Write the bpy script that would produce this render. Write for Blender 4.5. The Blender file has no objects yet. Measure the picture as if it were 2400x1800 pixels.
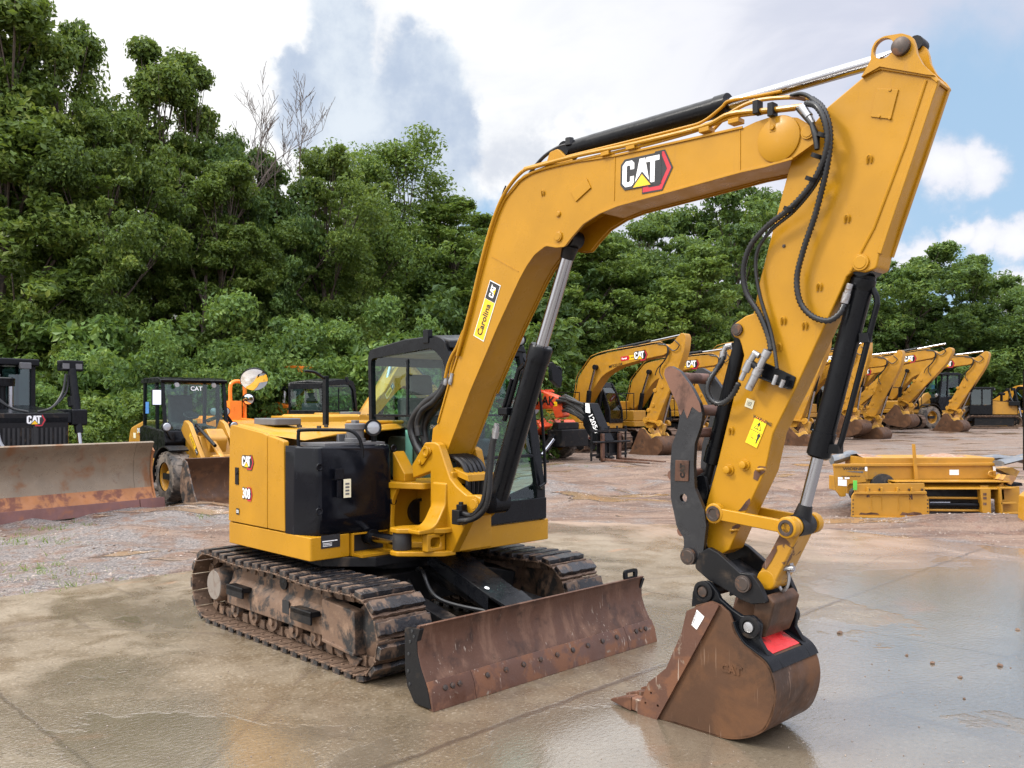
import bpy, bmesh, math, random
import numpy as np
from mathutils import Vector, Matrix
from mathutils.geometry import tessellate_polygon
R = math.radians
SC = bpy.context.scene
COL = SC.collection
# ------------------------------------------------------------------ camera, sky, sun, exposure
HCAM = 1.89
cam = bpy.data.cameras.new('camera'); camo = bpy.data.objects.new('camera', cam); COL.objects.link(camo)
camo.location = (0, 0, HCAM); camo.rotation_euler = (R(90), 0, 0)
cam.sensor_width = 36; cam.lens = 36 * 870 / 1024; cam.shift_y = 23 / 1024; cam.clip_start = .05; cam.clip_end = 3000
SC.camera = camo
SC.view_settings.view_transform = 'Standard'; SC.view_settings.look = 'None'
SC.view_settings.exposure = 0.32; SC.view_settings.gamma = 1
SC.cycles.use_denoising = True
SC.cycles.max_bounces = 8; SC.cycles.transparent_max_bounces = 16
SC.cycles.caustics_reflective = False; SC.cycles.caustics_refractive = False
SUN = Vector((-.72, -.12, .68)).normalized()
sl = bpy.data.lights.new('sun', 'SUN'); sl.energy = 2.0; sl.angle = R(10); sl.color = (1, .95, .87)
so = bpy.data.objects.new('sun', sl); COL.objects.link(so); so.rotation_euler = SUN.to_track_quat('Z', 'Y').to_euler()

class NT:
    """small helper to wire shader nodes"""
    def __init__(s, tree): s.t = tree; s.n = tree.nodes; s.n.clear()
    def new(s, typ, **kw):
        nd = s.n.new(typ)
        for k, v in kw.items(): setattr(nd, k, v)
        return nd
    def put(s, sock, val):
        if isinstance(val, bpy.types.NodeSocket): s.t.links.new(val, sock)
        elif val is not None: sock.default_value = val
    def math(s, op, a, b=None, clamp=False):
        m = s.new('ShaderNodeMath', operation=op, use_clamp=clamp); s.put(m.inputs[0], a)
        if b is not None: s.put(m.inputs[1], b)
        return m.outputs[0]
    def noise(s, vec, scale, detail=4, rough=.55, dist=0, dim='3D'):
        n = s.new('ShaderNodeTexNoise', noise_dimensions=dim); s.put(n.inputs['Vector'], vec)
        n.inputs['Scale'].default_value = scale; n.inputs['Detail'].default_value = detail
        n.inputs['Roughness'].default_value = rough; n.inputs['Distortion'].default_value = dist
        return n.outputs['Fac']
    def ramp(s, fac, a, b, x=0., y=1., smooth=True):
        m = s.new('ShaderNodeMapRange', interpolation_type='SMOOTHSTEP' if smooth else 'LINEAR')
        s.put(m.inputs[0], fac); s.put(m.inputs[1], a); s.put(m.inputs[2], b); s.put(m.inputs[3], x); s.put(m.inputs[4], y)
        return m.outputs[0]
    def mix(s, fac, a, b, mode='MIX'):
        m = s.new('ShaderNodeMix', data_type='RGBA', blend_type=mode)
        s.put(m.inputs[0], fac); s.put(m.inputs[6], c4(a)); s.put(m.inputs[7], c4(b))
        return m.outputs[2]
    def vscale(s, vec, sc, loc=(0, 0, 0), rot=(0, 0, 0)):
        m = s.new('ShaderNodeMapping'); s.put(m.inputs[0], vec); m.inputs[1].default_value = loc
        m.inputs[2].default_value = rot; m.inputs[3].default_value = sc
        return m.outputs[0]
    def bump(s, h, strength=.3, dist=.01, nrm=None):
        b = s.new('ShaderNodeBump'); s.put(b.inputs['Height'], h); b.inputs['Strength'].default_value = strength
        b.inputs['Distance'].default_value = dist
        if nrm is not None: s.put(b.inputs['Normal'], nrm)
        return b.outputs[0]
def c4(c):
    if isinstance(c, (tuple, list)) and len(c) == 3: return (c[0], c[1], c[2], 1)
    return c

FS, HY = 2039.06, 953.9           # focal length and horizon of the photograph, in its own pixels
def pdir(u, v): return Vector(((u - 1200) / FS, 1, -(v - HY) / FS))

def make_world():
    w = bpy.data.worlds.new('World'); SC.world = w; w.use_nodes = True
    t = NT(w.node_tree)
    tc = t.new('ShaderNodeTexCoord').outputs['Generated']
    nv = t.new('ShaderNodeVectorMath', operation='NORMALIZE'); t.put(nv.inputs[0], tc); d0 = nv.outputs[0]
    sky = t.new('ShaderNodeTexSky', sky_type='NISHITA'); sky.sun_disc = False
    sky.sun_elevation = math.asin(SUN.z); sky.sun_rotation = math.atan2(SUN.x, SUN.y); sky.air_density = 1.0; sky.dust_density = 1.0
    # billowed direction used for the cloud outlines
    def wob(scale, amp, src):
        n = t.new('ShaderNodeTexNoise'); t.put(n.inputs['Vector'], d0); n.inputs['Scale'].default_value = scale; n.inputs['Detail'].default_value = 7; n.inputs['Roughness'].default_value = .6
        a = t.new('ShaderNodeVectorMath', operation='SUBTRACT'); t.put(a.inputs[0], n.outputs['Color']); a.inputs[1].default_value = (.5, .5, .5)
        b = t.new('ShaderNodeVectorMath', operation='SCALE'); t.put(b.inputs[0], a.outputs[0]); b.inputs['Scale'].default_value = amp
        c = t.new('ShaderNodeVectorMath', operation='ADD'); t.put(c.inputs[0], src); t.put(c.inputs[1], b.outputs[0])
        return c.outputs[0]
    d1 = wob(30, .035, wob(9, .085, d0)); d2 = wob(5, .22, d0)
    def blob(d, u, v, r0, r1):
        c = pdir(u, v).normalized()
        s = t.new('ShaderNodeVectorMath', operation='DISTANCE'); t.put(s.inputs[0], d); s.inputs[1].default_value = c
        return t.ramp(s.outputs['Value'], r0, r1, 1, 0)
    def union(L):
        o = L[0]
        for x in L[1:]: o = t.math('MAXIMUM', o, x)
        return o
    blue = union([blob(d2, 2290, 330, .02, .20), blob(d2, 2330, 560, .03, .20), blob(d2, 2150, 620, .02, .16), blob(d2, 1120, 500, .0, .05), blob(d2, 2560, 450, .05, .22)])
    puffs = union([blob(d1, 2200, 400, .0, .055), blob(d1, 2290, 390, .0, .05), blob(d1, 2230, 545, .0, .03), blob(d1, 2290, 560, .0, .04), blob(d1, 2360, 570, .0, .04), blob(d1, 2370, 690, .01, .04), blob(d1, 2140, 600, .0, .04)])
    grey = union([blob(d1, 790, 20, .0, .055), blob(d1, 800, 100, .01, .06), blob(d1, 780, 190, .02, .065), blob(d1, 710, 190, .01, .055), blob(d1, 740, 240, .02, .06), blob(d1, 790, 270, .03, .085), blob(d1, 850, 320, .03, .08), blob(d1, 720, 290, .01, .06),
                  blob(d1, 985, 185, .015, .07), blob(d1, 960, 235, .02, .07), blob(d1, 1030, 240, .01, .06), blob(d1, 1000, 280, .03, .075), blob(d1, 1000, 350, .03, .075), blob(d1, 900, 370, .04, .10), blob(d1, 1030, 420, .01, .06)])
    bill = union([blob(d1, 1180, 390, .01, .07), blob(d1, 1260, 360, .01, .06), blob(d1, 1340, 330, .0, .05), blob(d1, 1120, 440, .0, .06), blob(d1, 1400, 310, .0, .06)])
    n1 = t.noise(t.vscale(d0, (1, 1, 2.6)), 3.0, 6, .55, .6); n2 = t.noise(d0, 14, 6, .6)
    veil = t.mix(t.ramp(n1, .36, .64), (.93, .94, .95), (.70, .73, .79))
    rside = t.ramp(t.math('MULTIPLY', t.new('ShaderNodeSeparateXYZ').outputs[0], 1.0), 0, 1)
    sx = t.new('ShaderNodeSeparateXYZ'); t.put(sx.inputs[0], d0)
    lav = t.ramp(sx.outputs[0], -.05, .40)
    veil = t.mix(lav, veil, t.mix(t.ramp(n1, .36, .64), (.76, .77, .86), (.60, .63, .75)))
    lefthot = t.ramp(sx.outputs[0], -.05, -.40)
    veil = t.mix(lefthot, veil, (1.02, 1.02, 1.02))
    col = t.mix(t.math('MULTIPLY', bill, .85), veil, t.mix(t.ramp(n2, .35, .65), (.62, .66, .74), (1.0, 1.0, 1.0)))
    gcol = t.mix(t.ramp(n2, .3, .7), (.43, .52, .67), (.70, .77, .85))
    col = t.mix(t.math('MULTIPLY', t.ramp(grey, .18, .70), .92), col, gcol)
    cov = t.math('SUBTRACT', 1, t.math('MULTIPLY', t.ramp(blue, .15, .9), t.math('SUBTRACT', 1, t.ramp(puffs, .1, .7))))
    col = t.mix(t.math('MULTIPLY', puffs, .9), col, (.92, .93, .97))
    below = t.ramp(sx.outputs[2], -.02, .0)
    cl = t.new('ShaderNodeBackground'); t.put(cl.inputs[0], col); t.put(cl.inputs[1], t.math('MULTIPLY', t.ramp(sx.outputs[2], .46, .85, .90, 2.6), t.ramp(sx.outputs[1], .55, -.35, 1.0, 1.9)))  # clouds boosted overhead and behind the camera, out of view, to light the scene
    sk = t.new('ShaderNodeBackground'); t.put(sk.inputs[0], t.mix(.75, sky.outputs[0], (3.8, 5.6, 7.6))); sk.inputs[1].default_value = .10
    gd = t.new('ShaderNodeBackground'); gd.inputs[0].default_value = (.10, .09, .07, 1); gd.inputs[1].default_value = 1
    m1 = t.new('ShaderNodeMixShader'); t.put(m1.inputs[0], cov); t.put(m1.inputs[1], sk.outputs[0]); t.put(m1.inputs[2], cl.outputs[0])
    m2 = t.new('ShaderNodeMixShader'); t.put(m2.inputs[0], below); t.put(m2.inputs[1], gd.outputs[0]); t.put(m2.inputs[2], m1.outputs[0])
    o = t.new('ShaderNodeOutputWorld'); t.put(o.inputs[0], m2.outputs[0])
make_world()

# ------------------------------------------------------------------ materials
MATS = {}
def pmat(name, col, rough=.5, metal=0., dirt=None, dscale=6., damt=(.5, .65), rvar=.15, bump=0., bscale=60., coat=0., vary=.12, streak=False, scratch=None, specks=None, dirt2=None, d2amt=(.6, .75), d2scale=20., spec=.5):
    m = bpy.data.materials.new(name); m.use_nodes = True; t = NT(m.node_tree); MATS[name] = m
    oc = t.new('ShaderNodeTexCoord').outputs['Object']
    b = t.new('ShaderNodeBsdfPrincipled'); o = t.new('ShaderNodeOutputMaterial'); t.put(o.inputs[0], b.outputs[0])
    n0 = t.noise(oc, 2.3, 5, .6)
    c = t.mix(t.ramp(n0, .3, .7), tuple(x * (1 - vary) for x in col), tuple(min(1, x * (1 + vary)) for x in col))
    r = t.ramp(t.noise(oc, 9, 4, .6), .3, .7, max(.02, rough - rvar), min(1, rough + rvar))
    if dirt:
        vv = t.vscale(oc, (1, 1, .22)) if streak else oc
        f = t.ramp(t.noise(vv, dscale, 7, .62, .4), damt[0], damt[1]); c = t.mix(f, c, dirt); r = t.mix(f, r, (.75, .75, .75))
    if dirt2:
        f2 = t.ramp(t.noise(oc, d2scale, 6, .65, .2), d2amt[0], d2amt[1]); c = t.mix(f2, c, dirt2)
    if scratch:
        f3 = t.math('MAXIMUM', t.ramp(t.noise(t.vscale(oc, (34, 34, 1.6), rot=(.12, 0, 0)), 1.0, 3, .6), .64, .70), t.ramp(t.noise(t.vscale(oc, (60, 60, 3.0), rot=(-.3, 0, .2)), 1.0, 2, .5), .68, .73))
        c = t.mix(t.math('MULTIPLY', f3, t.ramp(t.noise(oc, 3.1, 3, .5), .40, .62, 0, .75)), c, scratch)
    if specks:
        f4 = t.ramp(t.noise(oc, 75, 3, .6), .66, .71); f5 = t.ramp(t.noise(t.vscale(oc, (26, 26, 1.2)), 1.0, 4, .6), .60, .74)
        c = t.mix(t.math('MULTIPLY', f4, .55), c, specks); c = t.mix(t.math('MULTIPLY', f5, t.ramp(t.noise(oc, 1.7, 3, .5), .42, .60, 0, .40)), c, specks)
    t.put(b.inputs['Base Color'], c); t.put(b.inputs['Roughness'], r); b.inputs['Metallic'].default_value = metal
    b.inputs['Coat Weight'].default_value = coat; b.inputs['Coat Roughness'].default_value = .12; b.inputs['Specular IOR Level'].default_value = spec
    if bump: t.put(b.inputs['Normal'], t.bump(t.noise(oc, bscale, 5, .65), bump, .01))
    return m
Y_ = (.385, .186, .0065)
YEL = pmat('yellow_paint', Y_, .36, dirt=(.40, .22, .05), dscale=5, damt=(.66, .85), rvar=.12, coat=.05, spec=.28, vary=.08, bump=.035, bscale=70, specks=(.30, .145, .020))
YCH = pmat('chipped_yellow_paint', Y_, .4, dirt=(.10, .045, .02), dscale=7, damt=(.56, .60), coat=.1, vary=.08, specks=(.2, .09, .03))
YBG = pmat('weathered_yellow_paint', (.370, .178, .014), .45, dirt=(.24, .13, .045), dscale=4, damt=(.58, .8), vary=.1)
YDIRT = pmat('muddy_yellow_paint', (.55, .30, .05), .55, dirt=(.25, .13, .06), dscale=3, damt=(.42, .62), vary=.1)
ORG = pmat('orange_paint', (.80, .20, .012), .4, dirt=(.4, .12, .03), dscale=4, damt=(.65, .85))
RED = pmat('red_orange_paint', (.62, .075, .022), .45, dirt=(.3, .07, .03), dscale=4, damt=(.65, .85))
BLK = pmat('black_paint', (.005, .0055, .007), .28, dirt=(.022, .019, .017), dscale=6, damt=(.62, .8), streak=True, spec=.16)
BLM = pmat('black_muddy_paint', (.007, .007, .008), .42, dirt=(.055, .040, .029), dscale=5, damt=(.54, .72), bump=.1, spec=.2)
TANK = pmat('black_plastic_panel', (.004, .0045, .007), .14, dirt=(.018, .02, .026), dscale=5, damt=(.6, .75), rvar=.06, streak=True, spec=.17)
RUB = pmat('rubber', (.018, .017, .017), .6, dirt=(.07, .06, .05), dscale=8, damt=(.55, .75), bump=.1)
TYRE = pmat('tyre_rubber', (.035, .032, .03), .75, dirt=(.17, .135, .105), dscale=5, damt=(.38, .6), bump=.15)
HOSE = pmat('hose_rubber', (.010, .010, .011), .38, dirt=(.06, .05, .04), dscale=9, damt=(.58, .75), spec=.4)
STL = pmat('grey_steel', (.33, .33, .34), .38, .85, dirt=(.16, .11, .08), dscale=12, damt=(.55, .7))
CHR = pmat('chrome_rod', (.34, .34, .36), .16, 1., vary=.04, rvar=.05)
BOLT = pmat('dark_steel', (.055, .042, .036), .5, .5, dirt=(.14, .07, .04), dscale=20, damt=(.5, .65))
RUST = pmat('rusty_steel', (.088, .043, .028), .50, .08, spec=.25, dirt=(.145, .080, .054), dscale=7, damt=(.48, .66), dirt2=(.042, .023, .017), d2amt=(.50, .70), d2scale=5, scratch=(.30, .24, .19), bump=.2, bscale=45, streak=True)
BRUST = pmat('rusty_bucket_steel', (.074, .038, .022), .48, .05, spec=.2, dirt=(.115, .055, .027), dscale=3, damt=(.46, .66), scratch=(.20, .13, .09), dirt2=(.046, .027, .018), d2amt=(.55, .68), d2scale=2.2, bump=.12, bscale=45)
EDGE = pmat('worn_cutting_edge', (.094, .042, .026), .42, .2, scratch=(.38, .30, .24), dirt=(.150, .064, .032), dscale=6, damt=(.47, .6), dirt2=(.22, .18, .14), d2amt=(.62, .7), d2scale=8, bump=.12)
DBLD = pmat('dozer_blade_steel', (.185, .140, .095), .36, .3, dirt=(.17, .075, .03), dscale=1.6, damt=(.5, .66), dirt2=(.10, .05, .03), d2amt=(.6, .75), d2scale=5, bump=.05)
DBLL = pmat('orange_rust_steel', (.30, .12, .04), .6, .1, dirt=(.14, .05, .03), dscale=4, damt=(.48, .62), bump=.1)
MUDM = pmat('caked_mud_steel', (.140, .084, .054), .8, 0, dirt=(.015, .014, .014), dscale=4.6, damt=(.47, .60), dirt2=(.23, .145, .095), d2amt=(.5, .7), d2scale=7, bump=.4, bscale=30)
SHOE = pmat('track_shoe_steel', (.125, .078, .052), .6, .3, dirt=(.23, .145, .095), dscale=9, damt=(.5, .64), dirt2=(.03, .022, .018), d2amt=(.52, .64), d2scale=6, bump=.4, bscale=40)
PAD = pmat('track_pad_rubber', (.011, .011, .013), .34, dirt=(.13, .082, .054), dscale=7, damt=(.50, .62), bump=.4, bscale=40)
WHT = pmat('white_decal', (.80, .80, .80), .4, vary=.02)
CRM = pmat('cream_decal', (.70, .66, .48), .5, vary=.03)
DRED = pmat('red_decal', (.45, .015, .03), .4, vary=.03)
DBLK = pmat('black_decal', (.012, .012, .014), .4, vary=.02)
DYEL = pmat('yellow_decal', (.80, .47, .01), .4, vary=.02)
WYEL = pmat('warning_yellow_decal', (.85, .68, .01), .45, vary=.02)
REDP = pmat('red_marking_paint', (.58, .030, .03), .5, dirt=(.12, .035, .028), dscale=9, damt=(.50, .66), bump=.2, scratch=(.65, .16, .14))
GREYP = pmat('grey_plastic', (.10, .10, .105), .5)
DGLS = pmat('dark_interior', (.012, .012, .013), .6)
LGHT = pmat('lamp_lens', (.34, .35, .37), .10, .4, vary=.03)
SEATM = pmat('seat_fabric', (.03, .03, .032), .85)
BEIGE = pmat('beige_cab_lining', (.22, .18, .13), .7)
BELT = pmat('grey_belt_rubber', (.10, .11, .125), .5, dirt=(.2, .17, .14), dscale=5, damt=(.5, .7))
MIRR = pmat('mirror_glass', (.9, .9, .9), .03, 1., vary=.01, rvar=.01)
GREENP = pmat('green_tape', (.10, .45, .06), .5)
BLUET = pmat('blue_tint', (.05, .2, .5), .5)
def glassmat(name, tint, refl=1.0, film=None, famt=0.):
    m = bpy.data.materials.new(name); m.use_nodes = True; t = NT(m.node_tree); MATS[name] = m
    tr = t.new('ShaderNodeBsdfTransparent'); tr.inputs[0].default_value = c4(tint)
    gl = t.new('ShaderNodeBsdfGlossy'); gl.inputs['Roughness'].default_value = .02; gl.inputs[0].default_value = (.9, .95, .95, 1)
    lw = t.new('ShaderNodeLayerWeight'); lw.inputs[0].default_value = .5; fr5 = t.math('ADD', .045, t.math('MULTIPLY', .955, t.math('POWER', lw.outputs['Facing'], 5.)))
    mx = t.new('ShaderNodeMixShader'); t.put(mx.inputs[0], t.math('MULTIPLY', fr5, refl, True)); t.put(mx.inputs[1], tr.outputs[0]); t.put(mx.inputs[2], gl.outputs[0])
    o = t.new('ShaderNodeOutputMaterial'); last = mx.outputs[0]
    t.put(o.inputs[0], last)
    return m
GLS = glassmat('tinted_glass', (.68, .88, .84), 1.1)
GLD = glassmat('dark_tinted_glass', (.22, .33, .34), 1.6)

# ------------------------------------------------------------------ mesh builder
def fillet(pts, n=5):
    """polygon with optional third value = corner radius"""
    out = []; N = len(pts)
    for i, p in enumerate(pts):
        r = p[2] if len(p) > 2 else 0
        P = Vector(p[:2])
        if r <= 0: out.append(tuple(P)); continue
        A = Vector(pts[i - 1][:2]) - P; B = Vector(pts[(i + 1) % N][:2]) - P
        la, lb = A.length, B.length
        if la < 1e-6 or lb < 1e-6: continue
        A /= la; B /= lb
        cosang = max(-1, min(1, A.dot(B))); ang = math.acos(cosang)
        if ang < .05 or ang > 3.1: out.append(tuple(P)); continue
        d = min(r / math.tan(ang / 2), la * .48, lb * .48)
        a = P + A * d; b = P + B * d
        for k in range(n + 1):
            s = k / n
            out.append(tuple(a * (1 - s) ** 2 + P * 2 * s * (1 - s) + b * s ** 2))
    return out
def smooth_line(pts, n=6):
    """Catmull-Rom through points of any dimension"""
    P = [np.array(p, float) for p in pts]
    if len(P) < 3: return [tuple(p) for p in P]
    P = [2 * P[0] - P[1]] + P + [2 * P[-1] - P[-2]]
    o = []
    for i in range(1, len(P) - 2):
        a, b, c, d = P[i - 1:i + 3]
        for k in range(n):
            s = k / n
            o.append(.5 * ((2 * b) + (-a + c) * s + (2 * a - 5 * b + 4 * c - d) * s * s + (-a + 3 * b - 3 * c + d) * s ** 3))
    o.append(P[-2])
    return [tuple(p) for p in o]
def circ(x, z, r, n=20): return [(x + r * math.cos(2 * math.pi * k / n), z + r * math.sin(2 * math.pi * k / n)) for k in range(n)]
class MB:
    def __init__(s): s.v = []; s.f = []; s.m = []; s.mi = 0; s.xf = None
    def add(s, vs, fs):
        o = len(s.v)
        if s.xf is not None: vs = [tuple(s.xf @ Vector(p)) for p in vs]
        s.v += [tuple(p) for p in vs]; s.f += [tuple(i + o for i in f) for f in fs]; s.m += [s.mi] * len(fs)
        return s
    def box(s, lo, hi):
        x0, y0, z0 = lo; x1, y1, z1 = hi
        vs = [(x0, y0, z0), (x1, y0, z0), (x1, y1, z0), (x0, y1, z0), (x0, y0, z1), (x1, y0, z1), (x1, y1, z1), (x0, y1, z1)]
        return s.add(vs, [(0, 3, 2, 1), (4, 5, 6, 7), (0, 1, 5, 4), (1, 2, 6, 5), (2, 3, 7, 6), (3, 0, 4, 7)])
    def cbox(s, c, size): return s.box([c[i] - size[i] / 2 for i in range(3)], [c[i] + size[i] / 2 for i in range(3)])
    def bar(s, p0, p1, w, h, up=(0, 0, 1)):
        p0 = Vector(p0); p1 = Vector(p1); d = (p1 - p0).normalized(); u = Vector(up)
        a = d.cross(u)
        if a.length < 1e-4: a = d.cross(Vector((0, 1, 0)))
        a.normalize(); b = a.cross(d).normalized(); vs = []
        for p in (p0, p1):
            for sa, sb in ((-1, -1), (1, -1), (1, 1), (-1, 1)): vs.append(p + a * sa * w / 2 + b * sb * h / 2)
        return s.add(vs, [(0, 1, 2, 3), (7, 6, 5, 4), (0, 4, 5, 1), (1, 5, 6, 2), (2, 6, 7, 3), (3, 7, 4, 0)])
    def prism(s, pts, a0, a1, axis='y', holes=(), inset=None):
        pts = fillet(pts)
        area = sum(pts[i - 1][0] * pts[i][1] - pts[i][0] * pts[i - 1][1] for i in range(len(pts)))
        if area < 0: pts = pts[::-1]
        def mp(p, a):
            return (p[0], a, p[1]) if axis == 'y' else ((a, p[0], p[1]) if axis == 'x' else (p[0], p[1], a))
        loops = [pts] + [h if sum(h[i - 1][0] * h[i][1] - h[i][0] * h[i - 1][1] for i in range(len(h))) < 0 else h[::-1] for h in holes]
        flip = axis == 'y'
        vs = []; fs = []; n = 0
        flat = [p for l in loops for p in l]; T = len(flat)
        vs = [mp(p, a0) for p in flat] + [mp(p, a1) for p in flat]
        for l in loops:
            k = len(l)
            for i in range(k):
                a, b = n + i, n + (i + 1) % k
                q = (a, b, b + T, a + T); fs.append(q[::-1] if flip else q)
            n += k
        if holes:
            tri = tessellate_polygon([[Vector((p[0], p[1], 0)) for p in l] for l in loops])
            for tr in tri:
                a, b, c = [flat[i] for i in tr]
                ar = (b[0] - a[0]) * (c[1] - a[1]) - (c[0] - a[0]) * (b[1] - a[1])
                if abs(ar) < 1e-12: continue
                if ar < 0: tr = tr[::-1]
                up = tuple(i + T for i in tr); dn = tuple(tr[::-1])
                fs += [up[::-1], dn[::-1]] if flip else [up, dn]
        else:
            up = tuple(range(T, 2 * T)); dn = tuple(range(T - 1, -1, -1))
            fs += [up[::-1], dn[::-1]] if flip else [up, dn]
        if (a1 < a0): fs = [f[::-1] for f in fs]
        return s.add(vs, fs)
    def rings(s, rings, cap=True, closed=False):
        n = len(rings[0]); vs = [p for r in rings for p in r]; fs = []
        m = len(rings)
        for i in range(m if closed else m - 1):
            for k in range(n):
                a = i * n + k; b = i * n + (k + 1) % n; j = ((i + 1) % m) * n
                fs.append((a, b, j + (k + 1) % n, j + k))
        if cap and not closed: fs += [tuple(range(n - 1, -1, -1)), tuple(range((m - 1) * n, m * n))]
        return s.add(vs, fs)
    def tube(s, pts, r, n=10, cap=True):
        P = [Vector(p) for p in pts]; rs = r if isinstance(r, (list, tuple)) else [r] * len(P)
        rings = []; prev = None
        for i, p in enumerate(P):
            t = (P[min(i + 1, len(P) - 1)] - P[max(i - 1, 0)])
            if t.length < 1e-9: t = Vector((0, 0, 1))
            t.normalize()
            if prev is None:
                a = t.orthogonal().normalized()
            else:
                a = prev - t * prev.dot(t)
                if a.length < 1e-6: a = t.orthogonal()
                a.normalize()
            prev = a; b = t.cross(a)
            rings.append([p + (a * math.cos(2 * math.pi * k / n) + b * math.sin(2 * math.pi * k / n)) * rs[i] for k in range(n)])
        return s.rings(rings, cap)
    def cyl(s, p0, p1, r, r1=None, n=20): return s.tube([p0, p1], [r, r if r1 is None else r1], n)
    def lathe(s, p0, ax, prof, n=24, cap=True):
        """profile of (height, radius) along ax"""
        ax = Vector(ax).normalized(); p0 = Vector(p0); a = ax.orthogonal().normalized(); b = ax.cross(a)
        return s.rings([[p0 + ax * h + (a * math.cos(2 * math.pi * k / n) + b * math.sin(2 * math.pi * k / n)) * max(r, 1e-4) for k in range(n)] for h, r in prof], cap)
    def hose(s, pts, r, rib=.018, n=10):
        P = [Vector(p) for p in smooth_line(pts, 24)]
        L = [0]
        for i in range(1, len(P)): L.append(L[-1] + (P[i] - P[i - 1]).length)
        m = max(4, int(L[-1] / rib) * 2); q = []; rr = []; j = 0
        for k in range(m + 1):
            d = L[-1] * k / m
            while j < len(L) - 2 and L[j + 1] < d: j += 1
            f = (d - L[j]) / max(1e-9, L[j + 1] - L[j]); q.append(P[j].lerp(P[j + 1], min(1, max(0, f)))); rr.append(r * (1.06 if k % 2 else .74))
        return s.tube(q, rr, n)
    def ribbon(s, line, y0, y1, th):
        """strip of thickness th lying along an (x,z) line"""
        P = [np.array(p[:2], float) for p in line]; up = []; dn = []
        for i, p in enumerate(P):
            t = P[min(i + 1, len(P) - 1)] - P[max(i - 1, 0)]; t /= max(1e-9, np.linalg.norm(t)); nrm = np.array((-t[1], t[0]))
            up.append(p + nrm * th / 2); dn.append(p - nrm * th / 2)
        return s.prism([tuple(p) for p in up + dn[::-1]], y0, y1)
    def build(s, name, mats, parent=None, bevel=0., sharp=38, seg=2):
        me = bpy.data.meshes.new(name); me.from_pydata(s.v, [], s.f)
        for m in (mats if isinstance(mats, (list, tuple)) else [mats]): me.materials.append(m)
        me.polygons.foreach_set('material_index', s.m); me.polygons.foreach_set('use_smooth', [True] * len(s.f))
        bm = bmesh.new(); bm.from_mesh(me); bmesh.ops.recalc_face_normals(bm, faces=bm.faces); bm.to_mesh(me); bm.free()
        me.set_sharp_from_angle(angle=R(sharp)); me.update()
        o = bpy.data.objects.new(name, me); COL.objects.link(o)
        if parent is not None: o.parent = parent
        if bevel:
            b = o.modifiers.new('bevel', 'BEVEL'); b.width = bevel; b.segments = seg; b.limit_method = 'ANGLE'; b.angle_limit = R(38); b.harden_normals = True
        return o
def empty(name, loc=(0, 0, 0), rz=0., label=None, cat=None, group=None, kind=None):
    o = bpy.data.objects.new(name, None); COL.objects.link(o); o.location = loc; o.rotation_euler = (0, 0, rz); o.empty_display_size = .2
    return tag(o, label, cat, group, kind)
def tag(o, label=None, cat=None, group=None, kind=None):
    if label: o['label'] = label
    if cat: o['category'] = cat
    if group: o['group'] = group
    if kind: o['kind'] = kind
    return o
def dup(o, parent, name=None):
    c = o.copy(); COL.objects.link(c); c.parent = parent
    if name: c.name = name
    return c
# lettering -> flat meshes
def text_geo(body, size, bold=0.):
    cu = bpy.data.curves.new('lettering', 'FONT'); cu.body = body; cu.size = size; cu.offset = bold; cu.resolution_u = 3
    cu.align_x = 'CENTER'; cu.align_y = 'CENTER'
    ob = bpy.data.objects.new('lettering', cu); COL.objects.link(ob)
    dg = bpy.context.evaluated_depsgraph_get(); me = bpy.data.meshes.new_from_object(ob.evaluated_get(dg))
    vs = [tuple(v.co) for v in me.vertices]; fs = [tuple(p.vertices) for p in me.polygons]
    bpy.data.objects.remove(ob); bpy.data.curves.remove(cu); bpy.data.meshes.remove(me)
    return vs, fs
class Plane:
    """decal plane: origin, u, v and outward normal"""
    def __init__(s, o, u, v): s.o = Vector(o); s.u = Vector(u).normalized(); s.v = Vector(v).normalized(); s.n = s.u.cross(s.v).normalized()
    def p(s, x, y, h=0.): return s.o + s.u * x + s.v * y + s.n * h
def dpoly(mb, pl, pts, h, mi):
    mb.mi = mi; mb.add([pl.p(x, y, h) for x, y in pts], [tuple(range(len(pts)))])
def dtext(mb, pl, body, size, h, mi, at=(0, 0), bold=0., sx=1.):
    vs, fs = text_geo(body, size, bold); mb.mi = mi
    mb.add([pl.p(at[0] + v[0] * sx, at[1] + v[1], h) for v in vs], fs)
C_ = [(0, 8), (8, 0), (24, 0), (30, 6), (30, 20), (20, 20), (20, 11), (17, 9), (13, 9), (11, 11), (11, 41), (13, 43), (17, 43), (20, 41), (20, 34), (30, 34), (30, 46), (24, 52), (8, 52), (0, 44)]
A_ = [(31, 0), (43, 52), (57, 52), (69, 0), (58, 0), (50, 22), (42, 0)]
T_ = [(60, 52), (92, 52), (92, 42), (81, 42), (81, 0), (70, 0), (70, 42), (60, 42)]
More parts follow.
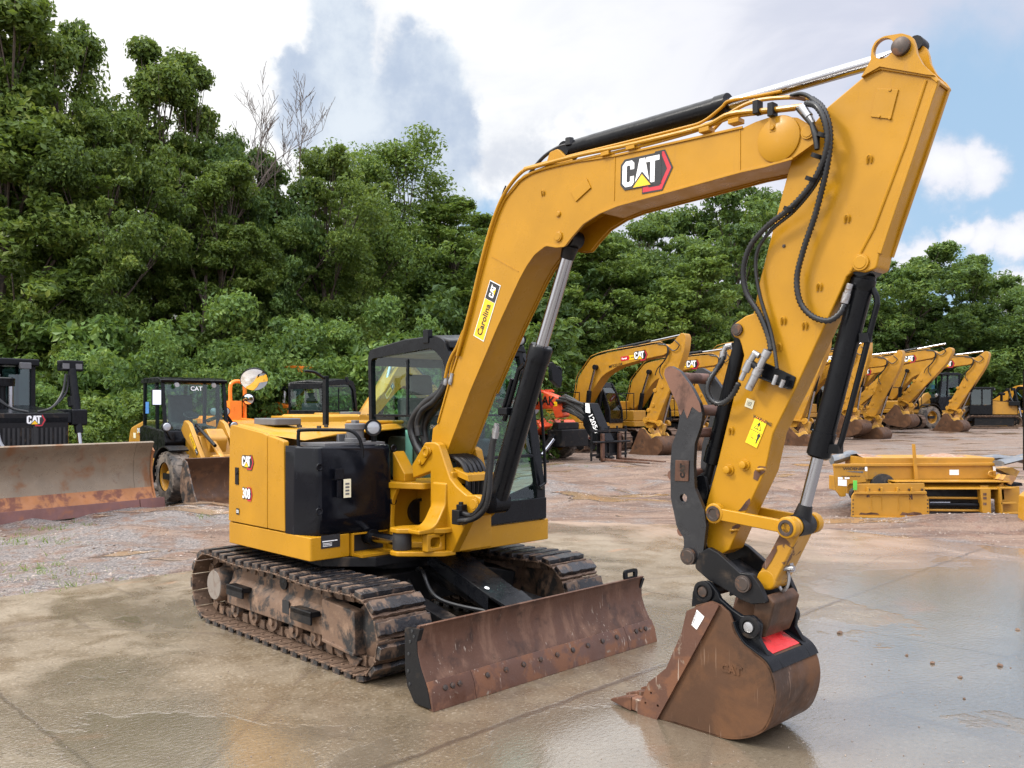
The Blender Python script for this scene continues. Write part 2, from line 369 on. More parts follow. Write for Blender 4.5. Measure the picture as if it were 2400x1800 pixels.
def cat_logo(parent, pl, w, name='logo'):
    """CAT lettering over a triangle, dark backing and red hexagon; w = overall width"""
    k = w / 126.; mb = MB()
    def S(pts): return [((x - 58) * k, (y - 24) * k) for x, y in pts]
    dpoly(mb, pl, S([(50, -20), (100, -20), (124, 22), (104, 60), (80, 60), (80, 0), (50, 0)]), .0010, 4)
    dpoly(mb, pl, S([(52, -17), (98, -17), (120, 22), (102, 57), (82, 57), (82, 0), (52, 0)]), .0018, 2)
    dpoly(mb, pl, S([(66, -9), (93, -9), (110, 22), (97, 50), (80, 50), (80, 0), (66, 0)]), .0026, 1)
    dpoly(mb, pl, S([(-5, 6), (6, -6), (97, -6), (97, 40), (97, 57), (5, 57), (-5, 47)]), .0034, 1)
    for P in (C_, A_, T_): dpoly(mb, pl, S(P), .0044, 0)
    dpoly(mb, pl, S([(22, -6), (78, -6), (50, 26)]), .0052, 1)
    dpoly(mb, pl, S([(28, -4), (72, -4), (50, 20)]), .0060, 3)
    return mb.build(name, [WHT, DBLK, DRED, DYEL, DBLK], parent)
# frames: pixel of the photograph -> point of a machine's own vertical / level plane
class Frame:
    def __init__(s, ox, oy, yaw, oz=0.):
        s.o = (ox, oy, oz); s.yaw = yaw; s.F = (math.cos(yaw), math.sin(yaw)); s.L = (-math.sin(yaw), math.cos(yaw))
    def onY(s, p, y):
        k = (p[0] - 1200) / FS; ax = s.o[0] + s.L[0] * y; ay = s.o[1] + s.L[1] * y
        x = (k * ay - ax) / (s.F[0] - k * s.F[1]); Y = ay + s.F[1] * x
        r = (x, HCAM - (p[1] - HY) / FS * Y - s.o[2])
        return r + tuple(p[2:])
    def onX(s, p, x):
        k = (p[0] - 1200) / FS; ax = s.o[0] + s.F[0] * x; ay = s.o[1] + s.F[1] * x
        y = (k * ay - ax) / (s.L[0] - k * s.L[1]); Y = ay + s.L[1] * y
        return (y, HCAM - (p[1] - HY) / FS * Y - s.o[2]) + tuple(p[2:])
    def onZ(s, p, z):
        Y = (HCAM - z - s.o[2]) * FS / (p[1] - HY); X = (p[0] - 1200) / FS * Y
        dx, dy = X - s.o[0], Y - s.o[1]
        return (dx * s.F[0] + dy * s.F[1], dx * s.L[0] + dy * s.L[1])
ZM = {'A': (840, 770, .29544), 'B': (430, 1250, .28029), 'C': (900, 1000, .19286), 'D': (0, 1150, .5425), 'E': (1200, 1050, .5425), 'F': (480, 840, .18987), 'G': (1200, 0, .5425), 'H': (1500, 740, .22298),
      '1': (400, 750, .40687), '2': (420, 1200, .52441), '3': (1350, 850, .5605), '4': (1050, 50, .54249), '5': (0, 800, .28029), '6': (1230, 750, .21699), '7': (1850, 750, .30137), '8': (0, 0, .5425), 'S': (0, 0, 1), 'W': (0, 0, 1.08499)}
def q(z, *pts):
    a, b, k = ZM[z]; return [(a + p[0] * k, b + p[1] * k) + tuple(p[2:]) for p in pts]
def ground_at(u, Y): return ((u - 1200) / FS * Y, Y)
# ================================================================== ground, slab, woods
def sstep(a, b, x):
    t = np.clip((x - a) / (b - a), 0, 1); return t * t * (3 - 2 * t)
def hill_line(x): return np.where(x < -2, 31.0, np.where(x < 14, 31 + (x + 2) / 16 * 34, 65 + (x - 14) * .35))
def gz(x, y):
    x = np.asarray(x, float); y = np.asarray(y, float)
    rise = .50 * sstep(37, 57, y)
    d = np.maximum(0, y - hill_line(x)); hl = np.where(d < 60, .30 * d * sstep(0, 8, d), 18 * 1.0 + 0 * d)
    hl = np.where(x > 14, hl * .45, hl)
    return rise + hl
def grid_mesh(xs, ys, zf):
    X, Y = np.meshgrid(xs, ys); Z = zf(X, Y); n, m = X.shape
    V = np.stack([X.ravel(), Y.ravel(), Z.ravel()], 1)
    i = np.arange(n * m).reshape(n, m); F = np.stack([i[:-1, :-1].ravel(), i[:-1, 1:].ravel(), i[1:, 1:].ravel(), i[1:, :-1].ravel()], 1)
    return V, F
def np_mesh(name, V, F, mat, attr=None, smooth=False):
    me = bpy.data.meshes.new(name); k = F.shape[1]
    me.vertices.add(len(V)); me.vertices.foreach_set('co', np.ascontiguousarray(V, np.float32).ravel())
    me.loops.add(F.size); me.loops.foreach_set('vertex_index', np.ascontiguousarray(F, np.int32).ravel())
    me.polygons.add(len(F)); me.polygons.foreach_set('loop_start', np.arange(0, F.size, k, dtype=np.int32))
    me.polygons.foreach_set('use_smooth', np.full(len(F), smooth))
    if attr is not None:
        a = me.attributes.new('tone', 'FLOAT', 'FACE'); a.data.foreach_set('value', np.ascontiguousarray(attr, np.float32))
    me.materials.append(mat); me.update(calc_edges=True); me.validate()
    return me
def obj_of(name, me, parent=None):
    o = bpy.data.objects.new(name, me); COL.objects.link(o)
    if parent is not None: o.parent = parent
    return o
def mud_material():
    m = bpy.data.materials.new('wet_mud_and_gravel'); m.use_nodes = True; t = NT(m.node_tree)
    oc = t.new('ShaderNodeTexCoord').outputs['Object']
    b = t.new('ShaderNodeBsdfPrincipled'); o = t.new('ShaderNodeOutputMaterial'); t.put(o.inputs[0], b.outputs[0])
    sx = t.new('ShaderNodeSeparateXYZ'); t.put(sx.inputs[0], oc)
    rut = t.noise(t.vscale(oc, (.35, 1.6, 1), rot=(0, 0, R(-24))), 1.3, 6, .62, .7)
    n1 = t.noise(oc, .42, 5, .6, .4); n2 = t.noise(oc, 3.0, 8, .65, .2); n3 = t.noise(oc, 30, 4, .7)
    c = t.mix(t.ramp(rut, .36, .62), (.085, .044, .027), (.195, .124, .084))
    grav = t.ramp(t.math('ADD', n1, t.math('MULTIPLY', t.ramp(sx.outputs[0], 0, -7), .13)), .50, .62)
    c = t.mix(grav, c, t.mix(t.ramp(n3, .42, .6), (.085, .073, .068), (.225, .195, .180)))
    c = t.mix(t.ramp(n2, .50, .66), c, (.150, .078, .048))
    c = t.mix(t.math('MULTIPLY', t.ramp(n3, .54, .66), .5), c, (.27, .21, .165))
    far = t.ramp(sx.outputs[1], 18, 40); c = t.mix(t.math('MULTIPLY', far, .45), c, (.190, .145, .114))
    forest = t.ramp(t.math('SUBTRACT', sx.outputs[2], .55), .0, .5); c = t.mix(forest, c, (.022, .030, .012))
    wet = t.ramp(t.math('SUBTRACT', n1, t.math('MULTIPLY', rut, .35)), .30, .36, 0, 1)
    pud = t.ramp(t.noise(t.vscale(oc, (.5, 1, 1), rot=(0, 0, R(-24))), .8, 4, .5, .5), .595, .63)
    c = t.mix(t.math('MULTIPLY', pud, .7), c, (.26, .17, .10))
    t.put(b.inputs['Base Color'], c)
    t.put(b.inputs['Roughness'], t.mix(pud, t.mix(t.ramp(n2, .4, .6), (.75,) * 3, (.42,) * 3), (.05,) * 3))
    h = t.math('ADD', t.math('MULTIPLY', rut, 1.5), t.math('ADD', t.math('MULTIPLY', n2, .6), t.math('MULTIPLY', n3, .12)))
    h = t.math('MULTIPLY', h, t.math('SUBTRACT', 1, t.math('MULTIPLY', pud, .97)))
    t.put(b.inputs['Normal'], t.bump(h, 1.0, .16))
    return m
xs = np.concatenate([np.linspace(-400, -60, 12), np.arange(-58, -12, 2.), np.arange(-12, 16, .25), np.arange(16, 70, 2.), np.linspace(72, 400, 12)])
ys = np.concatenate([np.linspace(-60, 0, 10), np.arange(1, 8, .5), np.arange(8, 36, .25), np.arange(36, 110, 1.), np.linspace(112, 500, 12)])
def lumps(x, y):
    r = np.random.RandomState(3); z = np.zeros_like(x); 
    for k in range(26):
        a = r.uniform(0, 6.28); f = r.uniform(.6, 5.); z += np.sin((x * math.cos(a) + y * math.sin(a)) * f + r.uniform(0, 6)) * .026 / f ** .6
    for k in range(14):
        a = R(-24) + r.uniform(-.12, .12); f = r.uniform(2, 7); z += np.sin((-x * math.sin(a) + y * math.cos(a)) * f + 1.3 * np.sin(x * .4 + k) + r.uniform(0, 6)) * .012
    u, v = slab_uv(x, y)
    inside = np.maximum(np.maximum(v - 6.0, u - 9.0), -30)      # >0 outside the slab
    amp = sstep(.15, 2.5, inside) * (1 - .75 * sstep(18, 34, y))
    return z * amp - .012 * sstep(-.1, .4, inside) * 0 + np.where(inside < .3, -.015, .0)
SA = R(45.4); SU = (math.cos(SA), math.sin(SA)); SO = (0., 5.236)
def slab_uv(x, y):
    dx, dy = x - SO[0], y - SO[1]; return dx * SU[0] + dy * SU[1], -dx * SU[1] + dy * SU[0]
V, F = grid_mesh(xs, ys, lambda x, y: gz(x, y) + lumps(x, y))
tag(obj_of('ground', np_mesh('ground', V, F, mud_material(), smooth=True)), kind='structure')

def slab_material():
    m = bpy.data.materials.new('wet_concrete'); m.use_nodes = True; t = NT(m.node_tree)
    oc = t.new('ShaderNodeTexCoord').outputs['Object']
    b = t.new('ShaderNodeBsdfPrincipled'); o = t.new('ShaderNodeOutputMaterial'); t.put(o.inputs[0], b.outputs[0])
    sx = t.new('ShaderNodeSeparateXYZ'); t.put(sx.inputs[0], oc); u, v = sx.outputs[0], sx.outputs[1]
    n1 = t.noise(oc, .38, 5, .6, .5); n2 = t.noise(oc, 2.4, 7, .65, .3); n3 = t.noise(oc, 42, 3, .6); n4 = t.noise(oc, 110, 2, .6)
    vo = t.new('ShaderNodeTexVoronoi'); t.put(vo.inputs['Vector'], oc); vo.inputs['Scale'].default_value = 30
    c = t.mix(t.ramp(n1, .35, .65), (.130, .096, .058), (.205, .162, .110))
    c = t.mix(t.math('MULTIPLY', t.ramp(n2, .40, .66), .6), c, (.115, .080, .046))
    c = t.mix(t.math('MULTIPLY', t.ramp(n3, .56, .68), .50), c, (.33, .28, .22)); c = t.mix(t.math('MULTIPLY', t.ramp(n3, .42, .32), .7), c, (.065, .055, .042))  # pale aggregate grains, strengthened to paint fine wet glints into the colour
    c = t.mix(t.math('MULTIPLY', t.ramp(vo.outputs['Distance'], .18, .08), .45), c, (.12, .105, .09))
    # orange rust wash
    rw = t.ramp(t.noise(t.vscale(oc, (.6, 1.4, 1), loc=(3.2, 1, 0)), .9, 5, .6, .8), .62, .74); c = t.mix(t.math('MULTIPLY', rw, .55), c, (.36, .15, .06))
    # muddy film towards the far corner and edge
    mf = t.math('MULTIPLY', t.ramp(t.math('ADD', u, t.math('MULTIPLY', n2, 3.2)), 6.6, 10.0), 1); mf2 = t.math('MULTIPLY', t.ramp(t.math('ADD', t.math('ADD', u, v), t.math('MULTIPLY', n2, 3)), 11, 14.5), 1)
    film = t.math('MAXIMUM', mf, mf2); c = t.mix(t.math('MULTIPLY', film, .8), c, t.mix(t.ramp(n2, .35, .6), (.23, .148, .103), (.33, .235, .175)))
    # joints
    wv = t.math('MULTIPLY', t.math('SUBTRACT', t.noise(oc, 3.5, 4, .6), .5), .09)
    def joint(co, at, per, w):
        k = t.math('ADD', t.math('SUBTRACT', co, at), per / 2); k = t.math('SUBTRACT', t.math('PINGPONG', t.math('ADD', k, wv), per / 2), per / 2)
        return t.ramp(t.math('ABSOLUTE', k), w * .3, w, 1, 0)
    j1 = joint(v, 0., 12., .035); j2 = joint(u, 3.57, 5.6, .022)
    j = t.math('MAXIMUM', j1, t.math('MULTIPLY', j2, .7)); c = t.mix(t.math('MULTIPLY', j, .85), c, (.055, .036, .023))
    # cracks
    vc = t.new('ShaderNodeTexVoronoi', feature='DISTANCE_TO_EDGE'); t.put(vc.inputs['Vector'], t.vscale(oc, (.42, .42, 1))); vc.inputs['Scale'].default_value = .8
    dv = t.math('ADD', vc.outputs['Distance'], t.math('MULTIPLY', t.math('SUBTRACT', n2, .5), .05))
    ck = t.math('MULTIPLY', t.ramp(t.math('ABSOLUTE', dv), .001, .008, 1, 0), .7); c = t.mix(ck, c, (.11, .08, .055))
    # wet and standing water
    side = t.ramp(v, 1.8, -1.6, -.05, .19); wn = t.noise(t.vscale(oc, (1, .75, 1)), .55, 6, .62, .5)
    sp = t.new('ShaderNodeVectorMath', operation='DISTANCE'); t.put(sp.inputs[0], oc); sp.inputs[1].default_value = (.42 * SU[0] - .38 * SU[1], -.42 * SU[1] - .38 * SU[0], 0)
    spot = t.ramp(sp.outputs['Value'], .15, .85, .24, 0)
    for su_, sv_, r_, k_ in ((-1.55, 1.28, 1.1, .20), (-1.53, 2.59, .8, .15), (1.6, -1.2, 1.6, .10), (-.4, 4.2, 1.0, .10), (5.2, .6, 1.8, .10)):
        sp2 = t.new('ShaderNodeVectorMath', operation='DISTANCE'); t.put(sp2.inputs[0], oc); sp2.inputs[1].default_value = (su_, sv_, 0)
        spot = t.math('MAXIMUM', spot, t.ramp(sp2.outputs['Value'], .1, r_, k_, 0))
    wn = t.math('ADD', wn, t.math('MULTIPLY', t.math('SUBTRACT', n2, .5), .22))
    w = t.math('ADD', t.math('ADD', wn, side), spot)
    damp = t.ramp(w, .42, .60); water = t.ramp(w, .605, .630)
    c = t.mix(t.math('MULTIPLY', damp, .30), c, (.10, .08, .055)); c = t.mix(t.math('MULTIPLY', water, .3), c, (.11, .095, .075))
    t.put(b.inputs['Base Color'], c)
    r = t.mix(damp, t.mix(t.ramp(n2, .4, .65), (.48,) * 3, (.27,) * 3), (.19,) * 3); r = t.mix(water, r, (.10,) * 3); t.put(b.inputs['Roughness'], r)
    b.inputs['Specular IOR Level'].default_value = .6; t.put(b.inputs['Coat Weight'], t.math('MULTIPLY', t.ramp(w, .36, .58), 1.0)); b.inputs['Coat Roughness'].default_value = .10; b.inputs['Coat IOR'].default_value = 1.95
    h = t.math('ADD', t.math('MULTIPLY', n3, .55), t.math('ADD', t.math('MULTIPLY', n4, .3), t.math('MULTIPLY', n2, .8)))
    h = t.math('SUBTRACT', h, t.math('MULTIPLY', j, .6)); h = t.math('MULTIPLY', h, t.math('SUBTRACT', 1, t.math('MULTIPLY', water, .80)))
    t.put(b.inputs['Normal'], t.bump(h, .55, .010))
    rip = t.noise(t.vscale(oc, (1, 1.8, 1)), 22, 3, .6, .4); t.put(b.inputs['Coat Normal'], t.bump(t.math('ADD', rip, t.math('MULTIPLY', n3, t.math('SUBTRACT', 1.1, t.math('MULTIPLY', water, .7)))), .42, .008))
    return m
rnd = random.Random(5); P_ = []
def rough_edge(a, b, n, amp):
    for i in range(n):
        s = i / n; P_.append((a[0] + (b[0] - a[0]) * s + rnd.uniform(-amp, amp), a[1] + (b[1] - a[1]) * s + rnd.uniform(-amp, amp)))
rough_edge((-9, -14), (9.1, -14), 4, 0); rough_edge((9.1, -14), (9.25, 2.2), 70, .06); rough_edge((9.25, 2.2), (6.9, 6.0), 24, .10); rough_edge((6.9, 6.0), (-9, 6.0), 60, .025)
me = bpy.data.meshes.new('concrete_slab'); nP = len(P_)
me.from_pydata([(x, y, .004) for x, y in P_] + [(x, y, -.12) for x, y in P_], [], [tuple(range(nP))] + [(i, nP + i, nP + (i + 1) % nP, (i + 1) % nP) for i in range(nP)])
me.materials.append(slab_material()); sl_o = obj_of('pavement', me); sl_o.location = (SO[0], SO[1], 0); sl_o.rotation_euler = (0, 0, SA); tag(sl_o, kind='structure')

# ---------------- foliage
def leaf_material(name, dark, mid, light):
    m = bpy.data.materials.new(name); m.use_nodes = True; t = NT(m.node_tree)
    at = t.new('ShaderNodeAttribute', attribute_name='tone').outputs['Fac']; oi = t.new('ShaderNodeObjectInfo').outputs['Random']
    oc = t.new('ShaderNodeTexCoord').outputs['Object']
    f = t.math('ADD', t.math('MULTIPLY', at, .62), t.math('MULTIPLY', t.noise(oc, .55, 3, .6), .38))
    c = t.mix(t.ramp(f, .25, .55), dark, mid); c = t.mix(t.ramp(f, .55, .9), c, light)
    c = t.mix(t.math('MULTIPLY', oi, .35), c, tuple(x * .7 for x in mid))
    d = t.new('ShaderNodeBsdfPrincipled'); t.put(d.inputs['Base Color'], c); d.inputs['Roughness'].default_value = .5; d.inputs['Specular IOR Level'].default_value = .35
    tr = t.new('ShaderNodeBsdfTranslucent'); t.put(tr.inputs[0], t.mix(.5, c, (.16, .20, .02)))
    mx = t.new('ShaderNodeMixShader'); mx.inputs[0].default_value = .45; t.put(mx.inputs[1], d.outputs[0]); t.put(mx.inputs[2], tr.outputs[0])
    o = t.new('ShaderNodeOutputMaterial'); t.put(o.inputs[0], mx.outputs[0]); return m
LEAF = leaf_material('oak_leaves', (.052, .096, .020), (.140, .215, .038), (.320, .365, .072))
LEAF2 = leaf_material('dark_leaves', (.038, .084, .024), (.104, .182, .040), (.235, .305, .062))
LEAF3 = leaf_material('yellow_green_leaves', (.055, .110, .022), (.145, .230, .042), (.300, .370, .075))
VINE = leaf_material('vine_leaves', (.052, .110, .026), (.132, .230, .048), (.260, .350, .078))
BARK = pmat('bark', (.085, .062, .045), .85, dirt=(.035, .028, .022), dscale=8, damt=(.45, .6), bump=.5, bscale=18)
DEADW = pmat('bare_wood', (.095, .072, .058), .85, dirt=(.08, .06, .05), dscale=6, damt=(.5, .65), bump=.3)
def leaves(cent, rad, n, size, rs, up=.35, flat=1.):
    """n leaf faces gathered in sprays round the given centres"""
    k = rs.randint(0, len(cent), n); d = rs.normal(size=(n, 3)); d /= np.linalg.norm(d, axis=1)[:, None]
    r = rad[k] * rs.uniform(.25, 1.05, n) ** .6
    p = cent[k] + d * r[:, None] * np.array([1, 1, .62 * flat])
    nr = d * .6 + rs.normal(size=(n, 3)) * .65 + np.array([0, 0, up]); nr /= np.linalg.norm(nr, axis=1)[:, None]
    a = np.cross(nr, rs.normal(size=(n, 3))); a /= np.linalg.norm(a, axis=1)[:, None] + 1e-9; b = np.cross(nr, a)
    L = size * rs.uniform(.55, 1.25, n)[:, None]; W = L * rs.uniform(.45, .75, n)[:, None]
    tip = p + a * L; bs = p - a * L * .8; l = p + b * W * .75 + a * L * .1 + nr * L * .18; q_ = p - b * W * .75 + a * L * .1 + nr * L * .18
    V = np.stack([bs, l, tip, q_], 1).reshape(-1, 3); F = np.arange(4 * n).reshape(n, 4)
    tone = np.clip(rs.normal(.45, .2, n) + (rs.uniform(0, 1, len(cent))[k] - .5) * .5, 0, 1)
    return V, F, tone
def crown(seed, H, Rr, z0, lobes, sprays, n, size, taper=.5, gap=.5):
    rs = np.random.RandomState(seed); L = []; lr = []
    for i in range(lobes):
        f = (i + .5) / lobes; z = z0 + (H - z0) * (.10 + .86 * f)
        prof = (1 - max(0, (f - taper) / (1 - taper)) ** 1.6 * .86) * (.72 + .28 * min(1, f / .25))
        a = i * 2.4 + rs.uniform(-.5, .5); d = Rr * prof * rs.uniform(.12, .74)
        up_ = f > .45
        if up_: d = Rr * max(prof, .35) * rs.uniform(.15, .95)
        L.append((d * math.cos(a), d * math.sin(a), z + (rs.uniform(-.8, .8) if up_ else 0))); lr.append(Rr * prof * (rs.uniform(.22, .40) if up_ else rs.uniform(.34, .56)))
    L = np.array(L); lr = np.array(lr); C = []; cr = []
    for i in range(sprays):
        j = rs.randint(lobes); d = rs.normal(size=3); d /= np.linalg.norm(d); d[2] = d[2] * .85 + .12
        out = rs.uniform() < .30
        C.append(L[j] + d * lr[j] * (rs.uniform(1.1, 1.75) if out else rs.uniform(.35, 1.1))); cr.append((rs.uniform(.30, .6) if out else rs.uniform(.45, 1.1)) * gap * (.55 + Rr * .16))
    V, F, tone = leaves(np.array(C), np.array(cr), n, size, rs)
    return V, F, tone, L, np.array(C)
def trunk_mb(L, H, r, seed, lean=(0, 0), subs=None):
    rnd = random.Random(seed); m = MB(); pts = []
    for i in range(7):
        f = i / 6; pts.append((lean[0] * f ** 1.5 + rnd.uniform(-.15, .15) * (i > 0), lean[1] * f ** 1.5 + rnd.uniform(-.15, .15) * (i > 0), -.3 + f * H * .86))
    P = smooth_line(pts, 4); n = len(P); m.tube(P, [max(.02, r * (1 - .86 * i / n)) for i in range(n)], 9)
    for l in L:
        f = min(.9, max(.12, (l[2] * .72) / (H * .86))); b = P[int(f * (n - 1))]; rr = r * (1 - .8 * f) * .5
        mid = [(b[k] * .5 + l[k] * .5) for k in range(3)]; mid[2] -= .25; end = (l[0], l[1], l[2] + .2)
        m.tube(smooth_line([b, mid, end], 4), [rr * (1 - .08 * i) for i in range(9)], 6)
        for q_ in range(2):
            e2 = (l[0] + rnd.uniform(-1, 1) * .8, l[1] + rnd.uniform(-1, 1) * .8, l[2] + rnd.uniform(-.2, .5)); m.tube([tuple(mid), e2], [rr * .5, .012], 5)
    return m
PROTO = {}
def tree_proto(key, seed, H, Rr, z0, lobes, sprays, n, size, mat, taper=.5, gap=.5, tr=.22):
    V, F, tone, L, C = crown(seed, H, Rr, z0, lobes, sprays, n, size, taper, gap)
    me = np_mesh('crown', V, F, mat, tone); tm = trunk_mb(L, H, tr, seed); o = tm.build('trunk', BARK); tme = o.data; bpy.data.objects.remove(o)
    PROTO[key] = (me, tme, H, Rr)
tree_proto('a', 11, 14, 4.6, .6, 24, 460, 60000, .115, LEAF, .5, .6)
tree_proto('b', 12, 15, 3.2, .6, 22, 380, 50000, .115, LEAF, .35, .66)
tree_proto('c', 13, 11, 5.0, .2, 24, 470, 60000, .115, LEAF2, .5, .6)
tree_proto('d', 14, 12, 3.6, .4, 30, 460, 24000, .110, LEAF3, .5, 1.0, .13)
tree_proto('e', 15, 14, 6.0, .2, 26, 460, 52000, .165, LEAF2, .5, .6)
tree_proto('f', 16, 13, 5.2, .2, 24, 420, 46000, .155, LEAF3, .5, .6)
def place_tree(name, key, uW, topW, Y, rad, label, cat='tree', group='trees at the edge of the wood', rz=0., kids=True):
    me, tme, H, Rr = PROTO[key]; u = uW * 1.08499; X = (u - 1200) / FS * Y; top = HCAM + (HY - topW * 1.08499) / FS * Y; g = float(gz(X, Y))
    t = empty(name, (X, Y, g - .1), rz, label, cat, group); s = rad / Rr; t.scale = (s, s, (top - g) / (H * .97))
    obj_of('crown', me, t); obj_of('trunk', tme, t); return t
TREES = [('b', 8, -60, 29, 4.2, 'tallest broadleaf tree, cut by the left edge above the bulldozer'), ('a', 130, 50, 31, 4.2, 'tall broadleaf tree behind the bulldozer, its top left of the slender tree'),
         ('b', 335, 62, 33, 2.9, 'slender tall tree with a pointed top behind the wheel loader'), ('a', 225, 235, 30, 3.4, 'broadleaf tree in the dip between the two tallest trees on the left'), ('b', 415, 128, 34, 2.6, 'tall tree just right of the slender pointed tree'),
         ('c', 560, 292, 35, 3.9, 'dark dense tree in front of the bare dead tree'), ('b', 480, 330, 32, 2.6, 'narrow dark tree left of the leaning bare trunk'), ('a', 700, 322, 36, 3.6, 'broadleaf tree with pale trunk above the round mirror'),
         ('d', 870, 300, 42, 4.0, 'airy light green tree with sky showing through its thin top'), ('d', 770, 320, 40, 3.0, 'thin topped tree left of the airy light green tree'), ('f', 985, 455, 44, 5.0, 'yellowish green tree left of the raised boom, above the black cab'),
         ('e', 1090, 455, 52, 5.4, 'dark tree directly behind the lower part of the raised boom'), ('f', 1250, 500, 50, 5.6, 'yellowish tree under the raised boom, right of its cylinder'), ('c', 1400, 448, 54, 6.0, 'broad green tree in the middle of the opening under the raised boom'),
         ('e', 1590, 392, 60, 6.6, 'tallest dark tree under the raised boom, touching the stick'), ('f', 1500, 560, 50, 5.0, 'lower bright tree in front of the tallest dark tree under the boom'),
         ('e', 1965, 542, 74, 8.0, 'dark rounded tree just right of the stick'), ('e', 2095, 556, 77, 6.6, 'dark rounded tree nearer the right edge with an uneven top'), ('c', 2205, 625, 72, 6.5, 'tree cut by the right edge'), ('c', 1850, 600, 76, 6.0, 'dark tree hidden for the most part by the bucket cylinder')]
for i, (k, u, top, Y, rad, lab) in enumerate(TREES): place_tree('broadleaf_tree', k, u, top, Y, rad, lab, rz=i * 1.3)
# bare dead tree
def bare(name, uW, botW, topW, Y, label, lean, seed):
    rnd = random.Random(seed); u = uW * 1.08499; X = (u - 1200) / FS * Y; z0 = HCAM + (HY - botW * 1.08499) / FS * Y; z1 = HCAM + (HY - topW * 1.08499) / FS * Y; g = float(gz(X, Y))
    m = MB(); h = z1 - g
    def grow(p, d, L, r, lvl):
        pts = [p]; n = 5
        for i in range(n):
            d = (d + Vector((rnd.uniform(-.16, .16), rnd.uniform(-.16, .16), rnd.uniform(-.02, .12)))).normalized(); pts.append(pts[-1] + d * L / n)
        m.tube([tuple(x) for x in pts], [max(.008, r * (1 - .55 * i / n)) for i in range(n + 1)], 6 if lvl < 2 else 4)
        if lvl >= 4: return
        for i in range(2 if lvl else 3, n + 1):
            for k in range(1 if lvl < 2 else 2):
                if rnd.random() < .86:
                    a = rnd.uniform(0, 6.28); s = rnd.uniform(.5, .95); nd = (d + Vector((math.cos(a), .4 * math.sin(a), .25)) * s).normalized(); grow(pts[i], nd, L * rnd.uniform(.32, .55), r * .42, lvl + 1)
    grow(Vector((0, 0, 0)), Vector((lean, 0, 1)).normalized(), h * .70, .105, 0)
    t = empty(name, (X, Y, g), 0, label, 'tree', 'bare trees at the edge of the wood'); o = m.build('bare_branches', DEADW, t); return t
bare('dead_tree', 400, 800, 190, 31.2, 'bare dead tree with a leaning trunk and forked grey branches', .22, 3)
bare('dead_tree', 555, 700, 270, 35, 'smaller bare tree with fine twigs right of the leaning dead tree', .18, 8)
# woods behind, one mass
rs = np.random.RandomState(77); VV = []; FF = []; TT = []; off = 0
for i in range(40):
    x = -34 + i * 2.3 + rs.uniform(-2, 2); y = float(hill_line(np.array(x))) + rs.uniform(6, 20); g = float(gz(x, y))
    # height of the second row stays under the skyline of the front row
    ur = x / y * FS + 1200; sk = np.interp(ur / 1.085, [0, 200, 330, 470, 620, 760, 960, 1050, 1200, 1500, 1650, 1750, 1900, 2150, 2250], [80, 190, 220, 340, 380, 400, 420, 500, 520, 520, 480, 600, 620, 640, 690])
    H = max(4., HCAM + (HY - sk * 1.085) / FS * y - g - rs.uniform(.8, 3.2)); Rr = rs.uniform(4, 5.5)
    V, F, tone, L, C = crown(200 + i, H, Rr, .3, 12, 170, 9500, .22, .55, .55)
    VV.append(V + np.array([x, y, g])); FF.append(F + off); TT.append(tone * .75); off += len(V)
tag(obj_of('woodland', np_mesh('woodland', np.concatenate(VV), np.concatenate(FF), LEAF2, np.concatenate(TT))), 'mass of dark trees filling the hillside behind the front row', 'woodland', kind='stuff')
# dense low growth between the trunks
VV = []; FF = []; TT = []; off = 0
for i in range(70):
    x = -30 + i * .95 + rs.uniform(-.6, .6); y = float(hill_line(np.array(x))) - rs.uniform(-1.5, 2.5) - (2 if x < 0 else 0); g = float(gz(x, y))
    H = rs.uniform(2.6, 5.0); V, F, tone, L, C = crown(400 + i, H, rs.uniform(2., 3.), -.6, 7, 60, 3200, .17, .6, .8)
    VV.append(V + np.array([x, y, g])); FF.append(F + off); TT.append(tone); off += len(V)
tag(obj_of('undergrowth', np_mesh('undergrowth', np.concatenate(VV), np.concatenate(FF), VINE, np.concatenate(TT))), 'tangled low growth along the foot of the wood', 'undergrowth', kind='stuff')
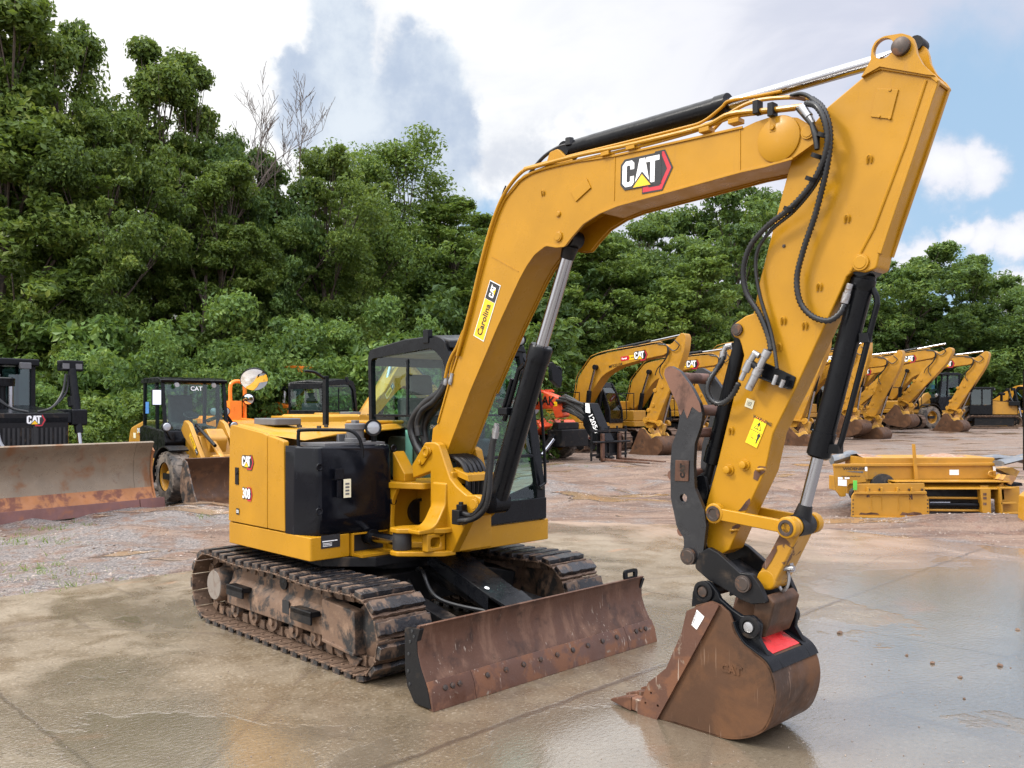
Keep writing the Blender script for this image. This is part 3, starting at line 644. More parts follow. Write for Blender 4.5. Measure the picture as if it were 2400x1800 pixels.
# vine covered mounds nearer the yard
def shrub_proto(key, seed, H, Rr, n, size, mat):
    V, F, tone, L, C = crown(seed, H, Rr, -.4, 11, 150, n, size, .7, .8); me = np_mesh('foliage', V, F, mat, tone)
    m = MB(); rnd = random.Random(seed)
    for l in L[:8]: m.tube(smooth_line([(rnd.uniform(-.3, .3), rnd.uniform(-.3, .3), -.1), (l[0] * .5, l[1] * .5, l[2] * .6), tuple(l)], 3), [.05, .045, .04, .035, .03, .025, .02], 5)
    o = m.build('stem', BARK); PROTO[key] = (me, o.data, H, Rr); bpy.data.objects.remove(o)
shrub_proto('s', 31, 4.0, 3.4, 24000, .105, VINE); shrub_proto('t', 32, 3.0, 2.2, 9000, .12, LEAF3)
for i, (k, u, top, Y, rad, lab) in enumerate([('s', 520, 690, 27.5, 3.4, 'largest vine covered mound, right behind the round mirror'), ('s', 680, 730, 28, 2.8, 'vine covered mound just left of the black cab'), ('s', 390, 760, 26.5, 2.4, 'vine mound behind the wheel loader cab'), ('s', 830, 690, 33, 3.0, 'vine tangle directly behind the black cab'),
                                              ('s', 95, 790, 24, 2.2, 'bush behind the upright cylinders of the bulldozer'), ('t', 225, 868, 21.5, 1.5, 'pale leafy bush between the bulldozer and the wheel loader'), ('t', 185, 930, 19.4, .9, 'small pale bush at the end of the bulldozer blade')]):
    me, tme, H, Rr = PROTO[k]; uu = u * 1.08499; X = (uu - 1200) / FS * Y; g = float(gz(X, Y)); top_ = HCAM + (HY - top * 1.08499) / FS * Y
    t = empty('vine_shrub' if k == 's' else 'leafy_bush', (X, Y, g), i * 2.1, lab, 'bush', 'bushes beside the yard'); t.scale = (rad / Rr, rad / Rr, (top_ - g) / H); obj_of('foliage', me, t); obj_of('stem', tme, t)
# short grass tufts and pebbles in the mud
rs = np.random.RandomState(9); P = []
for (x, y, s, n) in [(*(Frame(0, 0, 0).onZ((p[0] * .5425, 1150 + p[1] * .5425), 0)), .30, 22) for p in ((230, 160), (340, 215), (215, 410), (820, 105), (500, 100), (60, 215), (400, 110), (350, 360), (420, 250), (150, 330))]:
    for k in range(n): P.append((x + rs.normal() * s, y + rs.normal() * s))
for p in ((1270, 1090), (1730, 1000), (2310, 1005), (1620, 1030)):
    x, y = Frame(0, 0, 0).onZ(p, 0)
    for k in range(50): P.append((x + rs.normal() * .7, y + rs.normal() * .5))
P = np.array(P); n = len(P) * 5; b = np.repeat(P, 5, 0) + rs.normal(size=(n, 2)) * .03; z = gz(b[:, 0], b[:, 1]) - .02; h = rs.uniform(.02, .09, n); a = rs.uniform(0, 6.28, n); w = .006
B0 = np.stack([b[:, 0] - w * np.cos(a), b[:, 1] - w * np.sin(a), z], 1); B1 = np.stack([b[:, 0] + w * np.cos(a), b[:, 1] + w * np.sin(a), z], 1); T = np.stack([b[:, 0] + rs.normal(size=n) * .05, b[:, 1] + rs.normal(size=n) * .05, z + h], 1)
tag(obj_of('grass', np_mesh('grass', np.stack([B0, B1, T], 1).reshape(-1, 3), np.arange(3 * n).reshape(n, 3), LEAF3, rs.uniform(.3, 1, n))), 'thin grass growing through the mud', 'grass', kind='stuff')
def pebbles(name, n, fn, s0, s1, mat, label, seed):
    rs = np.random.RandomState(seed); V = []; F = []; k = 0
    base = np.array([(1, 0, 0), (-1, 0, 0), (0, 1, 0), (0, -1, 0), (0, 0, 1), (0, 0, -.6)], float); fc = [(0, 2, 4), (2, 1, 4), (1, 3, 4), (3, 0, 4), (2, 0, 5), (1, 2, 5), (3, 1, 5), (0, 3, 5)]
    for i in range(n):
        x, y, z = fn(rs); s = rs.uniform(s0, s1) * rs.uniform(.5, 1); a = rs.uniform(0, 6.28); c, d = math.cos(a), math.sin(a); v = base * (rs.uniform(.6, 1.3, (6, 1))) * s * np.array([1, .8, .6]); v = np.stack([v[:, 0] * c - v[:, 1] * d, v[:, 0] * d + v[:, 1] * c, v[:, 2]], 1) + np.array([x, y, z]); V.append(v); F.append(np.array(fc) + k); k += 6
    o = obj_of(name, np_mesh(name, np.concatenate(V), np.concatenate(F), mat, smooth=False)); tag(o, label, 'gravel', kind='stuff')
GRV = pmat('gravel_stone', (.27, .22, .185), .7, dirt=(.13, .085, .06), dscale=2, damt=(.4, .6), vary=.3)
def fpos(rs):
    while True:
        y = 8 + 22 * rs.uniform() ** 1.7; x = rs.uniform(-.62, .62) * y; u, v = slab_uv(x, y)
        if v > 6.05 or u > 9.3: return x, y, float(gz(x, y)) + float(lumps(np.array([x]), np.array([y]))[0]) + .0
pebbles('gravel', 9000, fpos, .008, .034, GRV, 'loose gravel scattered over the muddy yard', 3)
def spos(rs): 
    y = 4 + 8 * rs.uniform() ** 1.5; return rs.uniform(-.62, .62) * y, y, .006
pebbles('grit', 700, spos, .003, .010, GRV, 'grit scattered over the wet concrete', 4)
# ================================================================== the excavator in the middle
E = Frame(-1.05, 7.60, math.atan2(-.713, .701))
def KY(z, y, *pts): return [E.onY(p, y) for p in q(z, *pts)]
def KX(z, x, *pts): return [E.onX(p, x) for p in q(z, *pts)]
def v3(p, y): return (p[0], y, p[1])
EX = empty('excavator', (E.o[0], E.o[1], .008), E.yaw, 'large clean yellow mini excavator with black cab, raised boom and thumb bucket in the foreground', 'excavator')

# ---------------- undercarriage
def track_path():
    pts = []
    for k in range(13): a = R(90 + 180 * k / 12); pts.append((-1.13 + .272 * math.cos(a), .318 + .272 * math.sin(a)))
    for k in range(1, 16): pts.append((-1.13 + 2.25 * k / 16, .046))
    for k in range(13): a = R(-90 + 180 * k / 12); pts.append((1.12 + .262 * math.cos(a), .308 + .262 * math.sin(a)))
    for k in range(1, 16):
        s = k / 16; x = 1.12 - 2.25 * s
        sag = .020 * math.sin(math.pi * 2 * s) ** 2
        pts.append((x, .570 + .020 * s - sag))
    return pts
TP = track_path()
def resample(P, n):
    P = P + [P[0]]; d = [0]
    for i in range(1, len(P)): d.append(d[-1] + math.dist(P[i], P[i - 1]))
    out = []; j = 0
    for k in range(n):
        t = d[-1] * k / n
        while d[j + 1] < t: j += 1
        f = (t - d[j]) / (d[j + 1] - d[j]); a = P[j]; b = P[j + 1]
        out.append(((a[0] + (b[0] - a[0]) * f, a[1] + (b[1] - a[1]) * f)))
    return out, d[-1]
NS = 43
tp, plen = resample(TP, NS * 2)
pitch = plen / NS
def jag(mb, lo, hi, seed, n=9, amp=.006):
    """plate with worn, uneven long ends"""
    rnd = random.Random(seed)
    x0, y0, z0 = lo; x1, y1, z1 = hi
    ys = [y0 + (y1 - y0) * i / n for i in range(n + 1)]
    top = []; 
    rings = []
    for y in ys:
        e0 = x0 + rnd.uniform(-amp, amp); e1 = x1 + rnd.uniform(-amp, amp); zz = z1 + rnd.uniform(-amp, amp) * .6
        rings.append([(e0, y, z0), (e1, y, z0), (e1 - .004, y, zz), (e0 + .004, y, zz)])
    mb.rings(rings)
def shoe_mesh(seed):
    sm = MB()
    jag(sm, (-pitch * .49, -.225, 0), (pitch * .49, .225, .012), seed, 10, .003)
    jag(sm, (-pitch * .50, -.225, -.004), (-pitch * .36, .225, .020), seed + 1, 12, .004)
    for y in (-.07, .07):
        for x in (-.03, .03): sm.lathe((x, y, 0), (0, 0, -1), [(0, .013), (.012, .013), (.012, 0)], 6)
    for y in (-.16, .16): sm.lathe((0, y, 0), (0, 0, -1), [(0, .011), (.010, .011), (.010, 0)], 6)
    return sm
def pad_mesh(seed):
    pm = MB(); jag(pm, (-pitch * .31, -.222, .0125), (pitch * .37, .222, .052), seed, 11, .0045); return pm
for side in (-1, 1):
    tr = empty('track'); tr.parent = EX; tr.location = (0, side * .935, 0)
    lk = MB()
    for k in range(NS * 2):
        x, z = tp[k]; x2, z2 = tp[(k + 1) % len(tp)]; x0, z0 = tp[k - 1]
        a = math.atan2(z2 - z0, x2 - x0)
        lk.xf = Matrix.Translation((x, 0, z)) @ Matrix.Rotation(-a, 4, 'Y') 
        w = .052 if k % 2 else .072
        for yy in (-1, 1): lk.box((-pitch * .29, yy * w - .016, .010), (pitch * .29, yy * w + .016, .082))
        if k % 2: lk.lathe((0, -.075, .045), (0, 1, 0), [(0, .024), (.15, .024)], 10)
    lk.xf = None
    lk.build('track_chain', SHOE, tr, .003)
    protos = []
    for k in range(NS):
        x, z = tp[2 * k]; x2, z2 = tp[(2 * k + 1) % len(tp)]; x0, z0 = tp[2 * k - 1]
        a = math.atan2(z2 - z0, x2 - x0)
        if k < 4:
            sh = shoe_mesh(k * 5 + side).build('track_shoe', SHOE, tr, .003); protos.append(sh)
            pd = MB()
        else: sh = dup(protos[k % 4], tr, 'track_shoe')
        sh.location = (x, 0, z); sh.rotation_euler = (R(180), 0, 0)
        # outward is away from the loop: shoe +z points out
        sh.rotation_euler = (math.pi, -a, 0); sh.rotation_mode = 'XYZ'
        sh.matrix_basis = Matrix.Translation((x, 0, z)) @ Matrix.Rotation(-a, 4, 'Y') @ Matrix.Rotation(math.pi, 4, 'X')
    pr = []
    for k in range(NS):
        x, z = tp[2 * k]; x2, z2 = tp[(2 * k + 1) % len(tp)]; x0, z0 = tp[2 * k - 1]
        a = math.atan2(z2 - z0, x2 - x0)
        if k < 4: p_ = pad_mesh(k * 7 + 3).build('track_pad', PAD, tr, .005); pr.append(p_)
        else: p_ = dup(pr[k % 4], tr, 'track_pad')
        p_.matrix_basis = Matrix.Translation((x, 0, z)) @ Matrix.Rotation(-a, 4, 'Y') @ Matrix.Rotation(math.pi, 4, 'X')
    # track frame, rollers, idler, sprocket
    s = side; yo = s * 1.07
    fr = MB(); 
    prof = [(-.92, .46), (-.80, .50), (.55, .50), (.62, .44), (.62, .16), (-.98, .16), (-.98, .34)]
    fr.prism([(x, z, .02) for x, z in prof], s * .80, s * 1.01)
    body = MB()
    # sloping outer skirt of the frame, built from cross sections
    sec = []
    for x, zt, yw in ((-.93, .47, 1.065), (-.80, .50, 1.075), (.50, .455, 1.075), (.60, .42, 1.07)):
        sec.append([(x, s * .84, zt), (x, s * .93, zt), (x, s * (yw - .02), zt - .11), (x, s * yw, zt - .16), (x, s * yw, .19), (x, s * .84, .17)])
    body.rings(sec)
    f_o = fr.build('track_frame', MUDM, EX, .01)
    body.build('frame_skirt', MUDM, f_o, .01)
    gd = MB(); gd.prism([(.60, .47, .02), (1.02, .44, .02), (1.03, .135, .01), (.60, .165, .01)], s * .99, s * 1.085)
    gd.prism([(.62, .16), (1.03, .13), (1.03, .155), (.62, .185)], s * .97, s * 1.10)
    gd.prism([(.82, .14), (1.06, .11), (.97, .02), (.93, .02)], s * 1.03, s * 1.05)
    gd.build('idler_guard', MUDM, f_o, .008)
    st = MB(); st.box((-.78, min(s * 1.06, s * 1.15), .345), (-.50, max(s * 1.06, s * 1.15), .385)); st.box((-.78, min(s * 1.13, s * 1.15), .300), (-.50, max(s * 1.13, s * 1.15), .39))
    st.build('frame_step', BLM, f_o, .006)
    st = MB(); st.box((.26, min(s * 1.06, s * 1.15), .325), (.55, max(s * 1.06, s * 1.15), .365)); st.box((.26, min(s * 1.13, s * 1.15), .27), (.55, max(s * 1.13, s * 1.15), .37))
    st.build('frame_step', BLM, f_o, .006)
    hole = MB(); hole.box((.02, min(s * 1.07, s * 1.078), .27), (.12, max(s * 1.07, s * 1.078), .37)); hole.build('frame_opening', DGLS, f_o)  # solid dark plate, the shade inside the opening put into its colour
    for x in (-.82, -.50, -.18, .14, .46, .78):
        ro = MB(); ro.lathe((x, s * .80, .155), (0, s, 0), [(0, .07), (.03, .075), (.04, .055), (.2, .055), (.21, .075), (.25, .07), (.25, .03), (.27, .03), (.27, 0)], 18); ro.build('track_roller', MUDM, f_o)
    ro = MB(); ro.lathe((-.05, s * .84, .485), (0, s, 0), [(0, .045), (.02, .055), (.03, .04), (.12, .04), (.13, .055), (.19, .055), (.19, .02), (.2, 0)], 18); ro.build('carrier_roller', BLM, f_o)
    idl = MB(); idl.lathe((1.10, s * .85, .305), (0, s, 0), [(0, .05), (.03, .19), (.045, .205), (.065, .215), (.105, .215), (.125, .205), (.14, .19), (.17, .05)], 32); idl.build('idler', MUDM, EX)
    spk = MB(); spk.prism([((-1.13 + (.215 if k % 2 else .185) * math.cos(k * math.pi / 19)), .318 + (.215 if k % 2 else .185) * math.sin(k * math.pi / 19)) for k in range(38)], s * .90, s * .95)
    spk.lathe((-1.13, s * .80, .318), (0, s, 0), [(0, .17), (.10, .17), (.10, .15), (.2, .15), (.27, .142), (.285, .13), (.285, 0)], 28)
    spk.build('sprocket', MUDM, EX, .004)
    cap = MB(); cap.lathe((-1.13, s * 1.085, .318), (0, s, 0), [(0, .128), (.006, .124), (.008, 0)], 28); cap.build('drive_cover', pmat('dusty_grey_cover', (.21, .18, .155), .8, dirt=(.13, .085, .06), dscale=9, damt=(.5, .7)) if 'dusty_grey_cover' not in MATS else MATS['dusty_grey_cover'], EX)
cb = MB(); cb.prism([(-.6, -.55), (.6, -.55), (.6, .55), (-.6, .55)], .30, .56, 'z')
for sx in (-1, 1):
    for sy in (-1, 1): cb.bar((sx * .35, sy * .4, .46), (sx * .62, sy * .84, .34), .26, .2)
cb.lathe((0, 0, .55), (0, 0, 1), [(0, .48), (.10, .48), (.10, .42), (.17, .42)], 40)
cb.build('car_body', BLM, EX, .01)

# ---------------- dozer blade in front of the tracks
pa = [(2.045, -.002), (2.015, .10), (1.985, .165), (1.935, .25), (1.905, .33), (1.897, .41), (1.91, .475), (1.925, .505)]
bl = MB()
front = [(x - .07, z) for x, z in smooth_line(pa, 4)]; back = [(x - .030, z) for x, z in front[::-1]]
bl.prism(front + back, -1.16, 1.16)
bl.box((1.78, -1.10, .03), (1.86, 1.10, .13)); bl.box((1.77, -1.10, .38), (1.82, 1.10, .46))
BLD = bl.build('dozer_blade', RUST, EX, .004)
for s in (-1, 1):
    ep = MB(); ep.prism([(1.70, .47, .02), (1.86, .49, .01), (1.825, .40), (1.83, .33), (1.86, .25), (1.93, .13), (1.965, .01), (1.80, .01, .03), (1.73, .10), (1.705, .2)], s * 1.13, s * 1.165)
    epo = ep.build('end_plate', BLM, BLD, .003)
    for (x, z) in ((1.80, .43), (1.76, .39), (1.745, .31), (1.74, .2), (1.755, .12), (1.78, .46)):
        h = MB(); h.lathe((x, s * 1.166, z), (0, s, 0), [(0, .012), (.004, .010), (.004, 0)], 8); h.build('bolt', DGLS, epo)
for (ya, yb) in ((-1.16, -.80), (-.797, .797), (.80, 1.16)):
    ce = MB(); ce.prism([(1.985, -.004), (1.962, .10), (1.925, .168), (1.912, .160), (1.94, .09), (1.962, -.004)], ya, yb); ceo = ce.build('cutting_edge', EDGE, BLD, .003)
    ys = [ya + .12, ya + .18, ya + .24] if yb - ya < .5 else [ya + .12 + i * (yb - ya - .24) / 8 for i in range(9)]
    for y in ys:
        h = MB(); h.lathe((1.954, y, .115), (.9, 0, .35), [(0, .019), (.010, .018), (.013, .010), (.013, 0)], 8); h.build('bolt', BOLT, ceo)
lp = MB(); lp.prism(fillet([(.93, .50, .02), (1.10, .50, .02), (1.10, .575, .03), (.93, .575, .03)]), 1.815, 1.835, 'x', holes=[[(.97, .515), (1.06, .515), (1.06, .55), (.97, .55)]]); lp.build('lifting_eye', BLK, BLD, .003)
for s in (-1, 1):
    ar = MB(); ar.bar((.30, s * .33, .40), (1.80, s * .52, .20), .13, .17); ar.build('blade_arm', BLM, EX, .01)
cy = MB(); cy.cyl((.55, 0, .52), (1.25, 0, .36), .06); cy.cyl((1.25, 0, .36), (1.70, 0, .26), .032); cy.lathe((1.70, -.08, .26), (0, 1, 0), [(0, .07), (.16, .07)]); cy.build('blade_cylinder', BLM, EX)
gd = MB()
gd.rings([[(.62, -.17, .70), (.62, .17, .70), (.62, .17, .682), (.62, -.17, .682)], [(.80, -.165, .69), (.80, .165, .69), (.80, .165, .672), (.80, -.165, .672)], [(1.42, -.15, .47), (1.42, .15, .47), (1.42, .15, .452), (1.42, -.15, .452)], [(1.55, -.14, .42), (1.55, .14, .42), (1.55, .14, .405), (1.55, -.14, .405)]])
for s in (-1, 1): gd.rings([[(.70, s * .165, .69), (.70, s * .175, .62), (.70, s * .165, .62)], [(1.40, s * .15, .472), (1.40, s * .16, .36), (1.40, s * .15, .36)]])
gdo = gd.build('cylinder_guard', BLK, EX, .004)
g2 = MB(); g2.rings([[(1.44, -.16, .475), (1.44, .16, .475), (1.44, .16, .463), (1.44, -.16, .463)], [(1.70, -.13, .385), (1.70, .13, .385), (1.70, .13, .373), (1.70, -.13, .373)]]); g2.build('guard_flap', BLK, gdo, .003)
stk = MB(); dpl = Plane((1.32, -.09, .5145), (.1, -1, 0), (-.92, 0, .33)); dpoly(stk, dpl, circ(0, 0, .022, 16), .004, 0); stk.build('sticker', WHT, gdo)
for (a, b, c, d) in (((.50, -.22, .50), (.85, -.40, .44), (1.15, -.30, .22), (1.62, -.10, .26)), ((.55, -.16, .55), (.80, -.30, .60), (1.0, -.28, .40), (1.58, -.05, .33)), ((.45, -.3, .45), (.7, -.52, .40), (.9, -.40, .2), (1.4, -.2, .2))):
    h = MB(); h.tube(smooth_line([a, b, c, d], 10), .016, 8); h.build('blade_hose', HOSE, EX)

# ---------------- upper frame and covers
up = MB()
arc = [(1.50 * math.cos(R(a)), 1.50 * math.sin(R(a))) for a in (140, 150, 160, 170, 180, 190, 200, 210)]
plan = [(.42, -1.07, .02), (.42, -.72, .01), (.36, -.70, .01), (.36, .04), (.86, .08), (.90, .12, .03), (.90, 1.06, .05), (-.86, 1.07, .06)] + arc + [(-.885, -1.07, .06)]
up.prism(plan, .715, .895, 'z'); UP = up.build('upper_frame', YEL, EX, .008)
dk = MB(); dk.prism([(.60, -.60), (.60, .45), (-1.0, .8), (-1.0, -.8), (.30, -.9)], .640, .7145, 'z'); dk.build('swing_deck', BLM, UP, .006)
# bay of the swing cylinder
bay = MB(); bay.prism([(.345, .725), (.40, .725), (.40, .745), (.40, .885), (.345, .885)], -.70, -.695); 
bay.box((.36, -.70, .716), (.56, -.36, .738)); bay.box((.36, -.70, .878), (.43, -.36, .893)); bay.box((.36, -.705, .716), (.44, -.690, .893))
bay.build('cylinder_bay', YEL, UP, .004)
bd = MB(); bd.box((.362, -.695, .74), (.366, -.36, .87)); bd.build('bay_opening', DGLS, UP)  # thin dark sheet coloured as the shaded depth of the bay
# nose that carries the swing bracket
ns = MB(); ns.prism([(.30, -.36), (.50, -.36), (.74, -.24, .05), (.74, .10, .05), (.30, .30)], 1.225, 1.275, 'z'); ns.prism([(.30, -.32), (.46, -.32), (.70, -.2), (.70, .12), (.3, .25)], .72, .80, 'z')
ns.prism([(.30, .80), (.30, 1.225), (.52, 1.225), (.46, 1.12), (.44, .95), (.48, .80)], -.34, -.30)
ns.prism([(.30, .80), (.30, 1.225), (.62, 1.225), (.55, 1.12), (.52, .95), (.55, .80)], .02, .06)
ns.box((.30, -.34, .80), (.33, .20, 1.23))
ns.prism([(.36, 1.275), (.52, 1.275), (.52, 1.34), (.36, 1.52)], -.26, -.14)
ns.build('boom_nose', YEL, UP, .008)
tun = MB(); ty, tz = E.onX(q('C', (430, 1040))[0], .36); tun.lathe((.345, ty, tz), (1, -.1, 0), [(0, .0), (0, .11), (.05, .115), (.05, .09), (.02, .09), (.02, 0)], 24); tun.build('hose_opening', BLM, UP)
# yellow side doors
px = -1.075
dr = MB(); dr.prism([(-.885, .905, .01), (-.222, .905, .01), (-.222, 1.655, .02), (-.30, 1.672), (-.86, 1.735, .05)], px, px + .05)
DOOR = dr.build('side_door', YEL, EX, .012, seg=3)
dr2 = MB(); dr2.prism([(-.214, .905, .01), (.055, .905, .01), (.035, 1.615, .03), (-.214, 1.655, .02)], px, px + .05); dr2.build('side_panel', YEL, EX, .012, seg=3)
cw = MB(); cwp = [(-.885, -1.05, .05), (-.87, -.6)] ; cw.prism([(-.87, -1.07, .04)] + [(1.485 * math.cos(R(a)), 1.485 * math.sin(R(a))) for a in range(218, 138, -8)] + [(-.6, 1.05), (-.6, -.9), (-.80, -1.02)], .905, 1.70, 'z'); cw.build('counterweight', YEL, EX, .02, seg=3)
hd = MB()
hd.rings([[(-1.40, -.35, 1.69), (-1.30, .55, 1.69), (-.5, .55, 1.69), (.10, .03, 1.69), (.10, -.62, 1.655), (.06, -.90, 1.61), (-.25, -1.05, 1.65), (-.87, -1.05, 1.70)],
          [(-1.36, -.33, 1.735), (-1.25, .5, 1.735), (-.5, .50, 1.735), (.02, .03, 1.735), (.05, -.60, 1.695), (-.05, -.85, 1.67), (-.25, -1.01, 1.685), (-.83, -1.01, 1.742)]])
HOOD = hd.build('engine_hood', YEL, EX, .02, seg=3)
bmp = MB(); bmp.prism([(-.60, -.10, .06), (-.12, -.10, .06), (-.12, .25, .06), (-.60, .25, .06)], 1.728, 1.762, 'z'); bmp.build('hood_bulge', YEL, HOOD, .02, seg=3)
for x, y in ((-.35, -.70), (-.18, -.55), (-.10, -.28), (-.02, -.72), (-.5, -.62), (-.12, -.05), (-.3, -.25)):
    b = MB(); b.prism([(x - .025, y - .006), (x + .025, y - .006), (x + .025, y + .006), (x - .025, y + .006)], 1.71, 1.738 - .03 * max(0, -y - .4), 'z'); b.build('hood_slot', DGLS, HOOD)
vt = MB(); vt.prism([(-.86, -.86, .03), (-.48, -.86, .03), (-.48, -.60, .03), (-.86, -.60, .03)], 1.725, 1.785, 'z'); vt.build('hood_vent', GREYP, HOOD, .01)
# black tank cover at the front right corner
tk = MB()
def tank_sec(z, d, fx):
    return fillet([(.060, -1.072), (.19, -1.068 + d, .05), (.395 + fx, -.985 + d, .05), (.445 + fx, -.42), (.43 + fx, -.33, .03), (.20, -.33), (.05, -.6)], 6)
secs = []
for z, d, fx in ((.895, .0, -.005), (.905, .0, .004), (1.05, -.006, .014), (1.35, -.004, .008), (1.53, .0, .0), (1.565, .008, -.01), (1.58, .03, -.03)):
    secs.append([(p[0], p[1], z) for p in tank_sec(z, d, fx)])
tk.rings(secs); TK = tk.build('tank_cover', TANK, EX, .004)
for p in q('1', (860, 855), (858, 1110), (1288, 745), (1285, 1050)):
    y, z = E.onX(p, .455); sc_ = MB(); sc_.lathe((.447, y, z), (1, 0, 0), [(0, .032), (.010, .030), (.010, .018), (.004, .016), (.004, 0)], 18); sc_.build('cover_fastener', TANK, TK, .003)
sc_ = MB(); y0, z0 = E.onX(q('1', (972, 975))[0], .46); sc_.box((.45, y0 - .022, z0 - .075), (.466, y0 + .018, z0 + .06)); sc_.box((.45, y0 - .04, z0 + .07), (.470, y0 + .035, z0 + .15))
sc_.build('cover_latch', TANK, TK, .003)
lb = MB(); y0, z0 = E.onX(q('1', (1015, 975))[0], .462); pl = Plane((.464, y0, z0), (0, 1, 0), (0, 0, 1)); dpoly(lb, pl, [(-.034, -.072), (.034, -.072), (.034, .072), (-.034, .072)], .004, 0)
for k in range(4): dpoly(lb, pl, [(-.018, -.05 + k * .026), (.018, -.05 + k * .026), (.018, -.036 + k * .026), (-.018, -.036 + k * .026)], .006, 1)
lb.build('label', [CRM, GREYP], TK)
rail = MB(); rp = [(.10, -.98, 1.56), (.10, -.98, 1.675), (.12, -.955, 1.70), (.30, -.72, 1.70), (.36, -.66, 1.69), (.40, -.62, 1.64), (.415, -.60, 1.56), (.42, -.60, 1.48)]
rail.tube(smooth_line(rp, 5), .0145, 10); rail.build('hand_rail', BLK, EX)
tr_ = MB(); tr_.prism([(.05, -.95), (.35, -.90), (.39, -.36), (.1, -.3)], 1.578, 1.600, 'z'); tr_.box((.08, -.62, 1.60), (.12, -.5, 1.66)); tr_.tube([(.22, -.62, 1.6), (.22, -.62, 1.65), (.22, -.50, 1.65), (.22, -.50, 1.6)], .008); tr_.build('tank_top', GREYP, TK, .004)
fc = MB(); y0, z0 = E.onX(q('1', (1063, 700))[0], .25); fc.lathe((.25, y0, 1.60), (0, 0, 1), [(0, .085), (.03, .085), (.03, .072), (.10, .072), (.10, .082), (.145, .084), (.15, .07), (.15, 0)], 26); fc.box((.22, y0 - .02, 1.75), (.28, y0 + .02, 1.775)); fc.build('filler_cap', GREYP, EX, .003)
wl = MB(); c = E.onX(q('1', (1195, 625))[0], .36); wl.lathe((.28, c[0], c[1]), (.85, -.5, 0), [(0, .03), (.01, .055), (.05, .066), (.10, .066), (.10, .055), (.085, .052), (.085, 0)], 24); wl.tube([(.30, c[0], c[1] - .05), (.30, c[0], c[1] - .15)], .022); wl.tube(smooth_line([(.29, c[0], c[1]), (.25, c[0] - .09, c[1] - .02), (.27, c[0] - .11, c[1] - .12), (.3, c[0] - .05, c[1] - .15)], 6), .006, 6)
WL = wl.build('work_light', BLM, EX); ln = MB(); ln.lathe((.356, c[0] - .0425, c[1]), (.85, -.5, 0), [(0, .052), (.004, .05), (.010, .03), (.012, 0)], 20); ln.build('lens', LGHT, WL)
# writing and latch on the doors
def side_plane(p, y): x, z = E.onY(p, y); return Plane((x, y, z), (1, 0, 0), (0, 0, 1))
cat_logo(DOOR, side_plane(q('1', (444, 822))[0], px - .003), .200)
mo = MB(); pl = side_plane(q('1', (442, 1008))[0], px - .003)
dpoly(mo, pl, [(.0, -.058), (.062, -.058), (.085, 0), (.062, .058), (.0, .058)], .001, 2); dpoly(mo, pl, [(.0, -.045), (.055, -.045), (.073, 0), (.055, .045), (.0, .045)], .002, 1)
dtext(mo, pl, '308', .125, .003, 1, (-.012, 0), .007, .74); dtext(mo, pl, '308', .112, .0045, 0, (-.012, 0), .0035, .80); mo.build('model_number', [WHT, DBLK, DRED], DOOR)
cr = MB(); pl = side_plane(q('1', (386, 1108))[0], px - .003); dpoly(cr, pl, [(-.026, -.026), (.026, -.026), (.026, .026), (-.026, .026)], .001, 1); dtext(cr, pl, 'CR', .034, .003, 0, (0, 0), .001); cr.build('badge', [WHT, DBLK], DOOR)
la = MB(); pl = side_plane(q('1', (382, 902))[0], px - .003); o = pl.o; la.box((o.x - .030, px - .008, o.z - .075), (o.x + .030, px - .0005, o.z + .07)); la.lathe((o.x, px - .008, o.z + .02), (0, -1, 0), [(0, .014), (.006, .014), (.006, 0)], 14); la.build('door_latch', BLK, DOOR, .004)
pn = MB(); y0, z0 = E.onX(q('1', (920, 1280))[0], .42); pl = Plane((.423, y0, z0), (0, 1, 0), (0, 0, 1)); dpoly(pn, pl, [(-.085, -.05), (.085, -.05), (.085, .05), (-.085, .05)], .001, 0); dpoly(pn, pl, [(-.075, .0), (.06, .0), (.06, .008), (-.075, .008)], .003, 1)
for k in range(3): dpoly(pn, pl, [(-.07, -.035 + k * .010), (.01, -.035 + k * .010), (.01, -.031 + k * .010), (-.07, -.031 + k * .010)], .003, 1)
pn.build('warning_plate', [DBLK, WHT], UP)
# rear view mirrors on a post at the hood
ms = MB(); ms.bar((-.58, -.30, 1.72), (-.58, -.30, 2.16), .055, .035); ms.tube(smooth_line([(-.58, -.32, 2.14), (-.60, -.40, 2.19), (-.61, -.50, 2.20)], 6), .013); MS = ms.build('mirror_post', BLK, EX, .004)
y0, z0 = E.onX(q('1', (488, 344))[0], -.60)
mn = MB(); ax = Vector((.76, -.37, -.64)); mn.lathe((-.62, y0, z0), ax, [(-.008, .110), (.008, .116), (.014, .113)], 36); MN = mn.build('round_mirror', BLK, EX)
mg = MB(); mg.lathe(Vector((-.62, y0, z0)) + ax.normalized() * .013, ax, [(0, .112)] + [(.030 * (1 - (r / .112) ** 2), r) for r in (.10, .08, .06, .04, .02, .0)], 40); mg.build('mirror_glass', MIRR, MN)

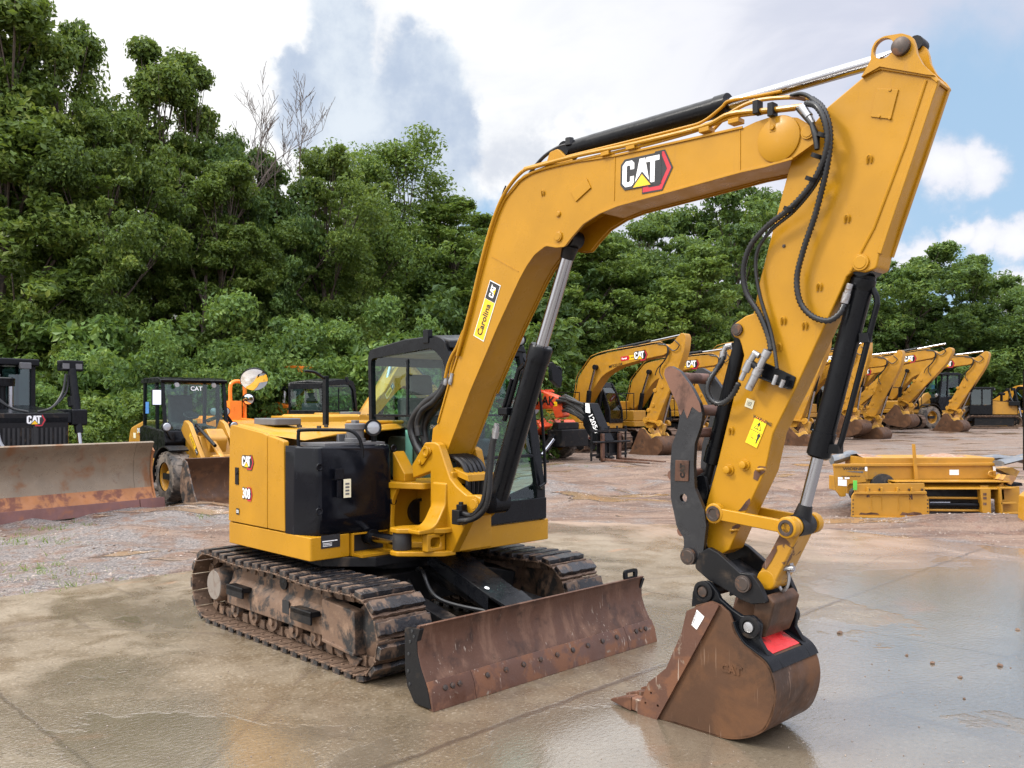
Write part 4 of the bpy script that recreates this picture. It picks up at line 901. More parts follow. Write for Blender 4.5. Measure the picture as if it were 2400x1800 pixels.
# ---------------- cab
yr, yl = .075, 1.00
CAB = empty('cab'); CAB.parent = EX; CAB.scale = (1, 1, .952); CAB.location = (0, 0, .0432)
so_ = [(-.44, 1.50, .1), (-.465, 2.40, .03), (-.44, 2.475, .03), (.05, 2.535, .1), (.60, 2.545, .14), (.70, 2.36, .1), (.80, 1.75), (.895, 1.2), (.90, .90), (.30, .90, .05), (.02, 1.05, .1), (-.30, 1.32, .1)]
hole = fillet([(-.400, 1.52, .1), (-.420, 2.395, .05), (.46, 2.455, .16), (.605, 2.34, .12), (.735, 1.75), (.80, 1.22, .06), (.30, 1.02, .1), (-.01, 1.14, .1), (-.27, 1.38, .1)], 5)
for y0, y1 in ((yr, yr + .05), (yl - .05, yl)):
    sf = MB(); sf.prism(so_, y0, y1, holes=[hole]); sf.build('side_frame', BLK, CAB, .012, seg=3)
rf = MB(); rf.rings([[(x, yr + .02, z) for x, z in ((-.45, 2.44), (-.44, 2.49), (.05, 2.555), (.48, 2.565), (.665, 2.51), (.69, 2.44))], [(x, .5, z + .03) for x, z in ((-.45, 2.44), (-.44, 2.49), (.05, 2.555), (.48, 2.565), (.665, 2.51), (.69, 2.44))], [(x, yl - .02, z) for x, z in ((-.45, 2.44), (-.44, 2.49), (.05, 2.555), (.48, 2.565), (.665, 2.51), (.69, 2.44))]]); ROOF = rf.build('roof', BLK, CAB, .015, seg=3)
lin = MB(); lin.box((-.40, yr + .055, 2.415), (.55, yl - .055, 2.435)); lin.build('headliner', BEIGE, CAB)
fl = MB(); fl.prism([(-.30, 1.10), (.88, .92), (.88, .88), (-.30, .95)], yr + .052, yl - .052); fl.box((-.43, yr + .052, 1.10), (-.39, yl - .052, 1.50)); fl.build('cab_floor', BEIGE, CAB, .005)
# front frame: posts, header, sill
ff = MB()
def fpt(t): return (.66 + (.895 - .66) * t, 2.47 + (1.20 - 2.47) * t)
for y0 in (yr + .0505, yl - .105):
    ff.prism([(.62, 2.46), (.67, 2.46), (.805, 1.75), (.90, 1.2), (.905, .905), (.86, .905), (.85, 1.2), (.755, 1.75)], y0, y0 + .0545)
ff.box((.855, yr + .0, .905), (.915, yl - .0, 1.10)); ff.box((.60, yr + .055, 2.40), (.675, yl - .055, 2.48))
ff.prism([(.815, 1.50), (.845, 1.50), (.855, 1.47), (.825, 1.47)], yr + .10, yl - .10)
ff.build('front_frame', BLK, CAB, .008)
fg = MB(); fg.rings([[(.645, yr + .1, 2.43), (.645, yl - .1, 2.43)], [(.79, yr + .1, 1.75), (.79, yl - .1, 1.75)], [(.828, yr + .1, 1.50), (.828, yl - .1, 1.50)], [(.88, yr + .1, 1.1), (.88, yl - .1, 1.1)]], cap=False) if False else None
fg = MB(); 
for a, b in (((.650, 2.41), (.785, 1.75)), ((.785, 1.75), (.835, 1.505))): fg.add([(a[0], yr + .1, a[1]), (a[0], yl - .1, a[1]), (b[0], yl - .1, b[1]), (b[0], yr + .1, b[1])], [(0, 1, 2, 3)])
fg.build('windscreen', GLS, CAB)
fg = MB(); fg.add([(.838, yr + .1, 1.475), (.838, yl - .1, 1.475), (.882, yl - .1, 1.09), (.882, yr + .1, 1.09)], [(0, 1, 2, 3)]); fg.build('lower_windscreen', GLS, CAB)
for y in (yr + .025, yl - .025):
    sg = MB(); sg.add([(x, y, z) for x, z in hole], [tuple(range(len(hole)))]); SG = sg.build('side_window', GLS, CAB)
    wf = MB(); wf.box((-.39, y - .008, 1.84), (.62, y + .008, 1.862)); wf.box((.085, y - .010, 1.86), (.110, y + .010, 2.37)); 
    wf.build('window_divider', BLK, SG, .003)
bg = MB(); bg.box((-.465, yr + .051, 1.50), (-.43, yl - .051, 1.86)); bg.build('rear_panel', BLK, CAB, .006); bg = MB(); bg.box((-.47, yr + .051, 2.33), (-.44, yl - .051, 2.46)); bg.build('rear_header', BLK, CAB, .006)
bg = MB(); bg.add([(-.45, yr + .06, 1.52), (-.45, yl - .06, 1.52), (-.455, yl - .06, 2.40), (-.455, yr + .06, 2.40)], [(0, 1, 2, 3)]); bg.build('rear_window', GLS, CAB)
st = MB(); st.prism([(-.26, 1.42, .04), (.22, 1.42, .05), (.24, 1.52, .05), (-.10, 1.52), (-.20, 2.02, .05), (-.34, 2.02, .05), (-.30, 1.5)], .30, .76); st.prism([(-.33, 2.05, .04), (-.22, 2.05, .04), (-.25, 2.25, .05), (-.35, 2.25, .05)], .40, .66); st.box((-.26, .32, 1.0), (.15, .74, 1.42)); ST = st.build('seat', SEATM, CAB, .03, seg=3)
hs = MB(); dtext(hs, Plane((-.15, .53, 1.93), (0, 1, 0), (-.2, 0, .98)), 'CAT', .09, .02, 0, bold=.002); hs.build('seat_lettering', GREYP, ST)
for y0, y1 in ((.14, .27), (.80, .92)):
    cs = MB(); cs.prism([(-.30, 1.05), (.25, 1.05), (.32, 1.62, .05), (-.25, 1.66, .05)], y0, y1); cs.tube([(.22, (y0 + y1) / 2, 1.62), (.26, (y0 + y1) / 2, 1.80)], .022); cs.build('console', BEIGE if y0 < .5 else SEATM, CAB, .015)
pk = MB(); pk.box((.05, yr + .035, 1.28), (.14, yr + .045, 1.72)); pk.build('window_sticker', pmat('pale_green_label', (.42, .62, .52), .5), CAB)
mon = MB(); mon.box((.58, .86, 1.70), (.62, .96, 1.92)); mon.build('display', SEATM, CAB, .01)
dl = MB(); ypts = [(E.onX(p, .93)) for p in q('A', (1400, 455), (1430, 475), (1447, 600), (1470, 900), (1482, 1200), (1470, 1240), (1435, 1265))]; dl.tube(smooth_line([(.93, y, z) for y, z in ypts], 5), .013, 8); dl.tube([(.93, ypts[0][0], ypts[0][1]), (.80, yl - .04, ypts[0][1] - .01)], .013, 8); dl.tube([(.93, ypts[-1][0], ypts[-1][1]), (.89, yl - .03, ypts[-1][1] - .02)], .014, 8); dl.build('grab_rail', BLK, EX)
mi = MB(); a0 = E.onX(q('A', (1440, 305))[0], .75); mc = E.onX(q('6', (320, 610))[0], .95)
mi.tube(smooth_line([(.66, yl - .05, a0[1] - .05), (.75, a0[0], a0[1]), (.92, mc[0] + .03, a0[1] - .01), (.96, mc[0] + .07, mc[1] + .06), (.96, mc[0] + .07, mc[1] - .03)], 6), .011, 8)
MP = [E.onX(p, .98) for p in q('6', (282, 455), (375, 560), (392, 640), (370, 748), (282, 660), (272, 560))]
mi.prism([(y, z, .012) for y, z in MP], .955, 1.0, 'x'); mi.build('cab_mirror', BLK, EX, .008)
rl = MB(); c = E.onX(q('A', (1318, 92))[0], .70); rl.lathe((.62, c[0], c[1]), (.8, -.55, -.1), [(0, .03), (.02, .05), (.07, .056), (.09, .056), (.09, .046), (.08, .045), (.08, 0)], 22); rl.tube([(.63, c[0], c[1] - .03), (.60, c[0] + .02, c[1] - .16), (.66, c[0] + .02, c[1] - .3)], .02); RL = rl.build('roof_light', BLK, EX); l2 = MB(); l2.lathe((.687, c[0] - .046, c[1] - .0085), (.8, -.55, -.1), [(0, .045), (.012, .02), (.013, 0)], 18); l2.build('lens', LGHT, RL)
ws = MB(); ws.box((.35, yr - .01, 2.50), (.42, yr + .04, 2.62)); ws.build('roof_bracket', BLK, CAB, .004)

# ---------------- swing bracket with its cylinder
ya = -.225
ear = KY('C', ya, (495, 203, .03), (610, 200, .04), (665, 230, .03), (800, 640), (880, 740), (1000, 845, .03), (1110, 845, .03), (1178, 885, .05), (1180, 960, .05), (1120, 1050, .02), (1010, 1180), (830, 1545, .02), (560, 1560), (560, 1300), (560, 560), (350, 640), (335, 480, .02))
xl = [p[0] for p in ear]
sb = MB()
EAR = [(p[0], p[1]) + tuple(p[2:]) for p in ear]
cut = max(p[0] for p in ear)
sb.prism(EAR, ya, ya + .075); 
EARF = KY('C', .225, (1150, 250, .02), (1200, 290), (1245, 520), (1185, 790, .03), (1370, 860), (1440, 850, .05), (1460, 930, .05), (1400, 1020, .04), (1240, 1190), (1080, 1525, .03), (900, 1540), (1000, 1100), (1000, 700), (1100, 300, .03))
sb.prism(EARF, .225 - .075, .225)
fx0 = KY('C', 0., (700, 1100))[0]
# casting between the ears and flared lug for the swing cylinder
xa = E.onY(q('C', (800, 1000))[0], ya)[0]; zb = E.onY(q('C', (700, 1555))[0], ya)[1]
sb.box((xa - .10, ya + .05, zb + .02), (xa + .03, .19, zb + .36))
sb.prism([(xa - .05, zb + .30), (xa + .14, zb + .40), (xa + .14, zb + .36), (xa - .02, zb + .24)], ya + .07, .16)
pinp = E.onY(q('C', (220, 1400))[0], -.47)
px_, pz_ = pinp
print('swing pin', pinp, 'ear', ear[0], ear[10], 'xa', xa, 'zb', zb)
for z0, z1, rr in ((pz_ + .068, pz_ + .108, .085), (pz_ - .108, pz_ - .068, .09)):
    sb.prism([(px_ - .06, -.56, .05), (px_ + .06, -.56, .05), (xa + .02, -.30), (xa + .03, ya + .04), (xa - .22, ya + .04), (px_ - .075, -.42)], z0, z1, 'z')
sb.prism([(-.42, pz_ - .07), (-.42, pz_ + .07), (-.24, pz_ + .07), (-.24, pz_ - .07)], xa - .10, xa - .03, 'x', holes=[fillet([(-.385, pz_ - .035, .03), (-.29, pz_ - .035, .03), (-.29, pz_ + .035, .03), (-.385, pz_ + .035, .03)])])
sb.prism([(ya + .02, pz_ + .46), (ya - .012, pz_ + .44), (ya - .02, pz_ + .28, .1), (ya - .12, pz_ + .115, .16), (-.50, pz_ + .105), (-.50, pz_ + .07), (ya + .02, pz_ + .07)], xa - .20, xa - .03, 'x')
sb.lathe((xa - .16, -.05, zb + .02), (0, 0, 1), [(0, .11), (.14, .11), (.14, .085), (.34, .085), (.34, .11), (.43, .11)], 24)
sb.prism([(xa - .25, -.2), (xa + .0, -.2), (xa + .0, .12), (xa - .25, .12)], 1.28, 1.38, 'z')
SB = sb.build('swing_bracket', YEL, EX, .012, seg=3)
bp = E.onY(q('C', (530, 315))[0], ya)
kp = MB(); kp.prism(KY('C', ya - .008, (500, 270, .04), (560, 265, .04), (580, 320, .04), (480, 470, .04), (440, 490, .04), (425, 440, .04)), ya - .016, ya - .001); kp.lathe((bp[0], ya - .016, bp[1]), (0, -1, 0), [(0, .042), (.014, .042), (.014, .022), (.006, .020), (.006, 0)], 20)
p2 = E.onY(q('C', (450, 445))[0], ya); kp.lathe((p2[0], ya - .016, p2[1]), (0, -1, 0), [(0, .022), (.012, .020), (.012, 0)], 12); kp.build('pin_keeper', YEL, SB, .003)
cp = E.onY(q('C', (1100, 955))[0], ya)
kp = MB(); kp.lathe((cp[0], ya - .001, cp[1]), (0, -1, 0), [(0, .050), (.012, .050), (.012, .038), (.016, .036), (.016, 0)], 24); kp.build('cylinder_pin', YEL, SB, .002)
bu = MB(); bu.lathe((px_, -.47, pz_ - .066), (0, 0, 1), [(0, .07), (.01, .074), (.12, .074), (.132, .07)], 26); bu.build('swing_bushing', RUB, SB)
sw = MB(); sw.cyl((.05, -.52, pz_), (.44, -.515, pz_), .058); sw.lathe((.40, -.515, pz_), (1, .1, 0), [(0, .064), (.05, .064)]); SWC = sw.build('swing_cylinder', BLK, EX)
sw = MB(); sw.cyl((.44, -.515, pz_), (px_ - .03, -.475, pz_), .040); sw.build('cylinder_rod', CHR, SWC)

# ---------------- boom
bw = .145
bpx = q('A', (690, 1020, .03), (640, 1035, .05), (585, 960, .05), (582, 895), (592, 800, .01), (635, 760, .02), (740, 385)) + q('4', (84, 1327), (150, 1080), (198, 890, .12), (245, 780, .12), (330, 675, .12), (440, 630, .12), (720, 588), (1000, 527), (1275, 466), (1330, 440, .05), (1400, 417, .05), (1510, 422, .05), (1590, 470, .03), (1600, 520, .03), (1490, 598, .05), (1370, 632, .05), (1265, 655), (1000, 728), (735, 800, .05), (655, 833, .1), (585, 878, .08), (535, 935, .02), (505, 975, .03), (470, 978, .03), (425, 970, .08), (375, 1010, .1), (340, 1060, .1), (310, 1115, .05)) + q('A', (1100, 0), (880, 520))
bo = [E.onY(p, -bw) for p in bpx]
BM = MB(); BM.prism(bo, -bw, -bw + .02); BM.prism(bo, bw - .02, bw)
# belly, back and end plates between the two side plates, following the outline
bof = [p for p in fillet(bo)]
n = len(bof)
def nearest(pt): return min(range(n), key=lambda i: math.dist(bof[i], pt))
i0 = nearest(E.onY(q('4', (1490, 598))[0], -bw)); i1 = nearest(E.onY(q('A', (690, 1020))[0], -bw)); i2 = nearest(E.onY(q('A', (635, 760))[0], -bw)); i3 = nearest(E.onY(q('4', (1275, 466))[0], -bw))
def inner(line, d):
    o = []
    for i, p in enumerate(line):
        a = line[max(i - 1, 0)]; b = line[min(i + 1, len(line) - 1)]; t = Vector((b[0] - a[0], b[1] - a[1])).normalized()
        o.append((p[0] + t.y * d, p[1] - t.x * d))
    return o
# orientation of outline: find sign so that 'inner' goes inward
area = sum(bof[i - 1][0] * bof[i][1] - bof[i][0] * bof[i - 1][1] for i in range(n)); sg = -1 if area > 0 else 1
lug = nearest(E.onY(q('4', (585, 878))[0], -bw)); lug2 = nearest(E.onY(q('4', (375, 1010))[0], -bw))
belly1 = bof[i0:lug + 1]; belly2 = bof[lug2:] + bof[:1]
mid = [E.onY(p, -bw) for p in q('4', (700, 790), (600, 800), (480, 880), (370, 985))]
for seg_ in ([bof[i] for i in range(i0, lug - 3)] + [mid[1], mid[2]] + [bof[i] for i in range(lug2 + 2, n)] + [bof[0]], [bof[i] for i in range(i2, i3 + 1)]):
    ln_ = inner(seg_, sg * .014); BM.ribbon(ln_, -bw + .02, bw - .02, .016)
BOOM = BM.build('boom', YEL, EX, .006)
fl_ = MB()
for seg_ in (bof[i0:], bof[i2:i3 + 1]): fl_.ribbon(inner(seg_, -sg * .002), -bw - .010, -bw - .0005, .014); fl_.ribbon(inner(seg_, -sg * .002), bw + .0005, bw + .010, .014)
fl_.build('boom_flange', YEL, BOOM, .003)
def disc_on(name, z, p, y, r, h, mat, parent, prof=None, n=22):
    x, zz = E.onY(q(z, p)[0], y); m = MB(); m.lathe((x, y, zz), (0, -1, 0), prof or [(0, r), (h, r), (h, r * .78), (h + .004, r * .74), (h + .004, 0)], n); return m.build(name, mat, parent, .0015)
disc_on('boss_plate', '4', (1430, 515), -bw - .0005, .128, .006, YEL, BOOM, [(0, .128), (.008, .128), (.011, .124), (.011, 0)], 40)
disc_on('boom_stick_pin', '4', (1557, 484), -bw, .040, .012, YEL, BOOM)
disc_on('cylinder_pin', '4', (478, 935), -bw, .036, .012, YEL, BOOM)
disc_on('bolt', '4', (478, 838), -bw, .020, .010, YEL, BOOM)
for z, P_ in (('4', ((532, 742), (600, 682), (620, 725), (555, 785))),):
    m = MB(); m.prism(KY(z, -bw, *P_), -bw - .010, -bw - .0005); c_ = m.build('access_cover', YEL, BOOM, .003)
    for p in P_[:]:
        pass
# seams across the side plate
for a, b in (((722, 592), (718, 780)), ((1262, 474), (1262, 650)), ((190, 1020), (305, 1085))):
    m = MB(); A = E.onY(q('4', a)[0], -bw); B = E.onY(q('4', b)[0], -bw); m.bar((A[0], -bw - .001, A[1]), (B[0], -bw - .001, B[1]), .006, .006, (0, 1, 0)); m.build('weld_seam', YEL, BOOM)
def loop_on(z, p, y, parent, s=1.0):
    x, zz = E.onY(q(z, p)[0], y); m = MB(); m.tube(smooth_line([(x - .012 * s, y - .003, zz - .02 * s), (x - .008 * s, y - .012, zz + .012 * s), (x + .003, y - .013, zz + .02 * s), (x + .012 * s, y - .012, zz + .008 * s), (x + .008 * s, y - .003, zz - .02 * s)], 4), .0055 * s, 6); m.build('tie_loop', YEL, parent)
loop_on('4', (412, 748), -bw, BOOM, .9)
u_ax = Vector((E.onY(q('4', (1200, 530))[0], -bw)[0] - E.onY(q('4', (740, 628))[0], -bw)[0], 0, E.onY(q('4', (1200, 530))[0], -bw)[1] - E.onY(q('4', (740, 628))[0], -bw)[1])).normalized()
x, z = E.onY(q('4', (855, 655))[0], -bw); lgo = Plane((x, -bw - .002, z), u_ax, Vector((-u_ax.z, 0, u_ax.x))); cat_logo(BOOM, lgo, .395)
# long dealer label on the lower boom
A, B, C, D = [E.onY(p, -bw) for p in q('4', (110, 1365), (155, 1388), (230, 1143), (182, 1125))]
ua = (Vector((D[0] - A[0], 0, D[1] - A[1]))).normalized(); o_ = Vector(((A[0] + C[0]) / 2, -bw - .002, (A[1] + C[1]) / 2)); pl = Plane(o_, ua, Vector((-ua.z, 0, ua.x)))
Lh = math.dist(A, D) / 2; Wh = math.dist(A, B) / 2
lb = MB(); dpoly(lb, pl, [(-Lh, -Wh), (Lh, -Wh), (Lh, Wh), (-Lh, Wh)], .001, 0); dpoly(lb, pl, [(-Lh + .006, -Wh + .006), (Lh * .36, -Wh + .006), (Lh * .36, Wh - .006), (-Lh + .006, Wh - .006)], .002, 2); dpoly(lb, pl, [(Lh * .37, -Wh + .006), (Lh - .006, -Wh + .006), (Lh - .006, Wh - .006), (Lh * .37, Wh - .006)], .002, 1)
dtext(lb, pl, 'Carolina', Wh * 1.25, .004, 1, (-Lh * .32, 0), .0015, .92)
k_ = Lh * .42 / 92
for Pl in (C_, A_, T_): dpoly(lb, pl, [(Lh * .69 + (x - 46) * k_, (y - 26) * k_) for x, y in Pl], .004, 0)
dpoly(lb, pl, [(Lh * .69 + (x - 46) * k_, (y - 26) * k_) for x, y in ((27, -5), (73, -5), (50, 22))], .005, 2)
lb.build('dealer_label', [WHT, DBLK, DYEL], BOOM)
# steel pipes along the boom
def pipe(name, pts, y, r, mat, par, n=8, k=5):
    m = MB(); L = [E.onY(p, y) for p in pts]; m.tube(smooth_line([(x, y, z) for x, z in L], k), r, n); return m.build(name, mat, par)
pipe('boom_pipe', q('A', (690, 400), (712, 300), (745, 220), (780, 160), (840, 20)) + q('4', (40, 1450), (95, 1250), (150, 1020), (200, 850), (250, 740), (320, 655), (390, 630), (560, 585), (800, 535), (1100, 460), (1220, 405), (1400, 388), (1530, 372)), -.165, .0135, YEL, BOOM)
pipe('boom_pipe', q('A', (725, 395), (740, 300), (775, 200)) + q('4', (60, 1400), (110, 1220), (170, 980), (225, 815), (285, 720), (340, 672), (420, 640), (600, 598), (820, 548), (1000, 500), (1120, 462), (1230, 420), (1350, 402), (1500, 385)), -.150, .011, YEL, BOOM)
pipe('boom_pipe', q('4', (330, 640), (520, 588), (760, 530), (1000, 470), (1100, 440), (1180, 380), (1215, 350), (1330, 330), (1440, 308)), -.06, .010, YEL, BOOM)
pipe('boom_pipe', q('4', (1140, 480), (1220, 402), (1330, 350), (1480, 335), (1560, 345)), -.08, .012, YCH, BOOM)
for p in ((690, 580), (800, 553), (1118, 478), (1245, 440)):
    x, z = E.onY(q('4', p)[0], -.14); m = MB(); m.cbox((x, -.14, z), (.07, .07, .028)); m.build('pipe_clamp', YEL, BOOM, .004)
for p in ((1338, 380), (1402, 390)):
    x, z = E.onY(q('4', p)[0], -.165); m = MB(); m.cbox((x, -.165, z), (.035, .06, .075)); m.build('pipe_clamp', BLM, BOOM, .004)
x, z = E.onY(q('4', (1405, 440))[0], -.150); m = MB(); m.cbox((x, -.152, z), (.038, .012, .12)); m.lathe((x, -.158, z - .035), (0, -1, 0), [(0, .015), (.012, .015), (.012, 0)], 6); m.build('clamp_bracket', YEL, BOOM, .003)
pipe('signal_wire', q('4', (250, 715), (238, 745), (225, 800), (205, 865), (175, 930), (160, 1010), (145, 1090)), -.12, .006, HOSE, BOOM, 6)
# stick cylinder lying on the boom
a = E.onY(q('4', (540, 558))[0], 0); b = E.onY(q('4', (1200, 368))[0], 0); c = E.onY(q('4', (1960, 118))[0], -.09)
d_ = (Vector((b[0], b[1])) - Vector((a[0], a[1]))).normalized()
m = MB(); m.cyl((a[0], 0, a[1]), (b[0], 0, b[1]), .062, n=28); m.lathe((b[0], 0, b[1]), (-d_.x, 0, -d_.y), [(-.02, .05), (-.02, .068), (.06, .068), (.06, .062)], 28); m.lathe((a[0] - d_.x * .04, -.06, a[1] - d_.y * .04), (0, 1, 0), [(0, .055), (.12, .055)], 20); SCY = m.build('stick_cylinder', BLK, EX)
m = MB(); m.cyl((b[0], 0, b[1]), (c[0], 0, c[1]), .036, n=22); m.build('cylinder_rod', CHR, SCY)
m = MB(); m.prism(KY('4', -.05, (440, 625), (455, 575, .03), (490, 560, .04), (520, 590, .02), (560, 612), (520, 625)), -.09, -.06); m.prism(KY('4', .05, (440, 640), (455, 590, .03), (490, 575, .04), (520, 605, .02), (560, 627), (520, 640)), .06, .09); m.build('cylinder_bracket', YEL, BOOM, .004)
m = MB(); A = [E.onY(p, -.05) for p in q('4', (525, 535), (480, 548), (420, 585), (370, 640), (330, 700))]; m.tube(smooth_line([(x, -.05, z) for x, z in A], 5), .013, 8); m.lathe((A[0][0], -.05, A[0][1] - .01), (0, 0, 1), [(0, .03), (.05, .03)], 8); m.build('cylinder_hose', HOSE, SCY)
# boom cylinder between bracket and boom
top = E.onY(q('4', (478, 935))[0], -bw); bt = cp
mid_ = E.onY(q('A', (1410, 140))[0], 0); 
T = Vector((top[0], 0, top[1])); Bq = Vector((bt[0], 0, bt[1])); dd = (T - Bq).normalized(); Lb = (Vector((mid_[0], 0, mid_[1])) - Bq).dot(dd); Lb = max(.75, min(Lb, (T - Bq).length - .3))
m = MB(); m.lathe(Bq + Vector((0, -.075, 0)), (0, 1, 0), [(0, .085), (.15, .085)], 24); m.cyl(Bq + dd * .05, Bq + dd * Lb, .082, n=30); m.lathe(Bq + dd * Lb, -dd, [(-.015, .045), (-.015, .078), (0, .088), (.10, .088), (.10, .082)], 30)
BC = m.build('boom_cylinder', BLK, EX)
m = MB(); m.cyl(Bq + dd * Lb, T - dd * .06, .046, n=24); m.build('cylinder_rod', CHR, BC)
m = MB(); m.lathe(T + Vector((0, -.06, 0)), (0, 1, 0), [(0, .06), (.12, .06)], 20); m.cyl(T - dd * .05, T - dd * .14, .06, .05); m.build('rod_end', BLM, BC)
# pipe on the cylinder with hoses down to the manifold
sd = Vector((-dd.z, 0, dd.x)) * .0 + Vector((0, -1, 0)); off = Vector((-dd.z, 0, dd.x))
m = MB(); m.tube([Bq + dd * (Lb - .16) + off * .08 - Vector((0, .03, 0)), Bq + dd * (Lb - .22) + off * .125 - Vector((0, .03, 0)), Bq + dd * .62 + off * .125 - Vector((0, .03, 0))], .020, 10); m.tube([Bq + dd * .95 + off * .15 - Vector((0, .05, 0)), Bq + dd * .72 + off * .15 - Vector((0, .05, 0))], .014); m.build('cylinder_pipe', BLK, BC)
m = MB(); m.cbox(tuple(Bq + dd * .70 + off * .12 - Vector((0, .04, 0))), (.10, .10, .06)); m.build('pipe_clamp', BLK, BC, .01)
mf = E.onY(q('C', (920, 1110))[0], ya - .05)
m = MB(); m.cbox((mf[0], ya - .05, mf[1]), (.085, .09, .11)); m.cbox((mf[0] + .01, ya - .04, mf[1] + .07), (.06, .06, .05)); m.lathe((mf[0] + .015, ya - .05, mf[1] + .06), (0, 0, 1), [(0, .02), (.055, .02)], 6); MF = m.build('hose_manifold', BLM, EX, .006)
for oy, zz, k in ((-.05, .03, 0), (-.09, -.025, 1)):
    P_ = [(mf[0] + .04, ya + oy, mf[1] + zz)] + [(x, ya - .06 - .03 * k, z) for x, z in KY('C', ya - .06, *(((1080, 1090), (1190, 960), (1230, 820), (1260, 600), (1310, 250), (1350, 90)) if k == 0 else ((1120, 1130), (1250, 1020), (1310, 830), (1330, 560), (1360, 250), (1390, 120))))]
    m = MB(); m.tube(smooth_line(P_, 8), .021, 10); m.build('cylinder_hose', HOSE, EX)
    e = P_[-1]; m = MB(); m.lathe(e, (.25, 0, 1), [(-.02, .022), (.03, .026), (.03, .018), (.07, .018)], 8); m.build('hose_fitting', STL, EX)
# bundle of hoses under the boom foot
for k in range(5):
    m = MB(); y = -.10 + .045 * k
    m.tube(smooth_line([(xa - .20, y, 1.50), (xa - .02, y, 1.46), (xa + .06, y, 1.36), (xa + .06, y, 1.20), (xa - .03, y, 1.06)], 8), .021, 8); m.build('bracket_hose', HOSE, EX)
m = MB(); m.prism([(xa - .06, 1.41), (xa + .12, 1.36), (xa + .135, 1.31), (xa - .04, 1.35)], -.15, .15); m.build('hose_guard', YEL, EX, .004)
# big black hose sleeve beside the cab
for pts_, y, r in ((((690, 450), (650, 520), (540, 600), (455, 700), (425, 800), (450, 900), (500, 1000)), -.06, .040), (((700, 480), (640, 590), (560, 690), (525, 800), (540, 930)), .0, .045), (((705, 430), (672, 500), (600, 590), (510, 660), (470, 760), (480, 860)), -.09, .028)):
    m = MB(); L = KY('A', y, *pts_); m.tube(smooth_line([(x, y, z) for x, z in L], 8), r, 12); m.build('hose_sleeve', HOSE, EX)
for p in ((690, 425), (728, 420)):
    x, z = E.onY(q('A', p)[0], -.15); m = MB(); m.lathe((x, -.15, z - .03), (.3, 0, 1), [(0, .018), (.03, .022), (.05, .016), (.09, .016)], 10); m.build('hose_fitting', STL, EX)

# ---------------- stick
sw_ = .082
spx = q('4', (1800, 240, .01), (1868, 203, .03), (1960, 212), (2090, 236, .01), (2112, 262, .01), (2010, 570), (1905, 880), (1862, 1020, .03), (1850, 1075, .03), (1800, 1092, .02), (1752, 1085, .03), (1722, 1110, .02), (1700, 1165)) + q('H', (1640, 770), (1400, 1250)) + q('3', (790, 460), (715, 620), (640, 790, .02), (600, 812, .02), (545, 775, .02), (540, 610), (590, 430)) + q('H', (1090, 430), (1065, 330, .02), (1040, 255, .03), (985, 240, .03), (955, 170, .06), (980, 105, .05), (1110, 15, .02), (1190, -10)) + q('4', (1345, 1130), (1430, 800), (1500, 540), (1640, 375))
so2 = [E.onY(p, -sw_) for p in spx]
m = MB(); m.prism(so2, -sw_, sw_); STK = m.build('stick', YEL, EX, .014, seg=3)
# folded edge strip along the front of the stick and the far plate
fs = [E.onY(p, -sw_) for p in q('4', (2092, 240), (2112, 262), (2010, 570), (1905, 880), (1862, 1010))]
m = MB(); m.ribbon(fs, -sw_ - .004, -sw_ + .025, .022); m.ribbon(fs, sw_ - .025, sw_ + .004, .022); m.build('edge_flange', YEL, STK, .004)
m = MB(); rd = [E.onY(p, -sw_) for p in q('4', (2065, 262), (1975, 540), (1840, 900), (1740, 1085))]; m.tube([(x, -sw_ - .0, z) for x, z in rd], .009, 8); m.build('ridge', YEL, STK)
tpl = q('4', (1790, 250), (1830, 180), (1835, 130, .05), (1850, 95, .05), (1890, 74, .05), (1965, 62, .05), (2010, 75, .05), (2022, 110, .03), (2030, 150), (2055, 195, .05), (2105, 243, .0), (2070, 240), (1870, 205))
for y0, y1 in ((-.105, -.075), (.075, .105)):
    P_ = [E.onY(p, -.09) for p in tpl]; h = E.onY(q('4', (1886, 127))[0], -.09)
    m = MB(); m.prism(P_, y0, y1, holes=[circ(h[0], h[1], .052, 24)]); m.build('lifting_bracket', YEL, STK, .006)
m = MB(); P_ = [E.onY(p, -.095) for p in q('4', (1815, 235), (1868, 200), (2095, 236), (2116, 262), (2110, 272), (2085, 250), (1868, 214))]; m.prism(P_, -.095, .095); m.build('top_plate', YEL, STK, .003)
disc_on('bracket_pin', '4', (1960, 118), -.106, .046, .02, BOLT, STK, [(0, .046), (.022, .046), (.026, .04), (.026, 0)])
m = MB(); t_ = E.onY(q('4', (2030, 110))[0], .1); m.lathe((t_[0], .06, t_[1]), (0, 1, 0), [(0, .04), (.09, .04)], 14); m.build('pin_retainer', BLM, STK)
m = MB(); P_ = KY('4', -sw_, (1855, 297), (1948, 302), (1915, 430), (1828, 420)); m.prism(P_, -sw_ - .008, -sw_ - .0005); AC = m.build('access_cover', YEL, STK, .002)
for p in ((1910, 303), (1862, 417), (1908, 425)): disc_on('bolt', '4', p, -sw_ - .008, .009, .004, YEL, AC, [(0, .009), (.005, .008), (.005, 0)], 8)
disc_on('cylinder_pin', '4', (1784, 1048), -sw_, .044, .012, YEL, STK)
disc_on('thumb_cylinder_pin', 'H', (1026, 162), -sw_, .036, .016, BOLT, STK)
disc_on('bolt', '4', (1452, 977), -sw_, .010, .004, BOLT, STK)
for z_, p in (('4', (1822, 603)), ('4', (1725, 860)), ('4', (1605, 1155)), ('4', (1450, 1300)), ('4', (1543, 1322)), ('H', (962, 1225)), ('H', (1470, 345))): loop_on(z_, p, -sw_, STK)
